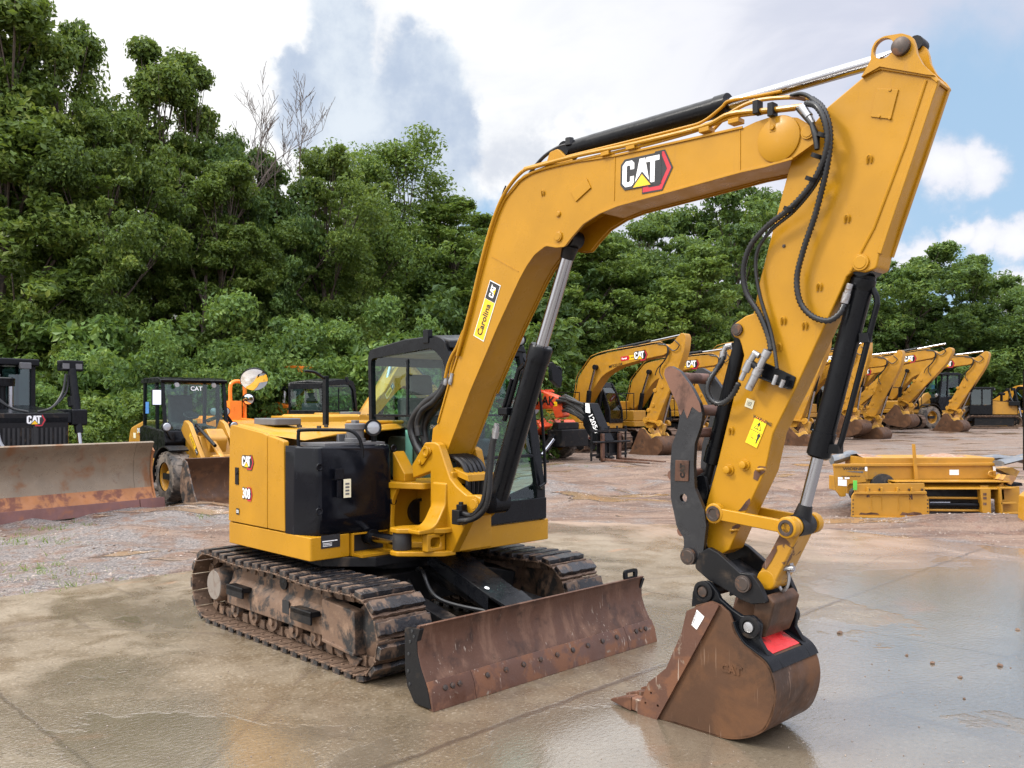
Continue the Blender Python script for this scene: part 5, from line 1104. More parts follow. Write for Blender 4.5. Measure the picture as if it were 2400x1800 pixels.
for p in ((640, 453), (706, 433)): disc_on('stop_boss', '3', p, -sw_, .030, .03, YEL, STK, [(0, .034), (.008, .034), (.008, .022), (.035, .022), (.038, .014), (.038, 0)])
wr = MB()
rnd = random.Random(4)
def blotch(mb, z, pts, y, h, mi=0):
    P_ = [E.onY(p, y) for p in q(z, *pts)]; mb.mi = mi; mb.add([(x, y - h, zz) for x, zz in P_], [tuple(range(len(P_)))])
wr = MB(); blotch(wr, '3', ((690, 615), (712, 585), (728, 572), (730, 592), (712, 622), (676, 628)), -sw_, .003); wr.build('worn_patch', RUST, STK); wr = MB(); blotch(wr, '3', ((745, 462), (765, 438), (795, 440), (790, 465), (770, 478), (760, 500), (742, 492)), -sw_, .003); wr.build('worn_patch', RUST, STK); wr = MB(); blotch(wr, '3', ((655, 690), (682, 678), (690, 690), (672, 705), (650, 722)), -sw_, .003); wr.build('worn_patch', RUST, STK); 
m = MB(); x, z = E.onY(q('3', (776, 460))[0], -sw_); m.tube(smooth_line([(x - .015, -sw_, z), (x - .01, -sw_ - .03, z + .01), (x + .02, -sw_ - .03, z + .015), (x + .022, -sw_, z + .01)], 4), .008); x, z = E.onY(q('3', (665, 712))[0], -sw_); m.tube(smooth_line([(x - .015, -sw_, z), (x - .01, -sw_ - .03, z + .01), (x + .02, -sw_ - .03, z + .015), (x + .022, -sw_, z + .01)], 4), .008); m.build('hose_guide', YCH, STK)
# dark bracket with valves
m = MB(); m.prism(KY('H', -sw_, (1245, 535), (1330, 510), (1645, 660, .01), (1610, 785, .01), (1290, 660)), -sw_ - .010, -sw_ - .0005); VB = m.build('valve_bracket', BLK, STK, .003)
m = MB(); m.prism(KY('H', -sw_, (1270, 645), (1612, 775), (1608, 790), (1268, 660)), -sw_ - .06, -sw_ - .01); m.build('bracket_shelf', BLM, VB, .002)
def fit(name, z, pts, y, rs, mat=STL, par=None, n=10):
    m = MB(); L = [E.onY(p, y) for p in q(z, *pts)]
    for i in range(len(L) - 1):
        A = Vector((L[i][0], y, L[i][1])); B = Vector((L[i + 1][0], y, L[i + 1][1])); m.cyl(A, B, rs[i], n=n)
    return m.build(name, mat, par, .002)
fit('quick_coupling', 'H', ((1345, 380), (1310, 450), (1255, 560), (1215, 640), (1140, 790)), -.155, (.026, .021, .027, .024, ), par=VB)
fit('quick_coupling', 'H', ((1215, 400), (1160, 490), (1105, 600), (1060, 690)), -.165, (.018, .024, .015), par=VB)
fit('elbow_fitting', 'H', ((1190, 400), (1255, 440)), -.165, (.017,), par=VB)
fit('elbow_fitting', 'H', ((1170, 510), (1230, 560)), -.16, (.02,), BLM, VB)
fit('valve_tap', 'H', ((1435, 640), (1400, 740)), -.16, (.012,), par=VB); fit('valve_tap', 'H', ((1510, 690), (1480, 770)), -.14, (.014,), par=VB)
# stick hoses
def hose(pts, y, r, rib=.021, par=None, name='ribbed_hose'):
    m = MB()
    L = [E.onY(p[:2], p[2] if len(p) > 2 else y) + ((p[2] if len(p) > 2 else y),) for p in pts]
    m.hose([(x, yy, z) for x, z, yy in L], r, rib); return m.build(name, HOSE, par or STK, sharp=80)
def q3(z, *pts):
    a, b, k = ZM[z]; return [(a + p[0] * k, b + p[1] * k, p[2]) for p in pts]
hose(q3('4', (1545, 360, -.16), (1590, 372, -.19), (1625, 430, -.205), (1640, 520, -.20), (1620, 610, -.19), (1570, 710, -.18), (1480, 812, -.17), (1380, 890, -.16), (1305, 980, -.15), (1276, 1080, -.14), (1290, 1180, -.13), (1345, 1270, -.13), (1385, 1370, -.13), (1395, 1430, -.14)), 0, .0175)
hose(q3('4', (1570, 340, -.14), (1620, 385, -.18), (1650, 480, -.185), (1640, 620, -.18), (1590, 830, -.15), (1540, 980, -.14), (1508, 1110, -.14), (1520, 1215, -.14), (1570, 1278, -.14), (1640, 1300, -.13), (1690, 1270, -.11), (1712, 1228, -.09)), 0, .0175)
hose(q3('4', (1480, 328, -.08), (1530, 320, -.11), (1580, 350, -.15), (1632, 440, -.175), (1648, 540, -.175), (1600, 690, -.165), (1500, 820, -.15), (1400, 905, -.14), (1340, 990, -.135), (1330, 1080, -.13), (1350, 1200, -.13), (1390, 1330, -.13), (1410, 1420, -.14), (1422, 1510, -.155)), 0, .0115, .012)
hose(q3('H', (875, 420, -.02), (860, 500, -.05), (790, 600, -.12), (720, 720, -.15), (712, 830, -.16), (760, 910, -.16), (840, 940, -.16), (920, 905, -.16), (990, 820, -.16), (1040, 720, -.165)), 0, .0175)
hose(q3('4', (1510, 380, -.165), (1560, 430, -.18), (1590, 500, -.185), (1595, 560, -.19)), 0, .019, .3)
fit('hose_fitting', '4', ((1525, 375), (1560, 420), (1575, 450)), -.175, (.024, .019), par=STK)
fit('hose_fitting', '4', ((1712, 1225), (1725, 1180), (1738, 1140)), -.085, (.022, .018), par=STK)
fit('hose_fitting', 'H', ((868, 470), (880, 390), (905, 335), (975, 320)), -.02, (.023, .016, .016), par=STK)
for p in ((1628, 500), (1600, 590), (1575, 690), (1480, 820)): 
    x, z = E.onY(q('4', p)[0], -.185); m = MB(); m.lathe((x - .012, -.185, z - .008), (.5, 0, 1), [(0, .034), (.022, .034)], 12); m.build('cable_tie', BLM, STK)

# ---------------- bucket cylinder and linkage
tpn = E.onY(q('4', (1784, 1048))[0], -sw_); lkp = E.onY(q('3', (878, 697))[0], -.165); idp = E.onY(q('3', (584, 635))[0], -.14)
cyl_b = E.onY(q('3', (1000, 395))[0], -.055)
T = Vector((tpn[0], 0, tpn[1])); Bq = Vector((lkp[0], 0, lkp[1])); dd = (Bq - T).normalized(); Lb = (Vector((cyl_b[0], 0, cyl_b[1])) - T).dot(dd)
m = MB(); m.lathe(T + Vector((0, -.07, 0)), (0, 1, 0), [(0, .07), (.14, .07)], 20); m.cyl(T + dd * .06, T + dd * Lb, .060, n=30); m.lathe(T + dd * Lb, -dd, [(-.012, .03), (-.012, .056), (0, .066), (.13, .066), (.13, .060)], 30); m.lathe(T + dd * .07, dd, [(0, .05), (.01, .066), (.06, .066), (.07, .06)], 28); BKC = m.build('bucket_cylinder', BLK, EX)
off = Vector((-dd.z, 0, dd.x)); off = off if off.x > 0 else -off
m = MB(); m.tube(smooth_line([T + dd * .12 + off * .06, T + dd * .18 + off * .10, T + dd * .3 + off * .105, T + dd * (Lb - .12) + off * .105, T + dd * (Lb - .05) + off * .08], 4), .016, 10); m.cbox(tuple(T + dd * .38 + off * .09), (.05, .05, .05)); m.cbox(tuple(T + dd * (Lb - .06) + off * .085), (.06, .06, .05)); m.build('cylinder_pipe', BLK, BKC)
m = MB(); m.cyl(T + dd * Lb, Bq - dd * .09, .034, n=24); m.build('cylinder_rod', CHR, BKC)
m = MB(); m.cyl(Bq - dd * .12, Bq - dd * .03, .038, .055); m.lathe(Bq + Vector((0, -.075, 0)), (0, 1, 0), [(0, .062), (.15, .062)], 24); m.build('rod_end', BLM, BKC)
for s in (-1, 1):
    m = MB(); A = Vector((idp[0], 0, idp[1])); d2 = (Bq - A).normalized(); n2 = Vector((-d2.z, 0, d2.x))
    m.prism([tuple((p.x, p.z)) for p in (A + n2 * .035, Bq + n2 * .035, Bq - n2 * .035, A - n2 * .035)], s * .128, s * .160)
    m.lathe(A + Vector((0, s * .122, 0)), (0, s, 0), [(0, .060), (.042, .060), (.044, .05)], 24); m.lathe(Bq + Vector((0, s * .110, 0)), (0, s, 0), [(0, .060), (.055, .060), (.058, .05)], 24)
    L_ = m.build('idler_link', YEL, EX, .006)
    for c_ in (A, Bq):
        m = MB(); m.lathe(c_ + Vector((0, s * .164, 0)), (0, s, 0), [(0, .046), (.010, .044), (.010, .03), (.004, .026), (.004, 0)], 20); m.build('link_pin', BOLT, L_)
cpp = E.onY(q('3', (790, 915))[0], -.10)
A = Bq; B2 = Vector((cpp[0], 0, cpp[1])); d3 = (B2 - A).normalized(); n3 = Vector((-d3.z, 0, d3.x))
m = MB(); m.prism([(p.x, p.z) for p in (A + n3 * .05, B2 + n3 * .055, B2 - n3 * .055, A - n3 * .05)], -.088, .088); m.lathe(A + Vector((0, -.095, 0)), (0, 1, 0), [(0, .056), (.19, .056)], 22); m.lathe(B2 + Vector((0, -.09, 0)), (0, 1, 0), [(0, .06), (.18, .06)], 22); PL = m.build('power_link', YCH, EX, .012)
m = MB(); blotch(m, '3', ((778, 860), (800, 820), (835, 768), (842, 790), (820, 832), (795, 870)), -.0885, .003); m.build('worn_patch', RUST, PL)
m = MB(); P_ = KY('3', .02, (880, 800), (890, 860), (912, 880), (905, 800), (890, 770)); m.prism(P_, -.02, .02); m.lathe((P_[1][0] - .03, -.05, P_[1][1] + .0), (1, 0, .1), [(0, .016), (.1, .016)], 12)
sh = [E.onY(p, 0) for p in q('3', (880, 860), (890, 900), (884, 940), (864, 960), (848, 935), (850, 895))]; m.tube(smooth_line([(x, 0, z) for x, z in sh], 5), .010, 8); m.build('lifting_shackle', STL, PL)

# ---------------- quick coupler
m = MB(); cpl = KY('3', -.17, (520, 800, .02), (560, 778), (600, 800), (690, 882, .02), (738, 888, .03), (772, 935, .02), (800, 1000), (800, 1010, .02), (740, 1015), (690, 995), (640, 960), (560, 915), (500, 862, .03))
for s in (-1, 1): m.prism(cpl, s * .145, s * .185)
cc = E.onY(q('3', (620, 880))[0], 0); m.prism(KY('3', -.17, (560, 850), (680, 930), (760, 1000), (700, 1010), (540, 880)), -.145, .145)
CPL = m.build('quick_coupler', BLM, EX, .008)
disc_on('coupler_pin', '3', (702, 930), -.185, .048, .02, BOLT, CPL)
m = MB(); rc = KY('3', -.15, (760, 1000), (800, 975), (830, 1010), (805, 1110, .03), (785, 1160, .03), (765, 1150), (740, 1080), (740, 1010)); m.prism(rc, -.15, .15); m.build('coupler_wedge', BRUST, CPL, .02, seg=3)
# plates that belong to the bucket: hinge ears
hp1 = E.onY(q('3', (545, 960))[0], -.20); hp2 = E.onY(q('3', (737, 1107))[0], -.20)

# ---------------- bucket
by = .26
BK = empty('bucket'); BK.parent = EX
shell_px = q('3', (300, 1520), (430, 1552), (560, 1572), (650, 1582), (735, 1572), (790, 1542), (822, 1480), (836, 1410), (832, 1345), (815, 1290), (790, 1252), (740, 1212), (700, 1180), (668, 1130), (655, 1090))
sh = [(lambda a: (a[0], max(a[1], -.004)) + tuple(a[2:]))(E.onY(p, -by)) for p in shell_px]; zmin = min(p[1] for p in sh); print('bucket zmin', zmin)
shs = smooth_line(sh, 4)
def inner2(L, d):
    o = []
    for i, p in enumerate(L):
        a = L[max(i - 1, 0)]; b = L[min(i + 1, len(L) - 1)]; t = Vector((b[0] - a[0], b[1] - a[1])).normalized(); o.append((p[0] - t.y * d, p[1] + t.x * d))
    return o
m = MB(); m.prism(shs + inner2(shs, .016)[::-1], -by, by)
SHELL = m.build('bucket_shell', BRUST, BK, .003)
wp = MB(); k0 = int(len(shs) * .62); seg_ = shs[k0:]; o2 = inner2(seg_, -.012); wp.prism(o2 + inner2(seg_, -.0005)[::-1], -by - .004, -by + .10); wp.prism(o2 + inner2(seg_, -.0005)[::-1], by - .10, by + .004); wp.prism([*o2[:6]] + inner2(seg_, -.0005)[:6][::-1], -by + .1005, by - .1005); wp.build('wrapper_band', BLK, BK, .003)
rp_ = MB(); o3 = inner2(seg_, -.006); rp_.prism(o3[6:int(len(o3) * .75)] + inner2(seg_, -.0005)[6:int(len(o3) * .75)][::-1], -by + .103, by - .103); rp_.build('red_marking', REDP, BK)
side = shell_px + q('3', (640, 1052, .03), (605, 1020, .03), (565, 1003, .03), (500, 1020), (300, 1450))
for s in (-1, 1):
    P_ = [(lambda a: (a[0], max(a[1], -.003)) + tuple(a[2:]))(E.onY(p, -by)) for p in side]; m = MB(); m.prism(P_, s * by, s * (by - .018)); SP = m.build('side_plate', BRUST, BK, .003)
    P_ = [E.onY(p, -by) for p in q('3', (470, 1042, .02), (565, 1003, .02), (606, 1018, .01), (560, 1105), (335, 1515, .005), (305, 1515), (268, 1482, .02), (262, 1450, .02), (285, 1400), (310, 1340, .02), (385, 1280), (450, 1130))]
    hs = [circ(*E.onY(q('3', p)[0], -by), .0085, 10) for p in ((322, 1384), (299, 1426), (350, 1437))]
    m = MB(); m.prism(P_, s * (by + .0005), s * (by + .020), holes=hs); m.build('side_cutter', EDGE, SP, .003)
    if s < 0:
        m = MB(); pl = Plane((*[E.onY(q('3', (650, 1290))[0], -by)[0]], -by - .001, E.onY(q('3', (650, 1290))[0], -by)[1]), (1, 0, 0), (0, 0, 1))
        dtext(m, pl, 'CAT', .062, .0, 0, bold=.003, sx=1.1); vs = m.v; fs0 = list(m.f)
        m2 = MB(); 
        for f in fs0:
            a = [Vector(vs[i]) for i in f]; 
            n_ = len(a); m2.add(a + [p + Vector((0, -.004, 0)) for p in a], [tuple(range(n_, 2 * n_))] + [(i, (i + 1) % n_, n_ + (i + 1) % n_, n_ + i) for i in range(n_)])
        m2.build('raised_lettering', BRUST, SP)
        m = MB(); P_ = [E.onY(p, -by - .022) for p in q('3', (505, 1038), (537, 1068), (505, 1122), (482, 1102))]; m.add([(x, -by - .0225, z) for x, z in P_], [(0, 1, 2, 3)]); o_ = Vector((sum(p[0] for p in P_) / 4, -by - .0235, sum(p[1] for p in P_) / 4)); ud = Vector((P_[0][0] - P_[3][0], 0, P_[0][1] - P_[3][1])).normalized(); dtext(m, Plane(o_, ud, (-ud.z, 0, ud.x)), 'CHARLOTTE', .016, .002, 1, (0, .018)); m.build('white_tag', [WHT, DBLK], SP)
lipz = E.onY(q('3', (300, 1515))[0], -by); 
m = MB(); m.prism([(lipz[0] - .10, lipz[1] - .012), (lipz[0] + .10, lipz[1] - .026), (lipz[0] + .10, lipz[1] + .004), (lipz[0] - .10, lipz[1] + .004)], -by, by); m.build('lip_plate', EDGE, BK, .004)
tipz = .03
for y in (-.235, -.08, .08, .235):
    ad = MB(); x0 = lipz[0]; z0 = max(.035, lipz[1])
    ad.rings([[(x0 + .06, y - .035, z0 - .03), (x0 + .06, y + .035, z0 - .03), (x0 + .06, y + .035, z0 + .035), (x0 + .06, y - .035, z0 + .035)], [(x0 - .06, y - .042, z0 - .035), (x0 - .06, y + .042, z0 - .035), (x0 - .06, y + .042, z0 + .05), (x0 - .06, y - .042, z0 + .05)], [(x0 - .125, y - .036, z0 - .033), (x0 - .125, y + .036, z0 - .033), (x0 - .125, y + .036, z0 + .048), (x0 - .125, y - .036, z0 + .048)]])
    t_ = ad.build('tooth_adapter', EDGE, BK, .012)
    to = MB(); to.rings([[(x0 - .115, y - .044, z0 - .036), (x0 - .115, y + .044, z0 - .036), (x0 - .115, y + .044, z0 + .052), (x0 - .115, y - .044, z0 + .052)], [(x0 - .19, y - .034, z0 - .030), (x0 - .19, y + .034, z0 - .030), (x0 - .19, y + .034, z0 + .032), (x0 - .19, y - .034, z0 + .032)], [(x0 - .30, y - .014, z0 - .022), (x0 - .30, y + .014, z0 - .022), (x0 - .30, y + .014, z0 - .010), (x0 - .30, y - .014, z0 - .010)]]); to.build('tooth', EDGE, BK, .010)
for s in (-1, 1):
    m = MB(); m.prism(KY('3', -.2, (490, 1025), (495, 960, .03), (520, 920, .04), (560, 915, .04), (600, 965), (610, 990, .03), (660, 1035), (700, 1062), (750, 1062, .03), (782, 1100, .03), (775, 1160), (815, 1232), (790, 1250), (735, 1215), (695, 1180), (660, 1120), (640, 1060), (600, 1020), (560, 1010)), s * .19, s * .222); HG = m.build('hinge_ear', BLK, BK, .008)
    for hp in (hp1, hp2):
        m = MB(); m.lathe((hp[0], s * .222, hp[1]), (0, s, 0), [(0, .062), (.016, .062), (.018, .056), (.018, .040), (.010, .038), (.010, 0)], 26); hb = m.build('hinge_boss', BLM, HG)
        m = MB(); m.lathe((hp[0], s * .231, hp[1]), (0, s, 0), [(0, .030), (.014, .029), (.016, .02), (.016, 0)], 18); m.build('pin_end', STL if hp is hp2 else BOLT, HG)
m = MB()
for hp in (hp1, hp2): m.lathe((hp[0], -.20, hp[1]), (0, 1, 0), [(0, .04), (.4, .04)], 18)
m.build('hinge_pin', BOLT, BK)

# ---------------- thumb
thl = q('3', (447, 800, .02), (455, 770), (455, 740, .03), (425, 690, .05), (400, 570, .05), (398, 440, .05), (405, 350, .05), (428, 285, .05), (437, 235, .05), (428, 180, .05), (395, 110, .05), (374, 60, .04), (376, 30, .04), (400, 18, .04), (440, 42, .05), (488, 108, .05), (522, 175, .05), (533, 225, .06), (524, 275, .06), (500, 345, .06), (496, 430, .05), (500, 530, .04), (540, 625, .05), (548, 690, .04), (534, 805, .02), (510, 848, .03), (465, 850, .03))
TH = empty('thumb'); TH.parent = EX
thp = E.onY(q('3', (473, 815))[0], -.17)
THM = pmat('thumb_paint', (.010, .0105, .013), .34, dirt=(.10, .050, .034), dscale=2.4, damt=(.58, .66), dirt2=(.028, .028, .030), d2amt=(.5, .7), d2scale=6, bump=.1)
THR = pmat('rusty_thumb_tip', (.15, .070, .045), .5, .1, dirt=(.065, .03, .02), dscale=4, damt=(.5, .62), bump=.12)
for s in (-1, 1):
    P_ = [E.onY(p, -.17) for p in thl]; h = E.onY(q('3', (453, 571))[0], -.17)
    m = MB(); m.prism(P_, s * .150, s * .180, holes=[circ(h[0], h[1], .026, 18)]); tpz = m.build('thumb_plate', THM, TH, .008)
    # worn rusty tip
    tipP = [E.onY(p, -.17) for p in q('3', (440, 232, .02), (428, 180, .05), (395, 110, .05), (374, 60, .04), (376, 30, .04), (400, 18, .04), (440, 42, .05), (488, 108, .05), (522, 175, .05), (532, 222, .06), (490, 190), (470, 240), (455, 200))]
    m = MB(); m.prism(tipP, s * .1805, s * .1825); m.build('worn_tip', THR, tpz)
    if s < 0:
        m = MB(); m.prism(KY('3', -.18, (418, 412), (475, 415), (472, 502), (415, 500)), -.188, -.1805); BG = m.build('badge', RUST, tpz, .003); 
        x, z = E.onY(q('3', (446, 458))[0], -.19); m = MB(); dtext(m, Plane((x, -.189, z), (0, 0, 1), (-1, 0, 0)), 'CAT', .042, .001, 0, bold=.003); m.build('badge_lettering', BLM, BG)
    disc_on('thumb_pin', '3', (473, 815), -.181, .050, .02, BOLT, tpz) if s < 0 else None
m = MB()
for p, r in (((490, 70), .034), ((548, 205), .034), ((470, 300), .03), ((460, 470), .03), ((500, 700), .03)):
    x, z = E.onY(q('3', p)[0], 0 if p[0] != 470 else -.1)
    if p in ((490, 70), (548, 205)): x, z = E.onY(q('3', p)[0], -.05); x -= .03
    m = MB(); m.lathe((x, -.155, z), (0, 1, 0), [(0, r), (.31, r)], 20); m.build('cross_tube', THR, TH)
m = MB(); m.lathe((thp[0], -.19, thp[1]), (0, 1, 0), [(0, .05), (.38, .05)], 22); m.build('thumb_pivot', BLM, TH)
# thumb cylinder along the rear of the stick
ct = E.onY(q('H', (1026, 162))[0], -sw_); cm = E.onY(q('H', (735, 1560))[0], -.02); T = Vector((ct[0] - .0, 0, ct[1])); Mv = Vector((cm[0], 0, cm[1])); dd = (Mv - T).normalized(); rdp = E.onY(q('3', (520, 540))[0], -.05)
m = MB(); m.lathe(T + Vector((0, -.06, 0)), (0, 1, 0), [(0, .06), (.12, .06)], 20); m.cyl(T + dd * .05, Mv, .048, n=26); m.lathe(Mv, -dd, [(-.01, .03), (0, .054), (.1, .054)], 24); THC = m.build('thumb_cylinder', BLK, EX)
m = MB(); m.cyl(Mv, (rdp[0], 0, rdp[1]), .028); m.lathe((rdp[0], -.06, rdp[1]), (0, 1, 0), [(0, .05), (.12, .05)], 18); m.build('cylinder_rod', BLM, THC)
m = MB(); m.prism(KY('3', -.05, (505, 480, .03), (545, 470, .03), (560, 540), (540, 620), (500, 610)), -.07, -.045); m.prism(KY('3', .05, (515, 470, .03), (555, 460, .03), (570, 540), (550, 620), (510, 600)), .045, .07); m.build('thumb_lug', BLK, TH, .005)
# decals on the stick
def quad_decal(z, pts, y, h=.003):
    P_ = [E.onY(p, y) for p in q(z, *pts)]; u = Vector((P_[1][0] - P_[0][0], 0, P_[1][1] - P_[0][1])); v = Vector((P_[0][0] - P_[3][0], 0, P_[0][1] - P_[3][1])); o = Vector((sum(p[0] for p in P_) / 4, y - h, sum(p[1] for p in P_) / 4))
    return Plane(o, u, v), u.length / 2, v.length / 2
pl, a, b = quad_decal('H', ((1225, 1068), (1350, 1130), (1228, 1402), (1102, 1340)), -sw_)
wv = pl.n.cross(pl.u); pl.v = wv.normalized()
if pl.v.z < 0: pl.v = -pl.v
pl.n = Vector((0, -1, 0))
m = MB(); dpoly(m, pl, [(-a, -b), (a, -b), (a, b), (-a, b)], .001, 3); dpoly(m, pl, [(-a * .94, -b * .97), (a * .94, -b * .97), (a * .94, b * .84), (-a * .94, b * .84)], .002, 0); dpoly(m, pl, [(-a * .94, b * .84), (a * .94, b * .84), (a * .94, b * .96), (-a * .94, b * .96)], .002, 2)
dtext(m, pl, 'WARNING', .026, .003, 1, (.01, b * .90), .0006)
dpoly(m, pl, [(-a * .6, b * .18), (a * .6, b * .18), (0, b * .74)], .003, 1); dpoly(m, pl, [(-a * .46, b * .225), (a * .46, b * .225), (0, b * .64)], .004, 0); dtext(m, pl, '!', .05, .005, 1, (0, b * .38), .001)
dpoly(m, pl, [(-a * .94, .0), (a * .94, .0), (a * .94, .003), (-a * .94, .003)], .003, 1)
dpoly(m, pl, [(-a * .75, -b * .55), (-a * .35, -b * .55), (-a * .35, -b * .12), (-a * .75, -b * .12)], .003, 3)
for P_ in ([(-.02, -.5), (-.005, -.46), (-.005, -.54)], [(.03, -.5), (.015, -.46), (.015, -.54)], [(-.01, -.49), (.02, -.49), (.02, -.51), (-.01, -.51)]): dpoly(m, pl, [(x + .0, y * b) for x, y in P_], .003, 1)
dpoly(m, pl, [(a * x, b * y) for x, y in ((.50, -.75), (.57, -.75), (.60, -.5), (.63, -.75), (.70, -.75), (.68, -.48), (.76, -.35), (.72, -.24), (.48, -.24), (.44, -.35), (.52, -.48))], .003, 1); dpoly(m, pl, [(a * .6 + .011 * math.cos(t), -b * .16 + .011 * math.sin(t)) for t in [k * .628 for k in range(10)]], .003, 1)
m.build('warning_label', [WYEL, DBLK, pmat('orange_decal', (.80, .22, .01), .45), DYEL], STK)
pl, a, b = quad_decal('H', ((1130, 880), (1212, 910), (1180, 998), (1100, 965)), -sw_); pl.v = Vector((-pl.u.z, 0, pl.u.x)); pl.n = Vector((0, -1, 0))
m = MB(); dpoly(m, pl, [(-a, -b), (a, -b), (a, b), (-a, b)], .001, 0)
for P_ in ([(-.3, -.45), (.45, -.45), (.45, -.36), (-.3, -.36)], [(-.3, .3), (.45, .3), (.45, .39), (-.3, .39)], [(-.3, -.45), (-.22, -.45), (-.22, .39), (-.3, .39)], [(.37, -.45), (.45, -.45), (.45, .39), (.37, .39)], [(-.08, -.1), (.24, -.1), (.24, .04), (-.08, .04)], [(-.6, -.4), (-.55, -.4), (-.55, .5), (-.6, .5)], [(-.65, .4), (-.5, .4), (-.575, .65)], [(.6, -.7), (.66, -.7), (.66, -.5), (.6, -.5)]): dpoly(m, pl, [(x * a, y * b) for x, y in P_], .003, 1)
m.build('service_label', [CRM, DBLK], STK)
# ================================================================== machines parked behind
def ring_track(mb_path_n, xr, xf, r, zc, y0, y1, n, name, parent, shoe_mat=None):
    """crawler track as one belt of ribbed plates round two wheels"""
    pts = [];
    for k in range(9): a = R(90 + 180 * k / 8); pts.append((xr + r * math.cos(a), zc + r * math.sin(a)))
    for k in range(9): a = R(-90 + 180 * k / 8); pts.append((xf + r * math.cos(a), zc + r * math.sin(a)))
    tp_, L = resample(pts, n); m = MB()
    for k in range(n):
        x, z = tp_[k]; x2, z2 = tp_[(k + 1) % n]; x0, z0 = tp_[k - 1]; a = math.atan2(z2 - z0, x2 - x0)
        m.xf = Matrix.Translation((x, 0, z)) @ Matrix.Rotation(-a, 4, 'Y') @ Matrix.Rotation(math.pi, 4, 'X')
        ya, yb = min(-y0, -y1), max(-y0, -y1)
        m.box((-L / n * .48, ya, -.015), (L / n * .48, yb, .02)); m.box((-L / n * .48, ya, .02), (-L / n * .25, yb, .05)); m.box((-.10, (ya + yb) / 2 - .1, -.09), (.10, (ya + yb) / 2 + .1, -.015))
    m.xf = None
    return m.build(name, shoe_mat or SHOE, parent)
# ---------------- crawler excavators
FA = Frame(2.60, 38.2, R(-45.5))
def A6(y, *pts): return [FA.onY(p, y) for p in q('6', *pts)]
def digger_arm_geo():
    d = {}
    d['boom'] = A6(-.28, (532, 885), (578, 620), (640, 520, .4), (705, 425, .4), (760, 395), (900, 350), (1200, 298), (1440, 252), (1520, 262, .1), (1562, 300, .1), (1555, 342, .1), (1500, 378), (1250, 432), (1000, 505), (880, 575), (830, 615), (745, 740), (645, 930), (605, 965, .1), (545, 935, .1))
    d['stick'] = A6(-.20, (1520, 300), (1600, 240), (1645, 185), (1685, 140, .1), (1722, 145, .1), (1738, 190), (1722, 330), (1692, 430), (1560, 765), (1430, 1080), (1375, 1170), (1310, 1165), (1288, 1120), (1330, 980), (1420, 720), (1500, 470), (1535, 370))
    d['bucket'] = A6(-.55, (1240, 1190), (1262, 1165, .05), (1300, 1175, .05), (1340, 1235), (1375, 1280), (1420, 1255), (1470, 1290), (1500, 1345), (1492, 1410), (1445, 1460), (1350, 1482), (1240, 1482), (1128, 1448), (1160, 1400), (1215, 1260))
    for k, p, y in (('foot', (560, 905), 0), ('tip', (1530, 312), 0), ('stop', (1690, 165), 0), ('sc0', (1010, 312), 0), ('sc1', (1360, 238), 0), ('bct', (765, 510), -.35), ('bcm', (702, 765), -.35), ('bcb', (675, 1030), -.35), ('lk1', (1310, 1080), -.25), ('lk2', (1455, 1115), -.25), ('pl', (1425, 1225), -.2), ('bk1', (1275, 1190), -.2), ('bcyt', (1715, 290), 0), ('logo', (1250, 380), -.285), ('lab', (1112, 410), -.285), ('num', (980, 492), -.285)):
        d[k] = FA.onY(q('6', p)[0], y)
    return d
DG = digger_arm_geo()
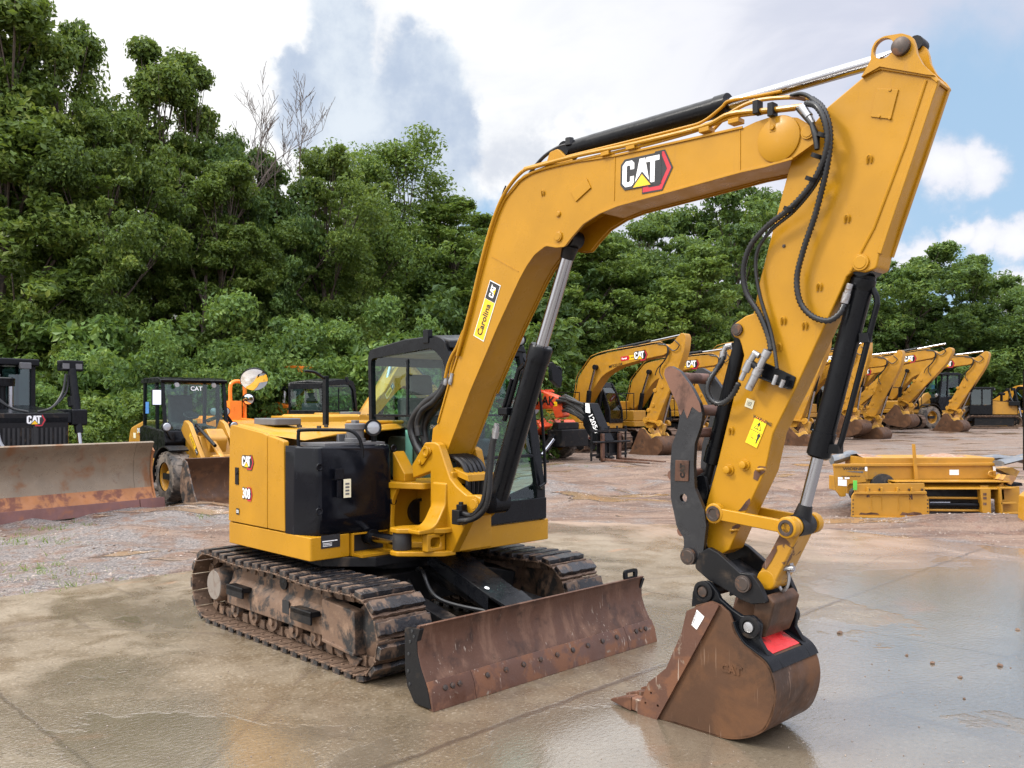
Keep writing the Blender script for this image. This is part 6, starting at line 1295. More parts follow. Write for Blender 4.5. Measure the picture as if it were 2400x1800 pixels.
def make_digger(label, num=True, group='yellow excavators parked in a row'):
    t = empty('crawler_excavator', (FA.o[0], FA.o[1], 0), FA.yaw, label, 'excavator', group)
    for s in (-1, 1):
        ring_track(0, -1.75, 1.75, .40, .45, s * .95, s * 1.55, 46, 'track', t)
        m = MB(); m.prism([(-1.6, .25), (1.6, .25), (1.7, .45), (1.5, .68), (-1.5, .68), (-1.7, .45)], s * 1.05, s * 1.45); m.lathe((1.75, s * 1.1, .45), (0, s, 0), [(0, .34), (.3, .34), (.32, .2), (.32, 0)], 20); m.lathe((-1.75, s * 1.1, .45), (0, s, 0), [(0, .34), (.3, .34), (.40, .2), (.40, 0)], 20); m.build('track_frame', BLM, t)
    m = MB(); m.box((-1.1, -.95, .45), (1.1, .95, .75)); m.lathe((0, 0, .75), (0, 0, 1), [(0, .7), (.25, .7)], 30); m.build('car_body', BLM, t)
    m = MB(); m.prism([(1.75, -1.42, .1), (1.75, 1.42, .05), (-2.2, 1.42), (-2.2, -1.42)], .98, 1.22, 'z'); m.build('upper_frame', YBG, t, .03)
    m = MB(); m.prism([(1.70, -1.40, .1), (1.70, -.50), (.6, -.45), (-2.0, -.45), (-2.0, -1.40)], 1.225, 1.72, 'z'); m.build('tool_box', YBG, t, .05)
    m = MB(); m.prism([(.55, -1.40), (.55, .45), (-.2, .45), (-.2, 1.38), (-2.1, 1.38), (-2.1, -1.40)], 1.725, 2.15, 'z'); m.prism([(-.25, .46), (-.25, 1.39), (-2.1, 1.39), (-2.1, .46)], 1.225, 1.724, 'z'); m.build('engine_housing', YBG, t, .06)
    m = MB(); m.prism([(-2.1, -1.4)] + [(-2.1 - .62 * math.cos(a), 1.4 * math.sin(a)) for a in np.linspace(-1.5, 1.5, 13)] + [(-2.1, 1.4)], 1.10, 2.12, 'z'); cwo = m.build('counterweight', YBG, t, .08); cat_logo(cwo, Plane((-2.73, 0, 1.75), (0, -1, 0), (0, 0, 1)), .7)
    m = MB(); m.box((.7, -1.35, 1.73), (1.5, -1.2, 1.76)); m.tube([(1.6, -1.3, 1.7), (1.6, -1.3, 2.5), (.4, -1.3, 2.5), (.4, -1.3, 2.1)], .025); m.build('hand_rail', BLK, t)
    m = MB(); m.lathe((-1.2, -.6, 2.1), (0, 0, 1), [(0, .09), (.45, .08), (.45, 0)], 14); m.build('exhaust_pipe', STL, t)
    c = empty('cab'); c.parent = t
    prof = [(-.15, 1.2), (-.2, 2.75, .15), (.0, 2.93, .1), (1.15, 2.95, .15), (1.45, 2.45), (1.72, 1.75), (1.75, 1.2)]
    hole = fillet([(-.02, 1.85), (-.05, 2.72, .1), (1.05, 2.78, .15), (1.30, 2.4), (1.52, 1.8), (1.52, 1.40), (.35, 1.40), (.3, 1.85)])
    for y in (.46, 1.33):
        m = MB(); m.prism(prof, y, y + .06, holes=[hole]); m.build('side_frame', BLK, c, .01)
        m = MB(); m.add([(x, y + .03, z) for x, z in hole], [tuple(range(len(hole)))]); m.build('side_window', GLD, c)
    m = MB(); m.prism([(-.2, 2.74), (0, 2.95), (1.15, 2.97), (1.3, 2.74)], .47, 1.38); m.build('roof', BLK, c, .03)
    m = MB()
    for y in (.465, 1.30): m.prism([(1.42, 2.5), (1.12, 2.94), (1.22, 2.94), (1.48, 2.5), (1.77, 1.75), (1.80, 1.2), (1.72, 1.2), (1.70, 1.75)], y, y + .085)
    m.box((1.70, .47, 1.2), (1.79, 1.385, 1.38)); m.box((-.19, .47, 1.2), (-.12, 1.385, 1.9)); m.box((.0, .53, 1.2), (1.7, 1.32, 1.28)); m.build('front_frame', BLK, c, .01)
    m = MB(); m.add([(1.16, .55, 2.9), (1.16, 1.3, 2.9), (1.45, 1.3, 2.5), (1.45, .55, 2.5)], [(0, 1, 2, 3)]); m.add([(1.45, .55, 2.5), (1.45, 1.3, 2.5), (1.735, 1.3, 1.75), (1.735, .55, 1.75)], [(0, 1, 2, 3)]); m.add([(1.735, .55, 1.75), (1.735, 1.3, 1.75), (1.75, 1.3, 1.38), (1.75, .55, 1.38)], [(0, 1, 2, 3)]); m.build('windscreen', GLD, c)
    m = MB(); m.prism([(.1, 1.3), (.7, 1.3), (.7, 1.65), (.25, 1.7), (.2, 2.4), (.05, 2.4)], .65, 1.15); m.build('seat', SEATM, c, .04)
    m = MB(); m.tube([(1.78, 1.42, 1.3), (1.9, 1.5, 1.4), (1.85, 1.5, 2.3), (1.6, 1.42, 2.45)], .02, 6); m.build('grab_rail', BLK, c)
    A = []   # parts of the arm, with the joint they turn about
    b = MB(); b.prism(DG['boom'], -.28, .28); b = b.build('boom', YBG, t, .02); A.append((b, 'b'))
    pl = Plane((DG['logo'][0], -.283, DG['logo'][1]), (math.cos(.06), 0, math.sin(.06)), (-math.sin(.06), 0, math.cos(.06))); cat_logo(b, pl, .68)
    pl = Plane((DG['lab'][0], -.283, DG['lab'][1]), (math.cos(.08), 0, math.sin(.08)), (-math.sin(.08), 0, math.cos(.08))); m = MB(); dpoly(m, pl, [(-.36, -.09), (.04, -.09), (.1, 0), (.04, .09), (-.36, .09)], .003, 0); dpoly(m, pl, [(.05, -.09), (.40, -.09), (.40, .09), (.05, .09), (.11, 0)], .003, 1); dtext(m, pl, 'Rental', .10, .005, 2, (-.18, 0), .004); dpoly(m, pl, [(.16, -.02), (.34, -.02), (.34, .02), (.16, .02)], .005, 3); m.build('dealer_label', [DRED, DYEL, WHT, RUST], b)
    if num: pl = Plane((DG['num'][0], -.283, DG['num'][1]), (math.cos(.15), 0, math.sin(.15)), (-math.sin(.15), 0, math.cos(.15))); m = MB(); dtext(m, pl, 'MF320104', .17, .003, 0, bold=.003); m.build('fleet_number', DBLK, b)
    for k_, P_ in enumerate((((535, 870), (560, 740), (575, 620), (640, 515), (715, 410), (760, 380), (900, 335), (1200, 285), (1440, 240), (1500, 245)), ((550, 760), (590, 610), (655, 500), (735, 398), (900, 345), (1300, 268), (1450, 250), (1540, 268), (1560, 330), (1530, 430), (1450, 530), (1425, 600)), ((1460, 262), (1550, 275), (1575, 340), (1540, 430), (1490, 500), (1480, 570), (1510, 640)), ((1560, 285), (1620, 330), (1660, 320), (1690, 270), (1640, 220)))):
        m = MB(); L = [FA.onY(p, -.22 + .03 * k_) for p in q('6', *P_)]; m.tube(smooth_line([(x, -.30 + .03 * (k_ == 3), z) for x, z in L], 4), .022, 5); o = m.build('hydraulic_line', HOSE if k_ else YBG, t); A.append((o, 'b'))
    def V(k, y=0): return Vector((DG[k][0], y, DG[k][1]))
    for s in (-1, 1):
        m = MB(); m.cyl(V('bcb', s * .38), V('bcm', s * .38), .105); bc = m.build('boom_cylinder', BLK, t); A.append((bc, 'b'))
        m = MB(); m.cyl(V('bcm', s * .38), V('bct', s * .38), .055); m.build('cylinder_rod', CHR, bc); m = MB(); m.lathe(V('bct', s * .29), (0, s, 0), [(0, .11), (.16, .11), (.17, 0)], 16); m.build('rod_end', BLM, bc)
    m = MB(); m.cyl(V('sc0'), V('sc1'), .095); m.lathe(V('sc1'), V('sc0') - V('sc1'), [(-.02, .06), (0, .11), (.15, .11)], 16); sc = m.build('stick_cylinder', BLK, t); A.append((sc, 'b')); m = MB(); m.cyl(V('sc1'), V('stop'), .055); m.build('cylinder_rod', CHR, sc)
    m = MB(); m.prism(DG['stick'], -.20, .20); s_ = m.build('stick', YBG, t, .02); A.append((s_, 's'))
    for pxy in ((1405, 760), (1385, 920), (1335, 975), (1480, 720)):
        m = MB(); x, z = FA.onY(q('6', pxy)[0], -.2); m.lathe((x, -.2, z), (0, -1, 0), [(0, .09), (.03, .08), (.035, 0)], 12); m.build('stick_boss', YBG, s_)
    m = MB(); m.cyl(V('bcyt'), V('bcyt').lerp(V('lk2'), .62), .085); bk = m.build('bucket_cylinder', BLK, t); A.append((bk, 's')); m = MB(); m.cyl(V('bcyt').lerp(V('lk2'), .62), V('lk2'), .05); m.build('cylinder_rod', CHR, bk)
    for s in (-1, 1):
        m = MB(); m.bar(V('lk1', s * .26), V('lk2', s * .26), .06, .15, (0, 1, 0)); m.lathe(V('lk1', s * .2), (0, s, 0), [(0, .12), (.12, .12), (.12, 0)], 14); m.lathe(V('lk2', s * .2), (0, s, 0), [(0, .12), (.12, .12), (.12, 0)], 14); o = m.build('idler_link', YBG, t); A.append((o, 's'))
    m = MB(); m.bar(V('lk2'), V('pl'), .30, .2, (0, 1, 0)); m.lathe(V('pl', -.2), (0, 1, 0), [(0, .14), (.4, .14)], 14); o = m.build('power_link', YDIRT, t); A.append((o, 's'))
    be = empty('bucket'); be.parent = t; A.append((be, 's'))
    pts = DG['bucket']; hw = .62
    for s in (-1, 1): m = MB(); m.prism(pts, s * hw, s * (hw - .05)); m.build('side_plate', BRUST, be, .01)
    m = MB(); f = fillet(pts); i_ = [i for i in range(len(f))]; back = q('6', (1375, 1280), (1420, 1255), (1470, 1290), (1500, 1345), (1492, 1410), (1445, 1460), (1350, 1482), (1240, 1482), (1128, 1448)); L = smooth_line([FA.onY(p, -.55) for p in back], 4); m.prism(L + inner2(L, -.05)[::-1], -hw + .05, hw - .05); m.build('bucket_shell', BRUST, be)
    for y in (-.5, -.17, .17, .5):
        m = MB(); x, z = DG['bucket'][12][:2]; m.rings([[(x + .25, y - .06, z - .05), (x + .25, y + .06, z - .05), (x + .25, y + .06, z + .07), (x + .25, y - .06, z + .07)], [(x - .22, y - .02, z - .04), (x - .22, y + .02, z - .04), (x - .22, y + .02, z), (x - .22, y - .02, z)]]); m.build('tooth', BRUST, be)
    for s in (-1, 1):
        m = MB(); P6 = A6(-.3, (1240, 1195), (1255, 1165, .1), (1285, 1165, .1), (1330, 1225), (1385, 1240), (1440, 1210, .1), (1470, 1260), (1490, 1320), (1430, 1310), (1350, 1310), (1290, 1240)); m.prism(P6, s * .24, s * .30); m.build('hinge_ear', YDIRT, be, .01)
    return t, A
LUT = {}
def copy_tree(o, parent=None):
    c = o.copy(); COL.objects.link(c); LUT[o] = c
    if parent is not None: c.parent = parent
    for ch in list(o.children): copy_tree(ch, c)
    return c
def rot_about(p, a): return Matrix.Translation((p[0], 0, p[1])) @ Matrix.Rotation(-a, 4, 'Y') @ Matrix.Translation((-p[0], 0, -p[1]))
def pose(t, src, A, boom, stick):
    """turn the copied arm parts: boom about its foot, stick about the boom tip"""
    Mb = rot_about(DG['foot'], R(boom)); Ms = Mb @ rot_about(DG['tip'], R(stick))
    for o, j in A: LUT[o].matrix_basis = (Mb if j == 'b' else Ms) @ o.matrix_basis
DIG, ARM = make_digger('yellow excavator nearest the cab mirror, fleet number on its raised boom')
def more_digger(uSrc, Y, dyaw, boom, stick, label, s=1.0, zoff=0.):
    t = copy_tree(DIG); X = (uSrc - 1200) / FS * Y; t.location = (X, Y, float(gz(X, Y)) + zoff); t.rotation_euler = (0, 0, FA.yaw + R(dyaw)); t.scale = (s, s, s); t['label'] = label
    for ch in list(t.children):
        for g in list(ch.children):
            if g.name.startswith('fleet_number'): bpy.data.objects.remove(g)
    pose(t, DIG, ARM, boom, stick); return t
more_digger(1462, 41.0, 0, -3, -8, 'yellow excavator second from the left in the row, partly behind the stick of the first', .98)
more_digger(1612, 46, 4, -5, 10, 'yellow excavator whose level boom shows between the thumb and the thumb cylinder', 1.22)
more_digger(1795, 49, 0, 2, 6, 'yellow excavator largely hidden by the black bucket cylinder on the right')
more_digger(1858, 49.5, 0, -3, 2, 'yellow excavator third from the right in the row, its stick leaning well back')
more_digger(1905, 53, 0, 1, -26, 'smaller yellow excavator with an upright stick between two larger ones', .86)
more_digger(1975, 53, 0, 1, -18, 'yellow excavator second from the right with a nearly upright stick', 1.04)
more_digger(2064, 56, 0, -2, -4, 'rightmost yellow excavator in the row, its stick standing clear against the trees', 1.04)
FR = more_digger(2452, 60, 150, -32, -10, 'yellow excavator turned away at the right edge, showing its rear', .95)

# ---------------- mini excavator behind the first one: the same model, seen over its hood
def mini(X, Y, yaw, label, boom_rot):
    t = EX.copy(); COL.objects.link(t); t.location = (X, Y, .008); t.rotation_euler = (0, 0, yaw); t['label'] = label
    keep = ('cab', 'upper_frame', 'side_door', 'side_panel', 'counterweight', 'engine_hood', 'tank_cover', 'tank_top', 'boom', 'boom_pipe', 'stick', 'stick_cylinder', 'swing_bracket', 'track', 'track_frame', 'car_body', 'edge_flange', 'boom_cylinder')
    base = lambda o: o.name.split('.')[0]
    Mb = rot_about(bp, R(boom_rot)); arm = ('boom', 'boom_pipe', 'stick', 'stick_cylinder')
    for ch in list(EX.children):
        if base(ch) in keep:
            c = copy_tree(ch, t)
            if base(ch) in arm: c.matrix_basis = (Mb if base(ch) != 'stick' else Mb @ rot_about(E.onY(q('4', (1557, 484))[0], -bw), R(30))) @ ch.matrix_basis
    return t
MINI = mini(-3.68, 18.6, R(66), 'second mini excavator with a black cab, behind the hood of the large one', -24)

# ---------------- compact wheel loader at the left
def wheel(name, parent, c, r, w, rim, side, lug=20):
    t = MB(); prof = [(-w / 2, rim), (-w / 2, r * .80), (-w * .46, r * .93), (-w * .36, r * .985), (w * .36, r * .985), (w * .46, r * .93), (w / 2, r * .80), (w / 2, rim)]
    t.lathe(c, (0, side, 0), prof, 40, False)
    for k in range(lug):
        for s in (-1, 1):
            a = 2 * math.pi * (k + (.0 if s > 0 else .5)) / lug
            def P(da, yy, rr): return (c[0] + rr * math.cos(a + da), c[1] + yy, c[2] + rr * math.sin(a + da))
            d = 2 * math.pi / lug
            vs = [P(0, s * .02 * w, r * .97), P(d * .5, s * .02 * w, r * .97), P(d * .62, s * w * .49, r * .90), P(d * .12, s * w * .49, r * .90), P(.02, s * .02 * w, r * 1.02), P(d * .48, s * .02 * w, r * 1.02), P(d * .58, s * w * .51, r * .955), P(d * .15, s * w * .51, r * .955)]
            t.add(vs, [(0, 1, 2, 3), (7, 6, 5, 4), (0, 4, 5, 1), (1, 5, 6, 2), (2, 6, 7, 3), (3, 7, 4, 0)])
    e = empty(name); e.parent = parent; t.build('tyre', TYRE, e)
    m = MB(); m.lathe(c, (0, side, 0), [(-w * .4, rim * 1.01), (w * .40, rim * 1.03), (w * .44, rim), (w * .40, rim * .90), (w * .12, rim * .78), (w * .12, rim * .45), (w * .30, rim * .38), (w * .32, rim * .30), (w * .32, 0)], 32); m.build('rim', YBG, e); return e
def wheel_loader(X, Y, yaw, label, s=1.0, z=0.):
    t = empty('wheel_loader', (X, Y, z), yaw, label, 'wheel loader', 'wheel loaders'); t.scale = (s, s, s)
    for x in (1.08, -1.08):
        for sd in (-1, 1): wheel('wheel', t, (x, sd * .74, .50), .51, .40, .29, sd)
    m = MB(); m.prism([(-1.0, .50), (-2.05, .62), (-2.1, 1.0, .2), (-1.95, 1.42, .25), (-1.0, 1.62, .1), (-.9, .9)], -.60, .60); h = m.build('rear_hood', YBG, t, .05); cat_logo(h, Plane((-1.32, -.603, 1.36), (1, 0, 0), (0, 0, 1)), .26)
    m = MB(); dpoly(m, Plane((-1.62, -.603, 1.25), (1, 0, 0), (0, 0, 1)), [(-.08, -.06), (.08, -.06), (.08, .06), (-.08, .06)], .002, 0); m.build('badge', [CRM], h)
    m = MB(); m.prism([(-1.0, .55), (.2, .55), (.3, .9), (-1.0, 1.0)], -.45, .45); m.prism([(.45, .40), (1.5, .45), (1.5, .9), (1.25, 1.30), (.55, 1.30)], -.30, .30); m.box((-.95, -.72, .58), (.35, -.45, .80)); m.box((-.95, .45, .58), (.35, .72, .80)); m.build('chassis', YBG, t, .02)
    m = MB(); m.box((.9, -.9, .44), (1.25, .9, .56)); m.box((-1.25, -.9, .44), (-.9, .9, .56)); m.build('axle', BLM, t)
    for sd in (-1, 1):
        m = MB(); arc = [(1.08 + .60 * math.cos(a), .50 + .60 * math.sin(a)) for a in np.linspace(R(60), R(195), 12)]; m.ribbon(arc, sd * .56, sd * .95, .03); m.build('fender', BLM, t)
        m = MB(); m.box((-.35, min(sd * .68, sd * .88), .35), (.1, max(sd * .68, sd * .88), .39)); m.box((-.35, min(sd * .68, sd * .88), .6), (.1, max(sd * .68, sd * .88), .64)); m.build('step', BLM, t)
    c = empty('cab'); c.parent = t
    m = MB(); m.prism([(-1.0, .80), (-1.05, 1.45), (-.85, 1.50), (.42, 1.40), (.50, 1.15), (.30, .80)], -.70, .70); m.build('cab_body', BLK, c, .03)
    m = MB()
    for y in (-.69, .63):
        for a, b in (((-.80, 1.45), (-.78, 2.42)), ((-.05, 1.40), (-.10, 2.42)), ((.40, 1.36), (.22, 2.42))): m.bar((a[0], y + .03, a[1]), (b[0], y + .03, b[1]), .07, .07)
    m.bar((.30, -.66, 1.36), (.30, .66, 1.36), .08, .08); m.build('cab_frame', BLK, c, .01)
    m = MB(); m.prism([(-.88, 2.40), (.30, 2.40), (.34, 2.46), (.1, 2.52), (-.7, 2.52), (-.9, 2.46)], -.72, .72); m.build('roof', BLK, c, .02)
    m = MB(); m.add([(.36, -.62, 1.42), (.36, .62, 1.42), (.21, .62, 2.38), (.21, -.62, 2.38)], [(0, 1, 2, 3)]); ws_ = m.build('windscreen', GLS, c); m = MB(); dtext(m, Plane((.25, .05, 2.28), (0, 1, 0), (-.15, 0, .98)), 'CAT', .13, .004, 0, bold=.003); m.build('lettering', WHT, ws_)
    for y in (-.665, .665):
        m = MB(); m.add([(-.76, y, 1.47), (-.08, y, 1.42), (-.12, y, 2.38), (-.76, y, 2.38)], [(0, 1, 2, 3)]); m.add([(.0, y, 1.42), (.34, y, 1.42), (.2, y, 2.36), (-.04, y, 2.36)], [(0, 1, 2, 3)]); m.build('side_window', GLS, c)
    m = MB(); m.add([(-.83, -.6, 1.5), (-.83, .6, 1.5), (-.82, .6, 2.38), (-.82, -.6, 2.38)], [(0, 1, 2, 3)]); m.build('rear_window', GLS, c)
    m = MB(); m.prism([(-.6, 1.2), (-.1, 1.2), (-.1, 1.5), (-.4, 1.55), (-.45, 2.15), (-.6, 2.15)], -.25, .25); m.build('seat', SEATM, c, .04)
    m = MB(); m.tube([(.05, 0, 1.35), (.12, 0, 1.68)], .03); m.lathe((.08, 0, 1.70), (.5, 0, 1), [(0, .16), (.03, .17), (.03, .14), (0, .14)], 20); m.prism([(.1, 1.3), (.34, 1.3), (.32, 1.5, .05), (.18, 1.55, .05)], -.28, .28); m.build('dashboard', SEATM, c, .02)
    m = MB(); m.prism([(-.72, 1.75), (-.52, 1.75), (-.52, 2.0), (-.72, 2.0)], -.6751, -.672); m.build('window_sticker', BLUET, c)
    m = MB(); m.tube(smooth_line([(.2, -.68, 2.3), (.3, -.82, 2.3), (.32, -.86, 2.1)], 4), .012, 6); m.build('mirror_arm', BLK, c); m = MB(); m.prism([(-.92, 1.92, .03), (-.72, 1.92, .03), (-.72, 2.26, .03), (-.92, 2.26, .03)], .31, .35, 'x'); mi_ = m.build('mirror', BLM, c, .01); m = MB(); m.box((.351, -.905, 1.94), (.354, -.735, 2.24)); m.build('mirror_glass', MIRR, mi_)
    for sd in (-1, 1):
        m = MB(); m.tube([(.42, sd * .5, 1.1), (.55, sd * .72, 1.42)], .02); m.lathe((.50, sd * .72, 1.48), (1, 0, 0), [(0, .05), (.04, .09), (.14, .10), (.14, 0)], 16); hl = m.build('headlight', BLM, t); m = MB(); m.lathe((.642, sd * .72, 1.48), (1, 0, 0), [(0, .085), (.015, .07), (.02, 0)], 16); m.build('lens', LGHT, hl)
        m = MB(); m.lathe((.30, sd * .40, 2.36), (1, 0, -.1), [(0, .05), (.05, .05), (.05, 0)], 12); m.build('roof_light', LGHT, c)
    for sd in (-1, 1):
        m = MB(); m.prism([(.60, 1.42, .05), (.78, 1.62, .05), (1.0, 1.55), (1.9, .62), (2.05, .36, .05), (1.92, .28, .05), (1.75, .45), (1.35, .95), (.75, 1.28)], sd * .33, sd * .42); a_ = m.build('lift_arm', YBG, t, .01)
        if sd < 0:
            pl = Plane((1.28, -.4215, 1.14), (.70, 0, -.71), (.71, 0, .70)); m = MB(); dpoly(m, pl, [(-.28, -.05), (.12, -.05), (.12, .05), (-.28, .05)], .002, 0); dpoly(m, pl, [(.125, -.05), (.28, -.05), (.28, .05), (.125, .05)], .002, 1); dtext(m, pl, 'Carolina', .08, .004, 1, (-.08, 0), .001); dtext(m, pl, 'CAT', .06, .004, 2, (.2, 0), .001); m.build('dealer_label', [DYEL, DBLK, WHT], a_)
    m = MB(); m.prism([(.85, 1.35), (1.30, 1.45, .1), (1.55, 1.25, .1), (1.45, .95), (1.1, 1.0)], -.18, .18); m.prism([(1.70, .9, .05), (1.90, .95, .05), (2.03, .35), (1.95, .25)], -.28, .28); m.cyl((1.3, -.1, 1.30), (1.95, -.1, .85), .06); m.build('linkage', YBG, t, .02)
    m = MB(); m.cyl((.9, -.22, 1.52), (1.85, -.22, 1.12), .035); m.cyl((.7, .22, 1.0), (1.5, .22, .85), .05); m.build('tilt_cylinder', BLK, t)
    b = empty('bucket'); b.parent = t
    sec = smooth_line([(2.95, .04), (2.5, .03), (2.2, .08), (2.08, .30), (2.10, .60), (2.25, .92)], 5)
    m = MB(); m.prism(sec + inner2(sec, -.03)[::-1], -.98, .98); m.build('bucket_shell', BRUST, b)
    for sd in (-1, 1): m = MB(); m.prism([(2.95, .045), (2.5, .035), (2.2, .085), (2.085, .30), (2.105, .60), (2.25, .90), (2.38, .86), (2.72, .30)], sd * .982, sd * 1.01); m.build('side_plate', MUDM, b, .004)
    m = MB(); m.box((2.80, -.98, .02), (3.06, .98, .05)); m.build('cutting_edge', EDGE, b, .005)
    return t
WL = wheel_loader(-6.97, 18.8, R(-48), 'compact wheel loader with black cab and bucket between the bulldozer blade and the excavator')
X_ = (2190 - 1200) / FS * 58; WL2 = copy_tree(WL); WL2.location = (X_, 58, float(gz(X_, 58))); WL2.rotation_euler = (0, 0, R(200)); WL2.scale = (1.45, 1.45, 1.45); WL2['label'] = 'big wheel loader with dusty tyres behind the right end of the excavator row'

# ---------------- bulldozer at the left edge
def dozer(ox, oy, yaw, label, blade=True, s=1., z=0.):
    t = empty('bulldozer', (ox, oy, z), yaw, label, 'bulldozer', 'bulldozers'); t.scale = (s, s, s)
    for sd in (-1, 1):
        ring_track(0, -1.45, 1.15, .40, .45, sd * .78, sd * 1.32, 40, 'track', t)
        m = MB(); m.prism([(-1.3, .2), (1.1, .2), (1.1, .7), (-1.3, .7)], sd * .85, sd * 1.2); m.build('track_frame', BLM, t, .02)
    m = MB(); m.box((-1.6, -.6, .5), (1.35, .6, 1.0)); m.build('main_frame', BLM, t, .03)
    m = MB(); m.prism([(-.1, .95), (1.42, .95), (1.42, 1.78), (-.1, 1.92)], -.64, .64); hd_ = m.build('engine_hood', YBG, t, .03)
    m = MB(); m.prism([(-.1, 1.925), (1.45, 1.785), (1.47, 1.70), (1.47, 1.6), (1.45, 1.6), (1.40, 1.76), (-.1, 1.90)], -.66, .66); m.build('hood_top', BLK, hd_, .01)
    m = MB(); m.prism([(1.425, .90), (1.47, .90), (1.47, 1.78), (1.425, 1.78)], -.60, .60); g = m.build('grille', BLM, t, .01)
    m = MB()
    for k in range(14): m.box((1.472, -.54 + k * .08, 1.0), (1.482, -.50 + k * .08, 1.52))
    m.box((1.472, -.03, .95), (1.488, .03, 1.55)); m.build('grille_bars', DGLS, g)
    cat_logo(g, Plane((1.475, .02, 1.66), (0, 1, 0), (0, 0, 1)), .34)
    m = MB(); m.lathe((.55, .0, 1.85), (0, 0, 1), [(0, .055), (.45, .055)], 14); m.build('exhaust_pipe', CHR, t)
    m = MB(); m.lathe((.55, -.16, 1.85), (0, 0, 1), [(0, .08), (.42, .08), (.42, .22), (.56, .23), (.58, .20), (.58, 0)], 22); m.build('air_intake', BLK, t)
    for sd in (-1, 1):
        m = MB(); a = Vector((1.52, sd * .80, 1.15)); b = Vector((1.20, sd * .80, 2.60)); m.cyl(a.lerp(b, .18), b, .075); m.lathe(a.lerp(b, .52) - Vector((.05, 0, 0)), (b - a), [(0, .11), (.18, .11)], 14); lc = m.build('lift_cylinder', BLK, t); m = MB(); m.cyl(a - (b - a) * .25, a.lerp(b, .18), .042); m.build('cylinder_rod', CHR, lc)
        m = MB(); m.box((.85, min(sd * .66, sd * .95), 1.55), (1.5, max(sd * .66, sd * .95), 1.85)); m.build('cylinder_yoke', BLK, t, .03)
        m = MB(); m.box((1.0, min(sd * .62, sd * 1.02), 2.56), (1.22, max(sd * .62, sd * 1.02), 2.76)); lb = m.build('light_bar', BLK, t, .02)
        for y in (.68, .92): m = MB(); m.box((1.222, sd * y - .06, 2.60), (1.235, sd * y + .06, 2.70)); m.build('lamp', LGHT if False else GREYP, lb)
        for k in range(2):
            m = MB(); m.tube(smooth_line([(1.2, sd * (.74 - .05 * k), 2.5), (1.25, sd * (.66 - .06 * k), 2.15), (1.35, sd * .36, 1.88), (1.40, sd * .08, 1.80)], 8), .022, 7); m.build('lift_hose', HOSE, t)
    c = empty('cab'); c.parent = t
    m = MB(); m.prism([(-1.5, .95), (-.1, .95), (-.1, 1.6), (-1.5, 1.6)], -.75, .75); m.build('cab_body', BLK, c, .03)
    m = MB()
    for y in (-.72, .72):
        for x in (-1.45, -.75, -.15): m.bar((x, y, 1.6), (x, y, 2.72), .09, .09)
    m.bar((-.15, -.2, 1.6), (-.15, -.2, 2.72), .06, .06); m.build('cab_frame', BLK, c, .01)
    m = MB(); m.box((-1.55, -.80, 2.68), (.0, .80, 2.82)); rf_ = m.build('roof', BLK, c, .03)
    for y in (-.5, .5): m = MB(); m.box((.0, y - .1, 2.62), (.08, y + .1, 2.74)); m.build('lamp', GREYP, rf_, .01)
    m = MB(); m.box((-.16, -.68, 1.62), (-.14, .68, 2.66)); m.box((-1.44, .70, 1.62), (-.2, .71, 2.66)); m.box((-1.44, -.71, 1.62), (-.2, -.70, 2.66)); m.build('windows', GLD, c)
    m = MB(); m.tube(smooth_line([(1.5, -.66, 1.6), (1.6, -.62, 1.25), (1.7, -.45, 1.05), (1.85, -.3, 1.0)], 6), .035, 8); m.build('front_hose', STL, t)
    if blade:
        b = empty('blade'); b.parent = t; x0 = 2.60; hw = 1.62
        prof = smooth_line([(x0 + .04, .20), (x0 - .06, .42), (x0 - .11, .70), (x0 - .08, 1.0), (x0 + .03, 1.24)], 6)
        m = MB(); m.prism(prof + inner2(prof, .05)[::-1], -hw - .6, hw - .36); m.build('mouldboard', DBLD, b)
        m = MB(); m.prism(prof + inner2(prof, .05)[::-1], hw - .355, hw - .03); m.build('end_section', DBLD, b)
        m = MB(); lo = [p for p in prof if p[1] < .46]; m.prism([(p[0] + .004, p[1]) for p in lo] + [(p[0] + .001, p[1]) for p in lo[::-1]], -hw - .6, hw - .03); m.build('rust_band', DBLL, b)
        m = MB(); m.prism([(x0 + .085, .0), (x0 + .05, .21), (x0 + .02, .205), (x0 + .045, .0)], -hw - .6, hw - .33); m.build('cutting_edge', pmat('purple_brown_edge', (.16, .075, .065), .45, .4, dirt=(.24, .10, .06), dscale=5, damt=(.52, .7)), b, .004)
        m = MB(); m.prism([(x0 + .10, .0), (x0 + .06, .22), (x0 + .02, .215), (x0 + .05, .0)], hw - .325, hw + .16); m.build('end_bit', MATS['purple_brown_edge'], b, .004)
        m = MB(); m.prism([(x0 + .05, .2), (x0 - .03, .42), (x0 - .08, .70), (x0 - .05, 1.0), (x0 + .0, 1.08), (x0 - .12, 1.20), (x0 - .16, .3)], hw - .029, hw + .005); m.build('end_plate', DBLL, b, .004)
        m = MB(); m.box((2.1, -.9, .45), (2.36, .9, .85)); m.bar((1.0, -.6, .45), (2.3, -.7, .55), .2, .2); m.bar((1.0, .6, .45), (2.3, .7, .55), .2, .2); m.build('push_arm', BLM, b, .02)
    return t
DZ = dozer(-9.66, 16.3, R(-36), 'bulldozer with a wide rust streaked blade at the left edge', True)
X_ = (2325 - 1200) / FS * 57; dz2 = dozer(X_, 57, R(-18), 'bulldozer with yellow hood parked behind the right end of the row', False, .95, float(gz(X_, 57)))

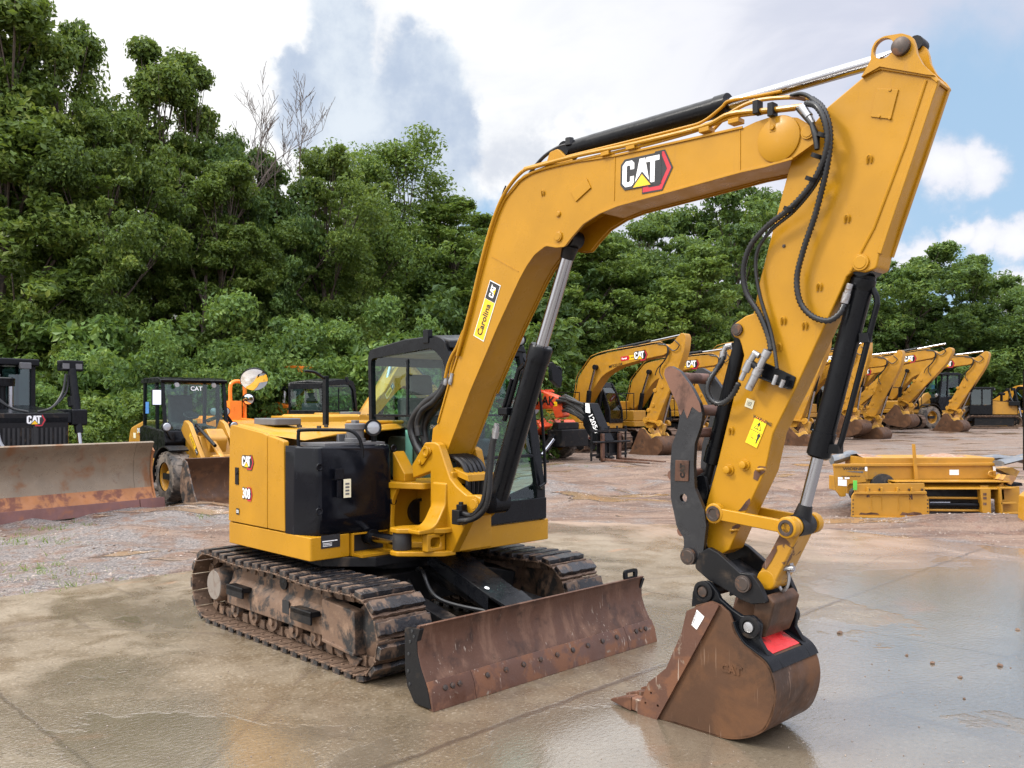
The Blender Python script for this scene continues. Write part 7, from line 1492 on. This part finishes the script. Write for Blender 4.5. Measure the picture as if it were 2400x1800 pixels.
# ---------------- orange machines between loader and mini excavator
FO = Frame((656 - 1200) / FS * 28, 28., R(-35))
t = empty('wood_chipper', (FO.o[0], FO.o[1], 0), FO.yaw, 'orange chipper with a curved discharge chute left of the second mini excavator', 'chipper')
m = MB(); m.prism([(-.5, .55), (1.1, .55), (1.1, 1.95), (.5, 2.05), (-.5, 1.7)], -.6, .6); m.build('body', ORG, t, .04)
m = MB(); L = smooth_line([(-.25, 1.7), (-.25, 2.15), (.05, 2.62), (.6, 2.80), (1.3, 2.78)], 6); m.prism(L + inner2(L, .38)[::-1], -.22, .22); m.build('chute', ORG, t, .02)
m = MB(); m.tube(smooth_line([(-.3, -.25, 2.1), (.2, -.28, 2.2), (.8, -.28, 2.6)], 5), .05, 8); m.build('chute_ram', STL, t)
m = MB(); m.box((-1.2, -.5, .5), (2.2, .5, .62)); m.build('trailer_frame', BLM, t)
for sd in (-1, 1): wheel('wheel', t, (.4, sd * .75, .36), .36, .22, .2, sd, 16)
m = MB(); m.lathe((.75, -.45, 1.95), (0, 0, 1), [(0, .10), (.45, .10)], 16); ex_ = m.build('exhaust_pipe', CHR, t); m = MB(); m.lathe((.75, -.45, 2.40), (0, 0, 1), [(0, .20), (.03, .21), (.14, .12), (.14, 0)], 18); m.build('exhaust_cap', BLK, ex_)
FP = Frame((565 - 1200) / FS * 22.5, 22.5, R(-45))
t = empty('backhoe', (FP.o[0], FP.o[1], 0), FP.yaw, 'orange machine with headlights and a looped lifting bracket, seen over the loader arms', 'machine')
m = MB(); m.prism([(-2.0, .7), (.4, .7), (.5, 1.25), (.2, 1.55), (-2.0, 1.65)], -.55, .55); m.build('hood', ORG, t, .05)
m = MB(); m.box((-.3, -.30, 1.55), (.0, .02, 2.05)); m.tube(smooth_line([(-.15, -.22, 2.0), (-.15, -.22, 2.4), (-.15, -.16, 2.52), (-.15, -.02, 2.56), (-.15, .12, 2.52), (-.15, .18, 2.4), (-.15, .18, 1.6)], 5), .05, 8); m.build('lifting_bracket', ORG, t, .01)
m = MB(); m.lathe((.02, .2, 2.10), (.8, -.5, -.2), [(0, .12), (.03, .16), (.04, .15)], 24); mr = m.build('mirror', BLK, t); m = MB(); m.lathe((.045, .183, 2.093), (.8, -.5, -.2), [(0, .15), (.03, .09), (.04, 0)], 24); m.build('mirror_glass', MIRR, mr)
for y in (-.62, -.95): 
    m = MB(); m.tube([(.3, -.4, 1.5), (.35, y, 1.75)], .03); m.lathe((.25, y, 1.78), (1, 0, 0), [(0, .05), (.05, .10), (.16, .11), (.16, 0)], 16); h_ = m.build('headlight', BLK, t); m = MB(); m.lathe((.412, y, 1.78), (1, 0, 0), [(0, .09), (.02, 0)], 16); m.build('lens', LGHT, h_)
m = MB(); m.tube(smooth_line([(.2, -1.0, 1.55), (0, -.6, 1.65), (-.5, -.3, 1.62)], 4), .05); m.build('bracket_arm', BLK, t)
for x in (-1.6, .1):
    for sd in (-1, 1): wheel('wheel', t, (x, sd * .7, .45), .45, .3, .25, sd, 16)

# ---------------- red orange telehandler
FT = Frame(2.15, 30.5, R(-45))
t = empty('telehandler', (FT.o[0], FT.o[1], float(gz(2.5, 30))), FT.yaw, 'red orange telehandler with black boom head, stabiliser legs and forks on the ground', 'telehandler')
m = MB(); m.prism([(-6.2, 1.0), (-1.0, .9), (-.6, 1.2), (-.8, 1.42), (-3.2, 1.5), (-6.2, 1.7)], -1.0, 1.0); m.build('chassis', RED, t, .05)
m = MB(); m.prism([(-6.5, 1.75), (-6.4, 2.55, .1), (-1.15, 2.45, .05), (-.35, 2.2, .05), (-.15, 1.55, .1), (-.55, 1.50), (-.7, 1.85), (-1.6, 1.80)], -.34, .02); bo_ = m.build('boom', RED, t, .03)
m = MB(); dtext(m, Plane((-1.55, -.345, 2.12), (1, 0, -.03), (.03, 0, 1)), 'SKYTRAK', .42, .003, 0, bold=.012, sx=1.1); m.build('boom_lettering', DBLK, bo_)
m = MB(); pl = Plane((-.62, -.345, 2.0), (1, 0, 0), (0, 0, 1)); dpoly(m, pl, [(-.18, -.08), (.0, -.08), (.0, .08), (-.18, .08)], .003, 0); dpoly(m, pl, [(.01, -.08), (.18, -.08), (.18, .08), (.01, .08)], .003, 1); m.build('dealer_label', [DRED, DYEL], bo_)
for k in range(7): m = MB(); m.bar((-.95 + k * .10 - .5, -.2, 2.50), (-.92 + k * .10 - .5, -.1, 2.44), .03, .05); m.build('hood_vent', RED, t)
rnd = random.Random(2); m = MB()
for k in range(14): m.tube(smooth_line([(-.35 + rnd.uniform(-.1, .1), -.3 + rnd.uniform(-.1, .2), 2.3 - k * .045), (.2, -.42 + rnd.uniform(-.1, .1), 2.25 - k * .04 + rnd.uniform(-.1, .1)), (.75 + rnd.uniform(-.1, .1), -.3, 1.95 - k * .04)], 5), .055, 7)
m.build('hose_bundle', RUB, t)
m = MB(); m.prism([(.65, 2.05), (1.05, 2.02), (1.75, .75), (1.25, .62), (.75, 1.25)], -.36, .10); hd2 = m.build('boom_head', BLK, t, .02)
pl = Plane((1.12, -.363, 1.35), Vector((.44, 0, -.90)), Vector((.90, 0, .44))); m = MB(); dtext(m, pl, '12054', .27, .003, 0, (.05, .08), .006, 1.05); dpoly(m, Plane((1.0, -.363, 1.85), (1, 0, -.1), (.1, 0, 1)), [(-.12, -.16), (.10, -.16), (.02, .16), (-.16, .16)], .003, 0); m.build('boom_head_lettering', [WHT], hd2)
m = MB(); m.box((1.55, -.95, .25), (1.63, .95, .33)); m.box((1.55, -.95, 1.05), (1.63, .95, 1.13))
for y in (-.92, -.45, 0., .45, .92): m.box((1.552, y - .025, .10), (1.61, y + .025, 1.25))
m.box((1.54, -.6, .30), (1.56, .6, 1.0)); m.cyl((1.7, -1.0, .72), (1.7, 1.0, .72), .04); m.build('fork_carriage', BLM, t, .005)
for y in (-.45, .45): m = MB(); m.box((1.64, y - .07, .06), (1.72, y + .07, 1.0)); m.prism([(1.64, .10), (3.55, .09), (3.55, .13), (1.72, .18)], y - .07, y + .07); m.build('fork', RUST, t, .006)
for sd in (-1, 1):
    wheel('wheel', t, (-1.45, sd * 1.0, .64), .64, .42, .36, sd, 22); wheel('wheel', t, (-5.2, sd * 1.0, .64), .64, .42, .36, sd, 22)
    m = MB(); a = Vector((-.35, sd * .62, .85)); b = Vector((.0, sd * 1.75, .18)); m.bar(a, a.lerp(b, .62), .20, .24); s_ = m.build('stabiliser_leg', BLK, t, .02); m = MB(); m.cyl(a.lerp(b, .3) + Vector((.18, 0, .12)), b + Vector((.1, 0, .1)), .06); m.build('stabiliser_ram', CHR, s_); m = MB(); m.prism([(-.28, .02), (.28, .02), (.28, .07), (.1, .16), (-.1, .16), (-.28, .07)], sd * 1.55, sd * 1.98); m.build('stabiliser_foot', BLM, s_, .01)
m = MB(); m.box((-.6, -.7, .5), (.1, .7, 1.1)); m.box((-.5, -.55, 1.1), (-.2, .55, 1.35)); m.build('front_frame', BLM, t, .03)
m = MB(); m.prism([(-4.3, 1.5), (-4.3, 2.7, .1), (-2.9, 2.7, .1), (-2.6, 1.5)], .35, 1.1); m.build('cab', GREYP, t, .05)

# ---------------- road widener attachment on the right
FW = Frame(5.9, 15.35, R(0))
gzw = 0.
t = empty('road_widener', (FW.o[0], FW.o[1], 0), 0, 'yellow road widener attachment with WIDENER lettering lying on the gravel', 'attachment')
def W7(y, *pts): return [FW.onY(p, y) for p in q('7', *pts)]
m = MB(); m.prism(W7(0, (345, 1128), (470, 1130), (600, 1132), (600, 1260), (470, 1275), (442, 1310), (440, 1372, .02), (400, 1376, .02), (362, 1325)), 0, .05); ep = m.build('end_panel', YBG, t, .006)
m = MB(); m.prism(W7(0, (345, 1120), (1602, 1110), (1602, 1132), (345, 1140)), -.02, .06); m.build('top_rail', YBG, t, .006)
m = MB(); m.prism(W7(0, (590, 1140), (1600, 1130), (1605, 1235), (600, 1240)), .02, .05); hp_ = m.build('hopper_side', YBG, t, .004)
m = MB(); m.prism(W7(0, (590, 1140), (608, 1140), (612, 1240), (592, 1240)), -.01, .02); m.prism(W7(0, (1585, 1132), (1602, 1132), (1608, 1236), (1590, 1238)), -.01, .02); m.build('hopper_rib', YBG, t, .003)
m = MB(); P0 = W7(0, (600, 1240))[0]; P1 = W7(0, (1610, 1240))[0]
zt = P0[1]; m.box((P0[0], .05, zt), (P1[0], 1.0, zt + .38)); m.box((P0[0] - .3, .06, .35), (P1[0], 1.0, zt)); m.build('hopper_box', YBG, t, .01)
m = MB(); m.prism([(P0[0] + .35, zt + .0), (P1[0] + .03, zt + .0), (P1[0] + .03, zt - .02), (P0[0] + .35, zt - .02)], -.38, .02); pd = [(.0, zt - .01), (-.42, zt - .12), (-.42, zt - .14), (0, zt - .03)]; m.prism([(0, zt)] and [(y, z) for y, z in pd], P0[0] + .35, P1[0] + .03, 'x'); m.build('deck', YBG, t, .004)
m = MB(); m.prism(W7(-.05, (958, 965), (978, 965), (1003, 1240), (975, 1240)), -.06, -.02); m.build('upright_bar', YBG, t, .005)
# stone load and rubber belt
m = MB(); rn = random.Random(8); 
xsW = np.linspace(P0[0], P1[0] - .05, 30); sec = [[(x, y, zt + .33 + (.05 + .05 * math.sin(x * 4)) * math.sin(math.pi * (y - .06) / .9) + rn.uniform(-.012, .012)) for y in np.linspace(.06, .96, 8)] for x in xsW]
vs = [p for r in sec for p in r]; m.add(vs, [(i * 8 + j, i * 8 + j + 1, (i + 1) * 8 + j + 1, (i + 1) * 8 + j) for i in range(29) for j in range(7)]); m.build('stone_load', pmat('red_stone', (.24, .13, .08), .85, dirt=(.30, .22, .16), dscale=14, damt=(.5, .6), bump=.4), t)
zt7 = [W7(.85, p)[0] for p in ((330, 1085), (480, 1045), (700, 1070), (1000, 1080), (1400, 1075), (1640, 1062), (1825, 1085))]
m = MB(); 
secs = []
for i, (x, z) in enumerate(smooth_line(zt7, 6)):
    s = .11 if i < 8 else .07
    secs.append([(x, .86 + .13 * (1 + .2 * math.sin(i * .6)) * math.cos(a), z - .02 + s * .8 * math.sin(a) * (1 + .15 * math.sin(i * 1.1 + a))) for a in np.linspace(0, 2 * math.pi, 13)[:-1]])
m.rings(secs); bl_ = m.build('belt_roll', BELT, t)
m = MB(); c_ = W7(-.2, (1640, 1115))[0]; d_ = W7(-.2, (1860, 1060))[0]; secs = [[(c_[0] + (d_[0] - c_[0]) * f, -.15 + .20 * math.cos(a), c_[1] + (d_[1] - c_[1]) * f + .05 * math.sin(a)) for a in np.linspace(0, 6.283, 11)[:-1]] for f in (0, .3, .6, 1.)]; m.rings(secs); m.build('belt_flap', BELT, t)
# front strike-off plate leaning on the deck
YF = -.50
fr_ = MB(); fr_.prism(W7(YF, (505, 1275), (1050, 1270), (1060, 1345), (1085, 1390), (1090, 1545), (487, 1525), (488, 1370), (510, 1340)), YF, YF + .04); PT = fr_.build('strike_plate', YBG, t, .006)
m = MB(); m.prism(W7(YF, (505, 1335), (1058, 1332), (1060, 1350), (505, 1352)), YF - .05, YF - .001); m.prism(W7(YF, (487, 1520), (1090, 1540), (1090, 1552), (487, 1532)), YF - .08, YF + .06); m.build('plate_rib', YBG, PT, .004)
for x7 in (605, 712, 835, 945): m = MB(); m.prism(W7(YF, (x7 - 5, 1300), (x7 + 6, 1300), (x7 + 8, 1335), (x7 - 8, 1335)), YF - .05, YF - .001); m.build('gusset', YBG, PT, .003)
for x7 in (618, 700, 845, 930, 1030): m = MB(); x, z = W7(YF, (x7, 1318))[0]; m.lathe((x, YF - .001, z), (0, -1, 0), [(0, .02), (.02, .02), (.02, 0)], 6); m.build('bolt', BOLT, PT)
for a, b in ((640, 720), (850, 940)):
    m = MB(); L = W7(YF, (a, 1480), (a, 1385), (a + 10, 1372), (b - 10, 1372), (b, 1385), (b, 1480)); m.tube([(x, YF - .001, z) for x, z in L], .008, 6); m.build('pressed_outline', YBG, PT)
m = MB(); x0, z0 = W7(YF, (560, 1500))[0]; 
for a, b, c, d in ((540, 1495, 700, 1515), (860, 1490, 1040, 1520), (930, 1350, 960, 1400), (600, 1355, 625, 1380)):
    A, B = W7(YF, (a, b))[0], W7(YF, (c, d))[0]; w_ = (B[0] - A[0]); hh = A[1] - B[1]; m.add([(A[0] + w_ * fx, YF - .003, B[1] + hh * fz) for fx, fz in ((0, .1), (.3, 0), (.7, .12), (1, .02), (.9, .7), (.6, .95), (.35, .6), (.1, .9))], [tuple(range(8))])
m.build('worn_patch', RUST, PT)
for xx in (495, 1076):
    for zz in (1400, 1430, 1460, 1490, 1515): m = MB(); x, z = W7(YF, (xx, zz))[0]; m.lathe((x, YF - .0005, z), (0, -1, 0), [(0, .014), (.003, .013), (.003, 0)], 8); m.build('bolt_hole', DGLS, PT)
# open bay with rams
m = MB(); A = W7(-.2, (1050, 1290))[0]; B = W7(-.2, (1500, 1500))[0]; m.box((A[0], .02, B[1]), (B[0] + .15, .05, A[1])); m.build('open_bay', DGLS, t)  # flat dark sheet behind the rams, inner shade given as colour
for zz, r, mt in ((1382, .022, YBG), (1435, .045, BLK), (1478, .022, YBG)):
    m = MB(); x0, z0 = W7(-.3, (1060, zz))[0]; x1, z1 = W7(-.3, (1490, zz + 4))[0]; m.cyl((x0, -.3, z0), (x1, -.3, z1), r, n=14); m.build('ram', mt, t)
m = MB(); x0, z0 = W7(-.3, (1090, 1420))[0]; m.cyl((x0, -.3, z0), (x0 + .35, -.3, z0), .018); m.build('ram_rod', CHR, t)
m = MB(); m.prism(W7(-.4, (1480, 1315), (1562, 1318), (1566, 1505), (1500, 1500)), -.42, -.30); m.prism(W7(-.4, (1495, 1290), (1560, 1290), (1560, 1318), (1495, 1315)), -.36, -.1); pst = m.build('ram_post', YBG, t, .006); m = MB(); 
for zz in (1355, 1385, 1430): m = MB(); x, z = W7(-.42, (1520, zz))[0]; m.add([(x - .03, -.4235, z - .022), (x + .03, -.4235, z - .022), (x + .03, -.4235, z + .022), (x - .03, -.4235, z + .022)], [(0, 1, 2, 3)]); m.build('worn_label', RUST, pst)
m = MB(); m.prism(W7(-.1, (1565, 1290), (1615, 1250), (1625, 1390), (1565, 1390)), -.3, .6); m.build('side_cheek', YBG, t, .006)
m = MB(); m.prism(W7(-.45, (1632, 1308), (1830, 1300), (1840, 1520), (1655, 1505)), -.30, -.26); m.prism(W7(-.45, (1632, 1300), (1760, 1300), (1760, 1314), (1632, 1312)), -.46, -.26); m.prism(W7(-.45, (1640, 1418), (1768, 1416), (1768, 1432), (1640, 1432)), -.46, -.26); m.prism(W7(-.45, (1650, 1495), (1790, 1495), (1790, 1510), (1650, 1508)), -.46, -.26); m.prism(W7(-.45, (1632, 1310), (1648, 1310), (1662, 1508), (1648, 1508)), -.46, -.26); m.build('screed_bracket', YBG, t, .005)
m = MB(); m.prism(W7(-.2, (1630, 1240), (1660, 1200), (1735, 1210), (1740, 1230), (1700, 1280)), -.3, -.02); m.prism(W7(-.1, (1640, 1160), (1760, 1150), (1820, 1180), (1790, 1230), (1720, 1200)), .0, .3); m.build('bent_guard', YDIRT, t, .006)
m = MB(); m.prism(W7(-.1, (1630, 1275), (1780, 1262), (1790, 1285), (1640, 1295)), -.2, .4); m.build('rubber_flap', BLM, t)
m = MB(); m.tube(smooth_line([(*W7(-.05, (1600, 1220))[0][:1], -.05, W7(-.05, (1600, 1220))[0][1]), (W7(-.05, (1550, 1210))[0][0], -.07, W7(-.05, (1550, 1210))[0][1]), (W7(-.05, (1552, 1180))[0][0], -.07, W7(-.05, (1552, 1180))[0][1]), (W7(-.05, (1600, 1178))[0][0], -.05, W7(-.05, (1600, 1178))[0][1])], 5), .014, 6); m.build('handle', YBG, t)
x, z = W7(0, (490, 1345))[0]; m = MB(); m.lathe((x, -.25, z), (0, 1, 0), [(0, .0), (0, .11), (.14, .11), (.14, 0)], 18); m.build('guide_wheel', RUB, t); x, z = W7(.1, (705, 1262))[0]; m = MB(); m.lathe((x, -.06, z - .04), (0, 1, 0), [(0, .0), (0, .2), (.12, .2), (.12, 0)], 24); m.build('idle_wheel', RUB, t)
m = MB(); pl = Plane((*W7(-.003, (500, 1158))[0][:1], -.003, W7(-.003, (500, 1158))[0][1]), (1, 0, 0), (0, 0, 1)); dtext(m, pl, 'WIDENER', .062, .003, 0, (0.01, 0), .0015, 1.45); m.build('lettering', DBLK, ep)
m = MB(); L = W7(-.004, (440, 1176), (575, 1176), (575, 1190), (470, 1182)); m.add([(x, -.004, z) for x, z in L], [(0, 1, 2, 3)]); m.build('swoosh_decal', GREYP, ep)
m = MB(); pl = Plane((W7(-.003, (478, 1214))[0][0], -.003, W7(-.003, (478, 1214))[0][1]), (1, 0, 0), (0, 0, 1)); dtext(m, pl, 'www.roadwidenerllc.com', .032, .003, 0, (0, 0), .0008); m.build('web_lettering', DBLK, ep)
m = MB()
for P7 in (((378, 1240), (446, 1242), (447, 1292), (378, 1288)), ((378, 1222), (415, 1222), (415, 1238), (378, 1238)), ((430, 1222), (468, 1224), (468, 1236), (430, 1236))): m = MB(); m.add([(x, -.004, z) for x, z in W7(-.004, *P7)], [(0, 1, 2, 3)]); m.build('safety_label', WHT, ep)
for P7 in (((1252, 1165), (1325, 1165), (1325, 1206), (1252, 1206)), ((587, 1142), (606, 1142), (606, 1175), (587, 1175)), ((1583, 1138), (1605, 1138), (1606, 1175), (1585, 1175))): m = MB(); m.add([(x, -.014 if P7[0][0] != 1252 else .017, z) for x, z in W7(-.012, *P7)], [(0, 1, 2, 3)]); m.build('safety_label', WHT, hp_)

m = MB(); A = W7(-.52, (512, 1285))[0]; m.box((A[0] - .03, -.53, A[1] - .08), (A[0] + .03, -.505, A[1] + .08)); m.build('green_tag', GREENP, t)
# upright ram of another machine at the right edge
xr, yr_ = (2406 - 1200) / FS * 13.6, 13.6
t = empty('hydraulic_post', (xr, yr_, 0), 0, 'upright black hydraulic post on a yellow foot, cut by the right edge', 'post')
m = MB(); m.cyl((0, 0, .9), (0, 0, 2.45), .05); m.lathe((0, 0, 1.6), (0, 0, 1), [(0, .06), (.2, .06)], 12); m.build('ram_tube', BLK, t); m = MB(); m.cyl((0, 0, .45), (0, 0, .9), .028); m.build('ram_rod', CHR, t); m = MB(); m.prism([(-.1, 0), (.25, 0), (.2, .3), (.05, .62), (-.08, .5)], -.08, .08); m.build('foot_bracket', YBG, t, .01)
# loose rusty bars and clods
for i, p in enumerate(((700, 1530), (780, 1520))):
    pass
for i, (u, v, s) in enumerate(((1968, 1486, .035), (2185, 1557, .03), (2344, 1563, .035), (2385, 1478, .03), (2250, 1590, .022), (2125, 1538, .02), (1860, 1520, .016), (2260, 1640, .015))):
    x, y = Frame(0, 0, 0).onZ((u, v), 0); rs_ = np.random.RandomState(i); m = MB()
    m.lathe((0, 0, 0), (0, 0, 1), [(0, s * 1.1), (s * .4, s), (s * .8, s * .5), (s * .9, 0)], 7); m.v = [tuple(np.array(p) * (1 + rs_.uniform(-.3, .3))) for p in m.v]
    o = m.build('mud_clod', MUDM); o.location = (x, y, .006); o.scale = (.6, .6, .6); tag(o, 'small brown clod of mud on the wet concrete to the right of the bucket', 'clod', 'mud clods on the concrete')
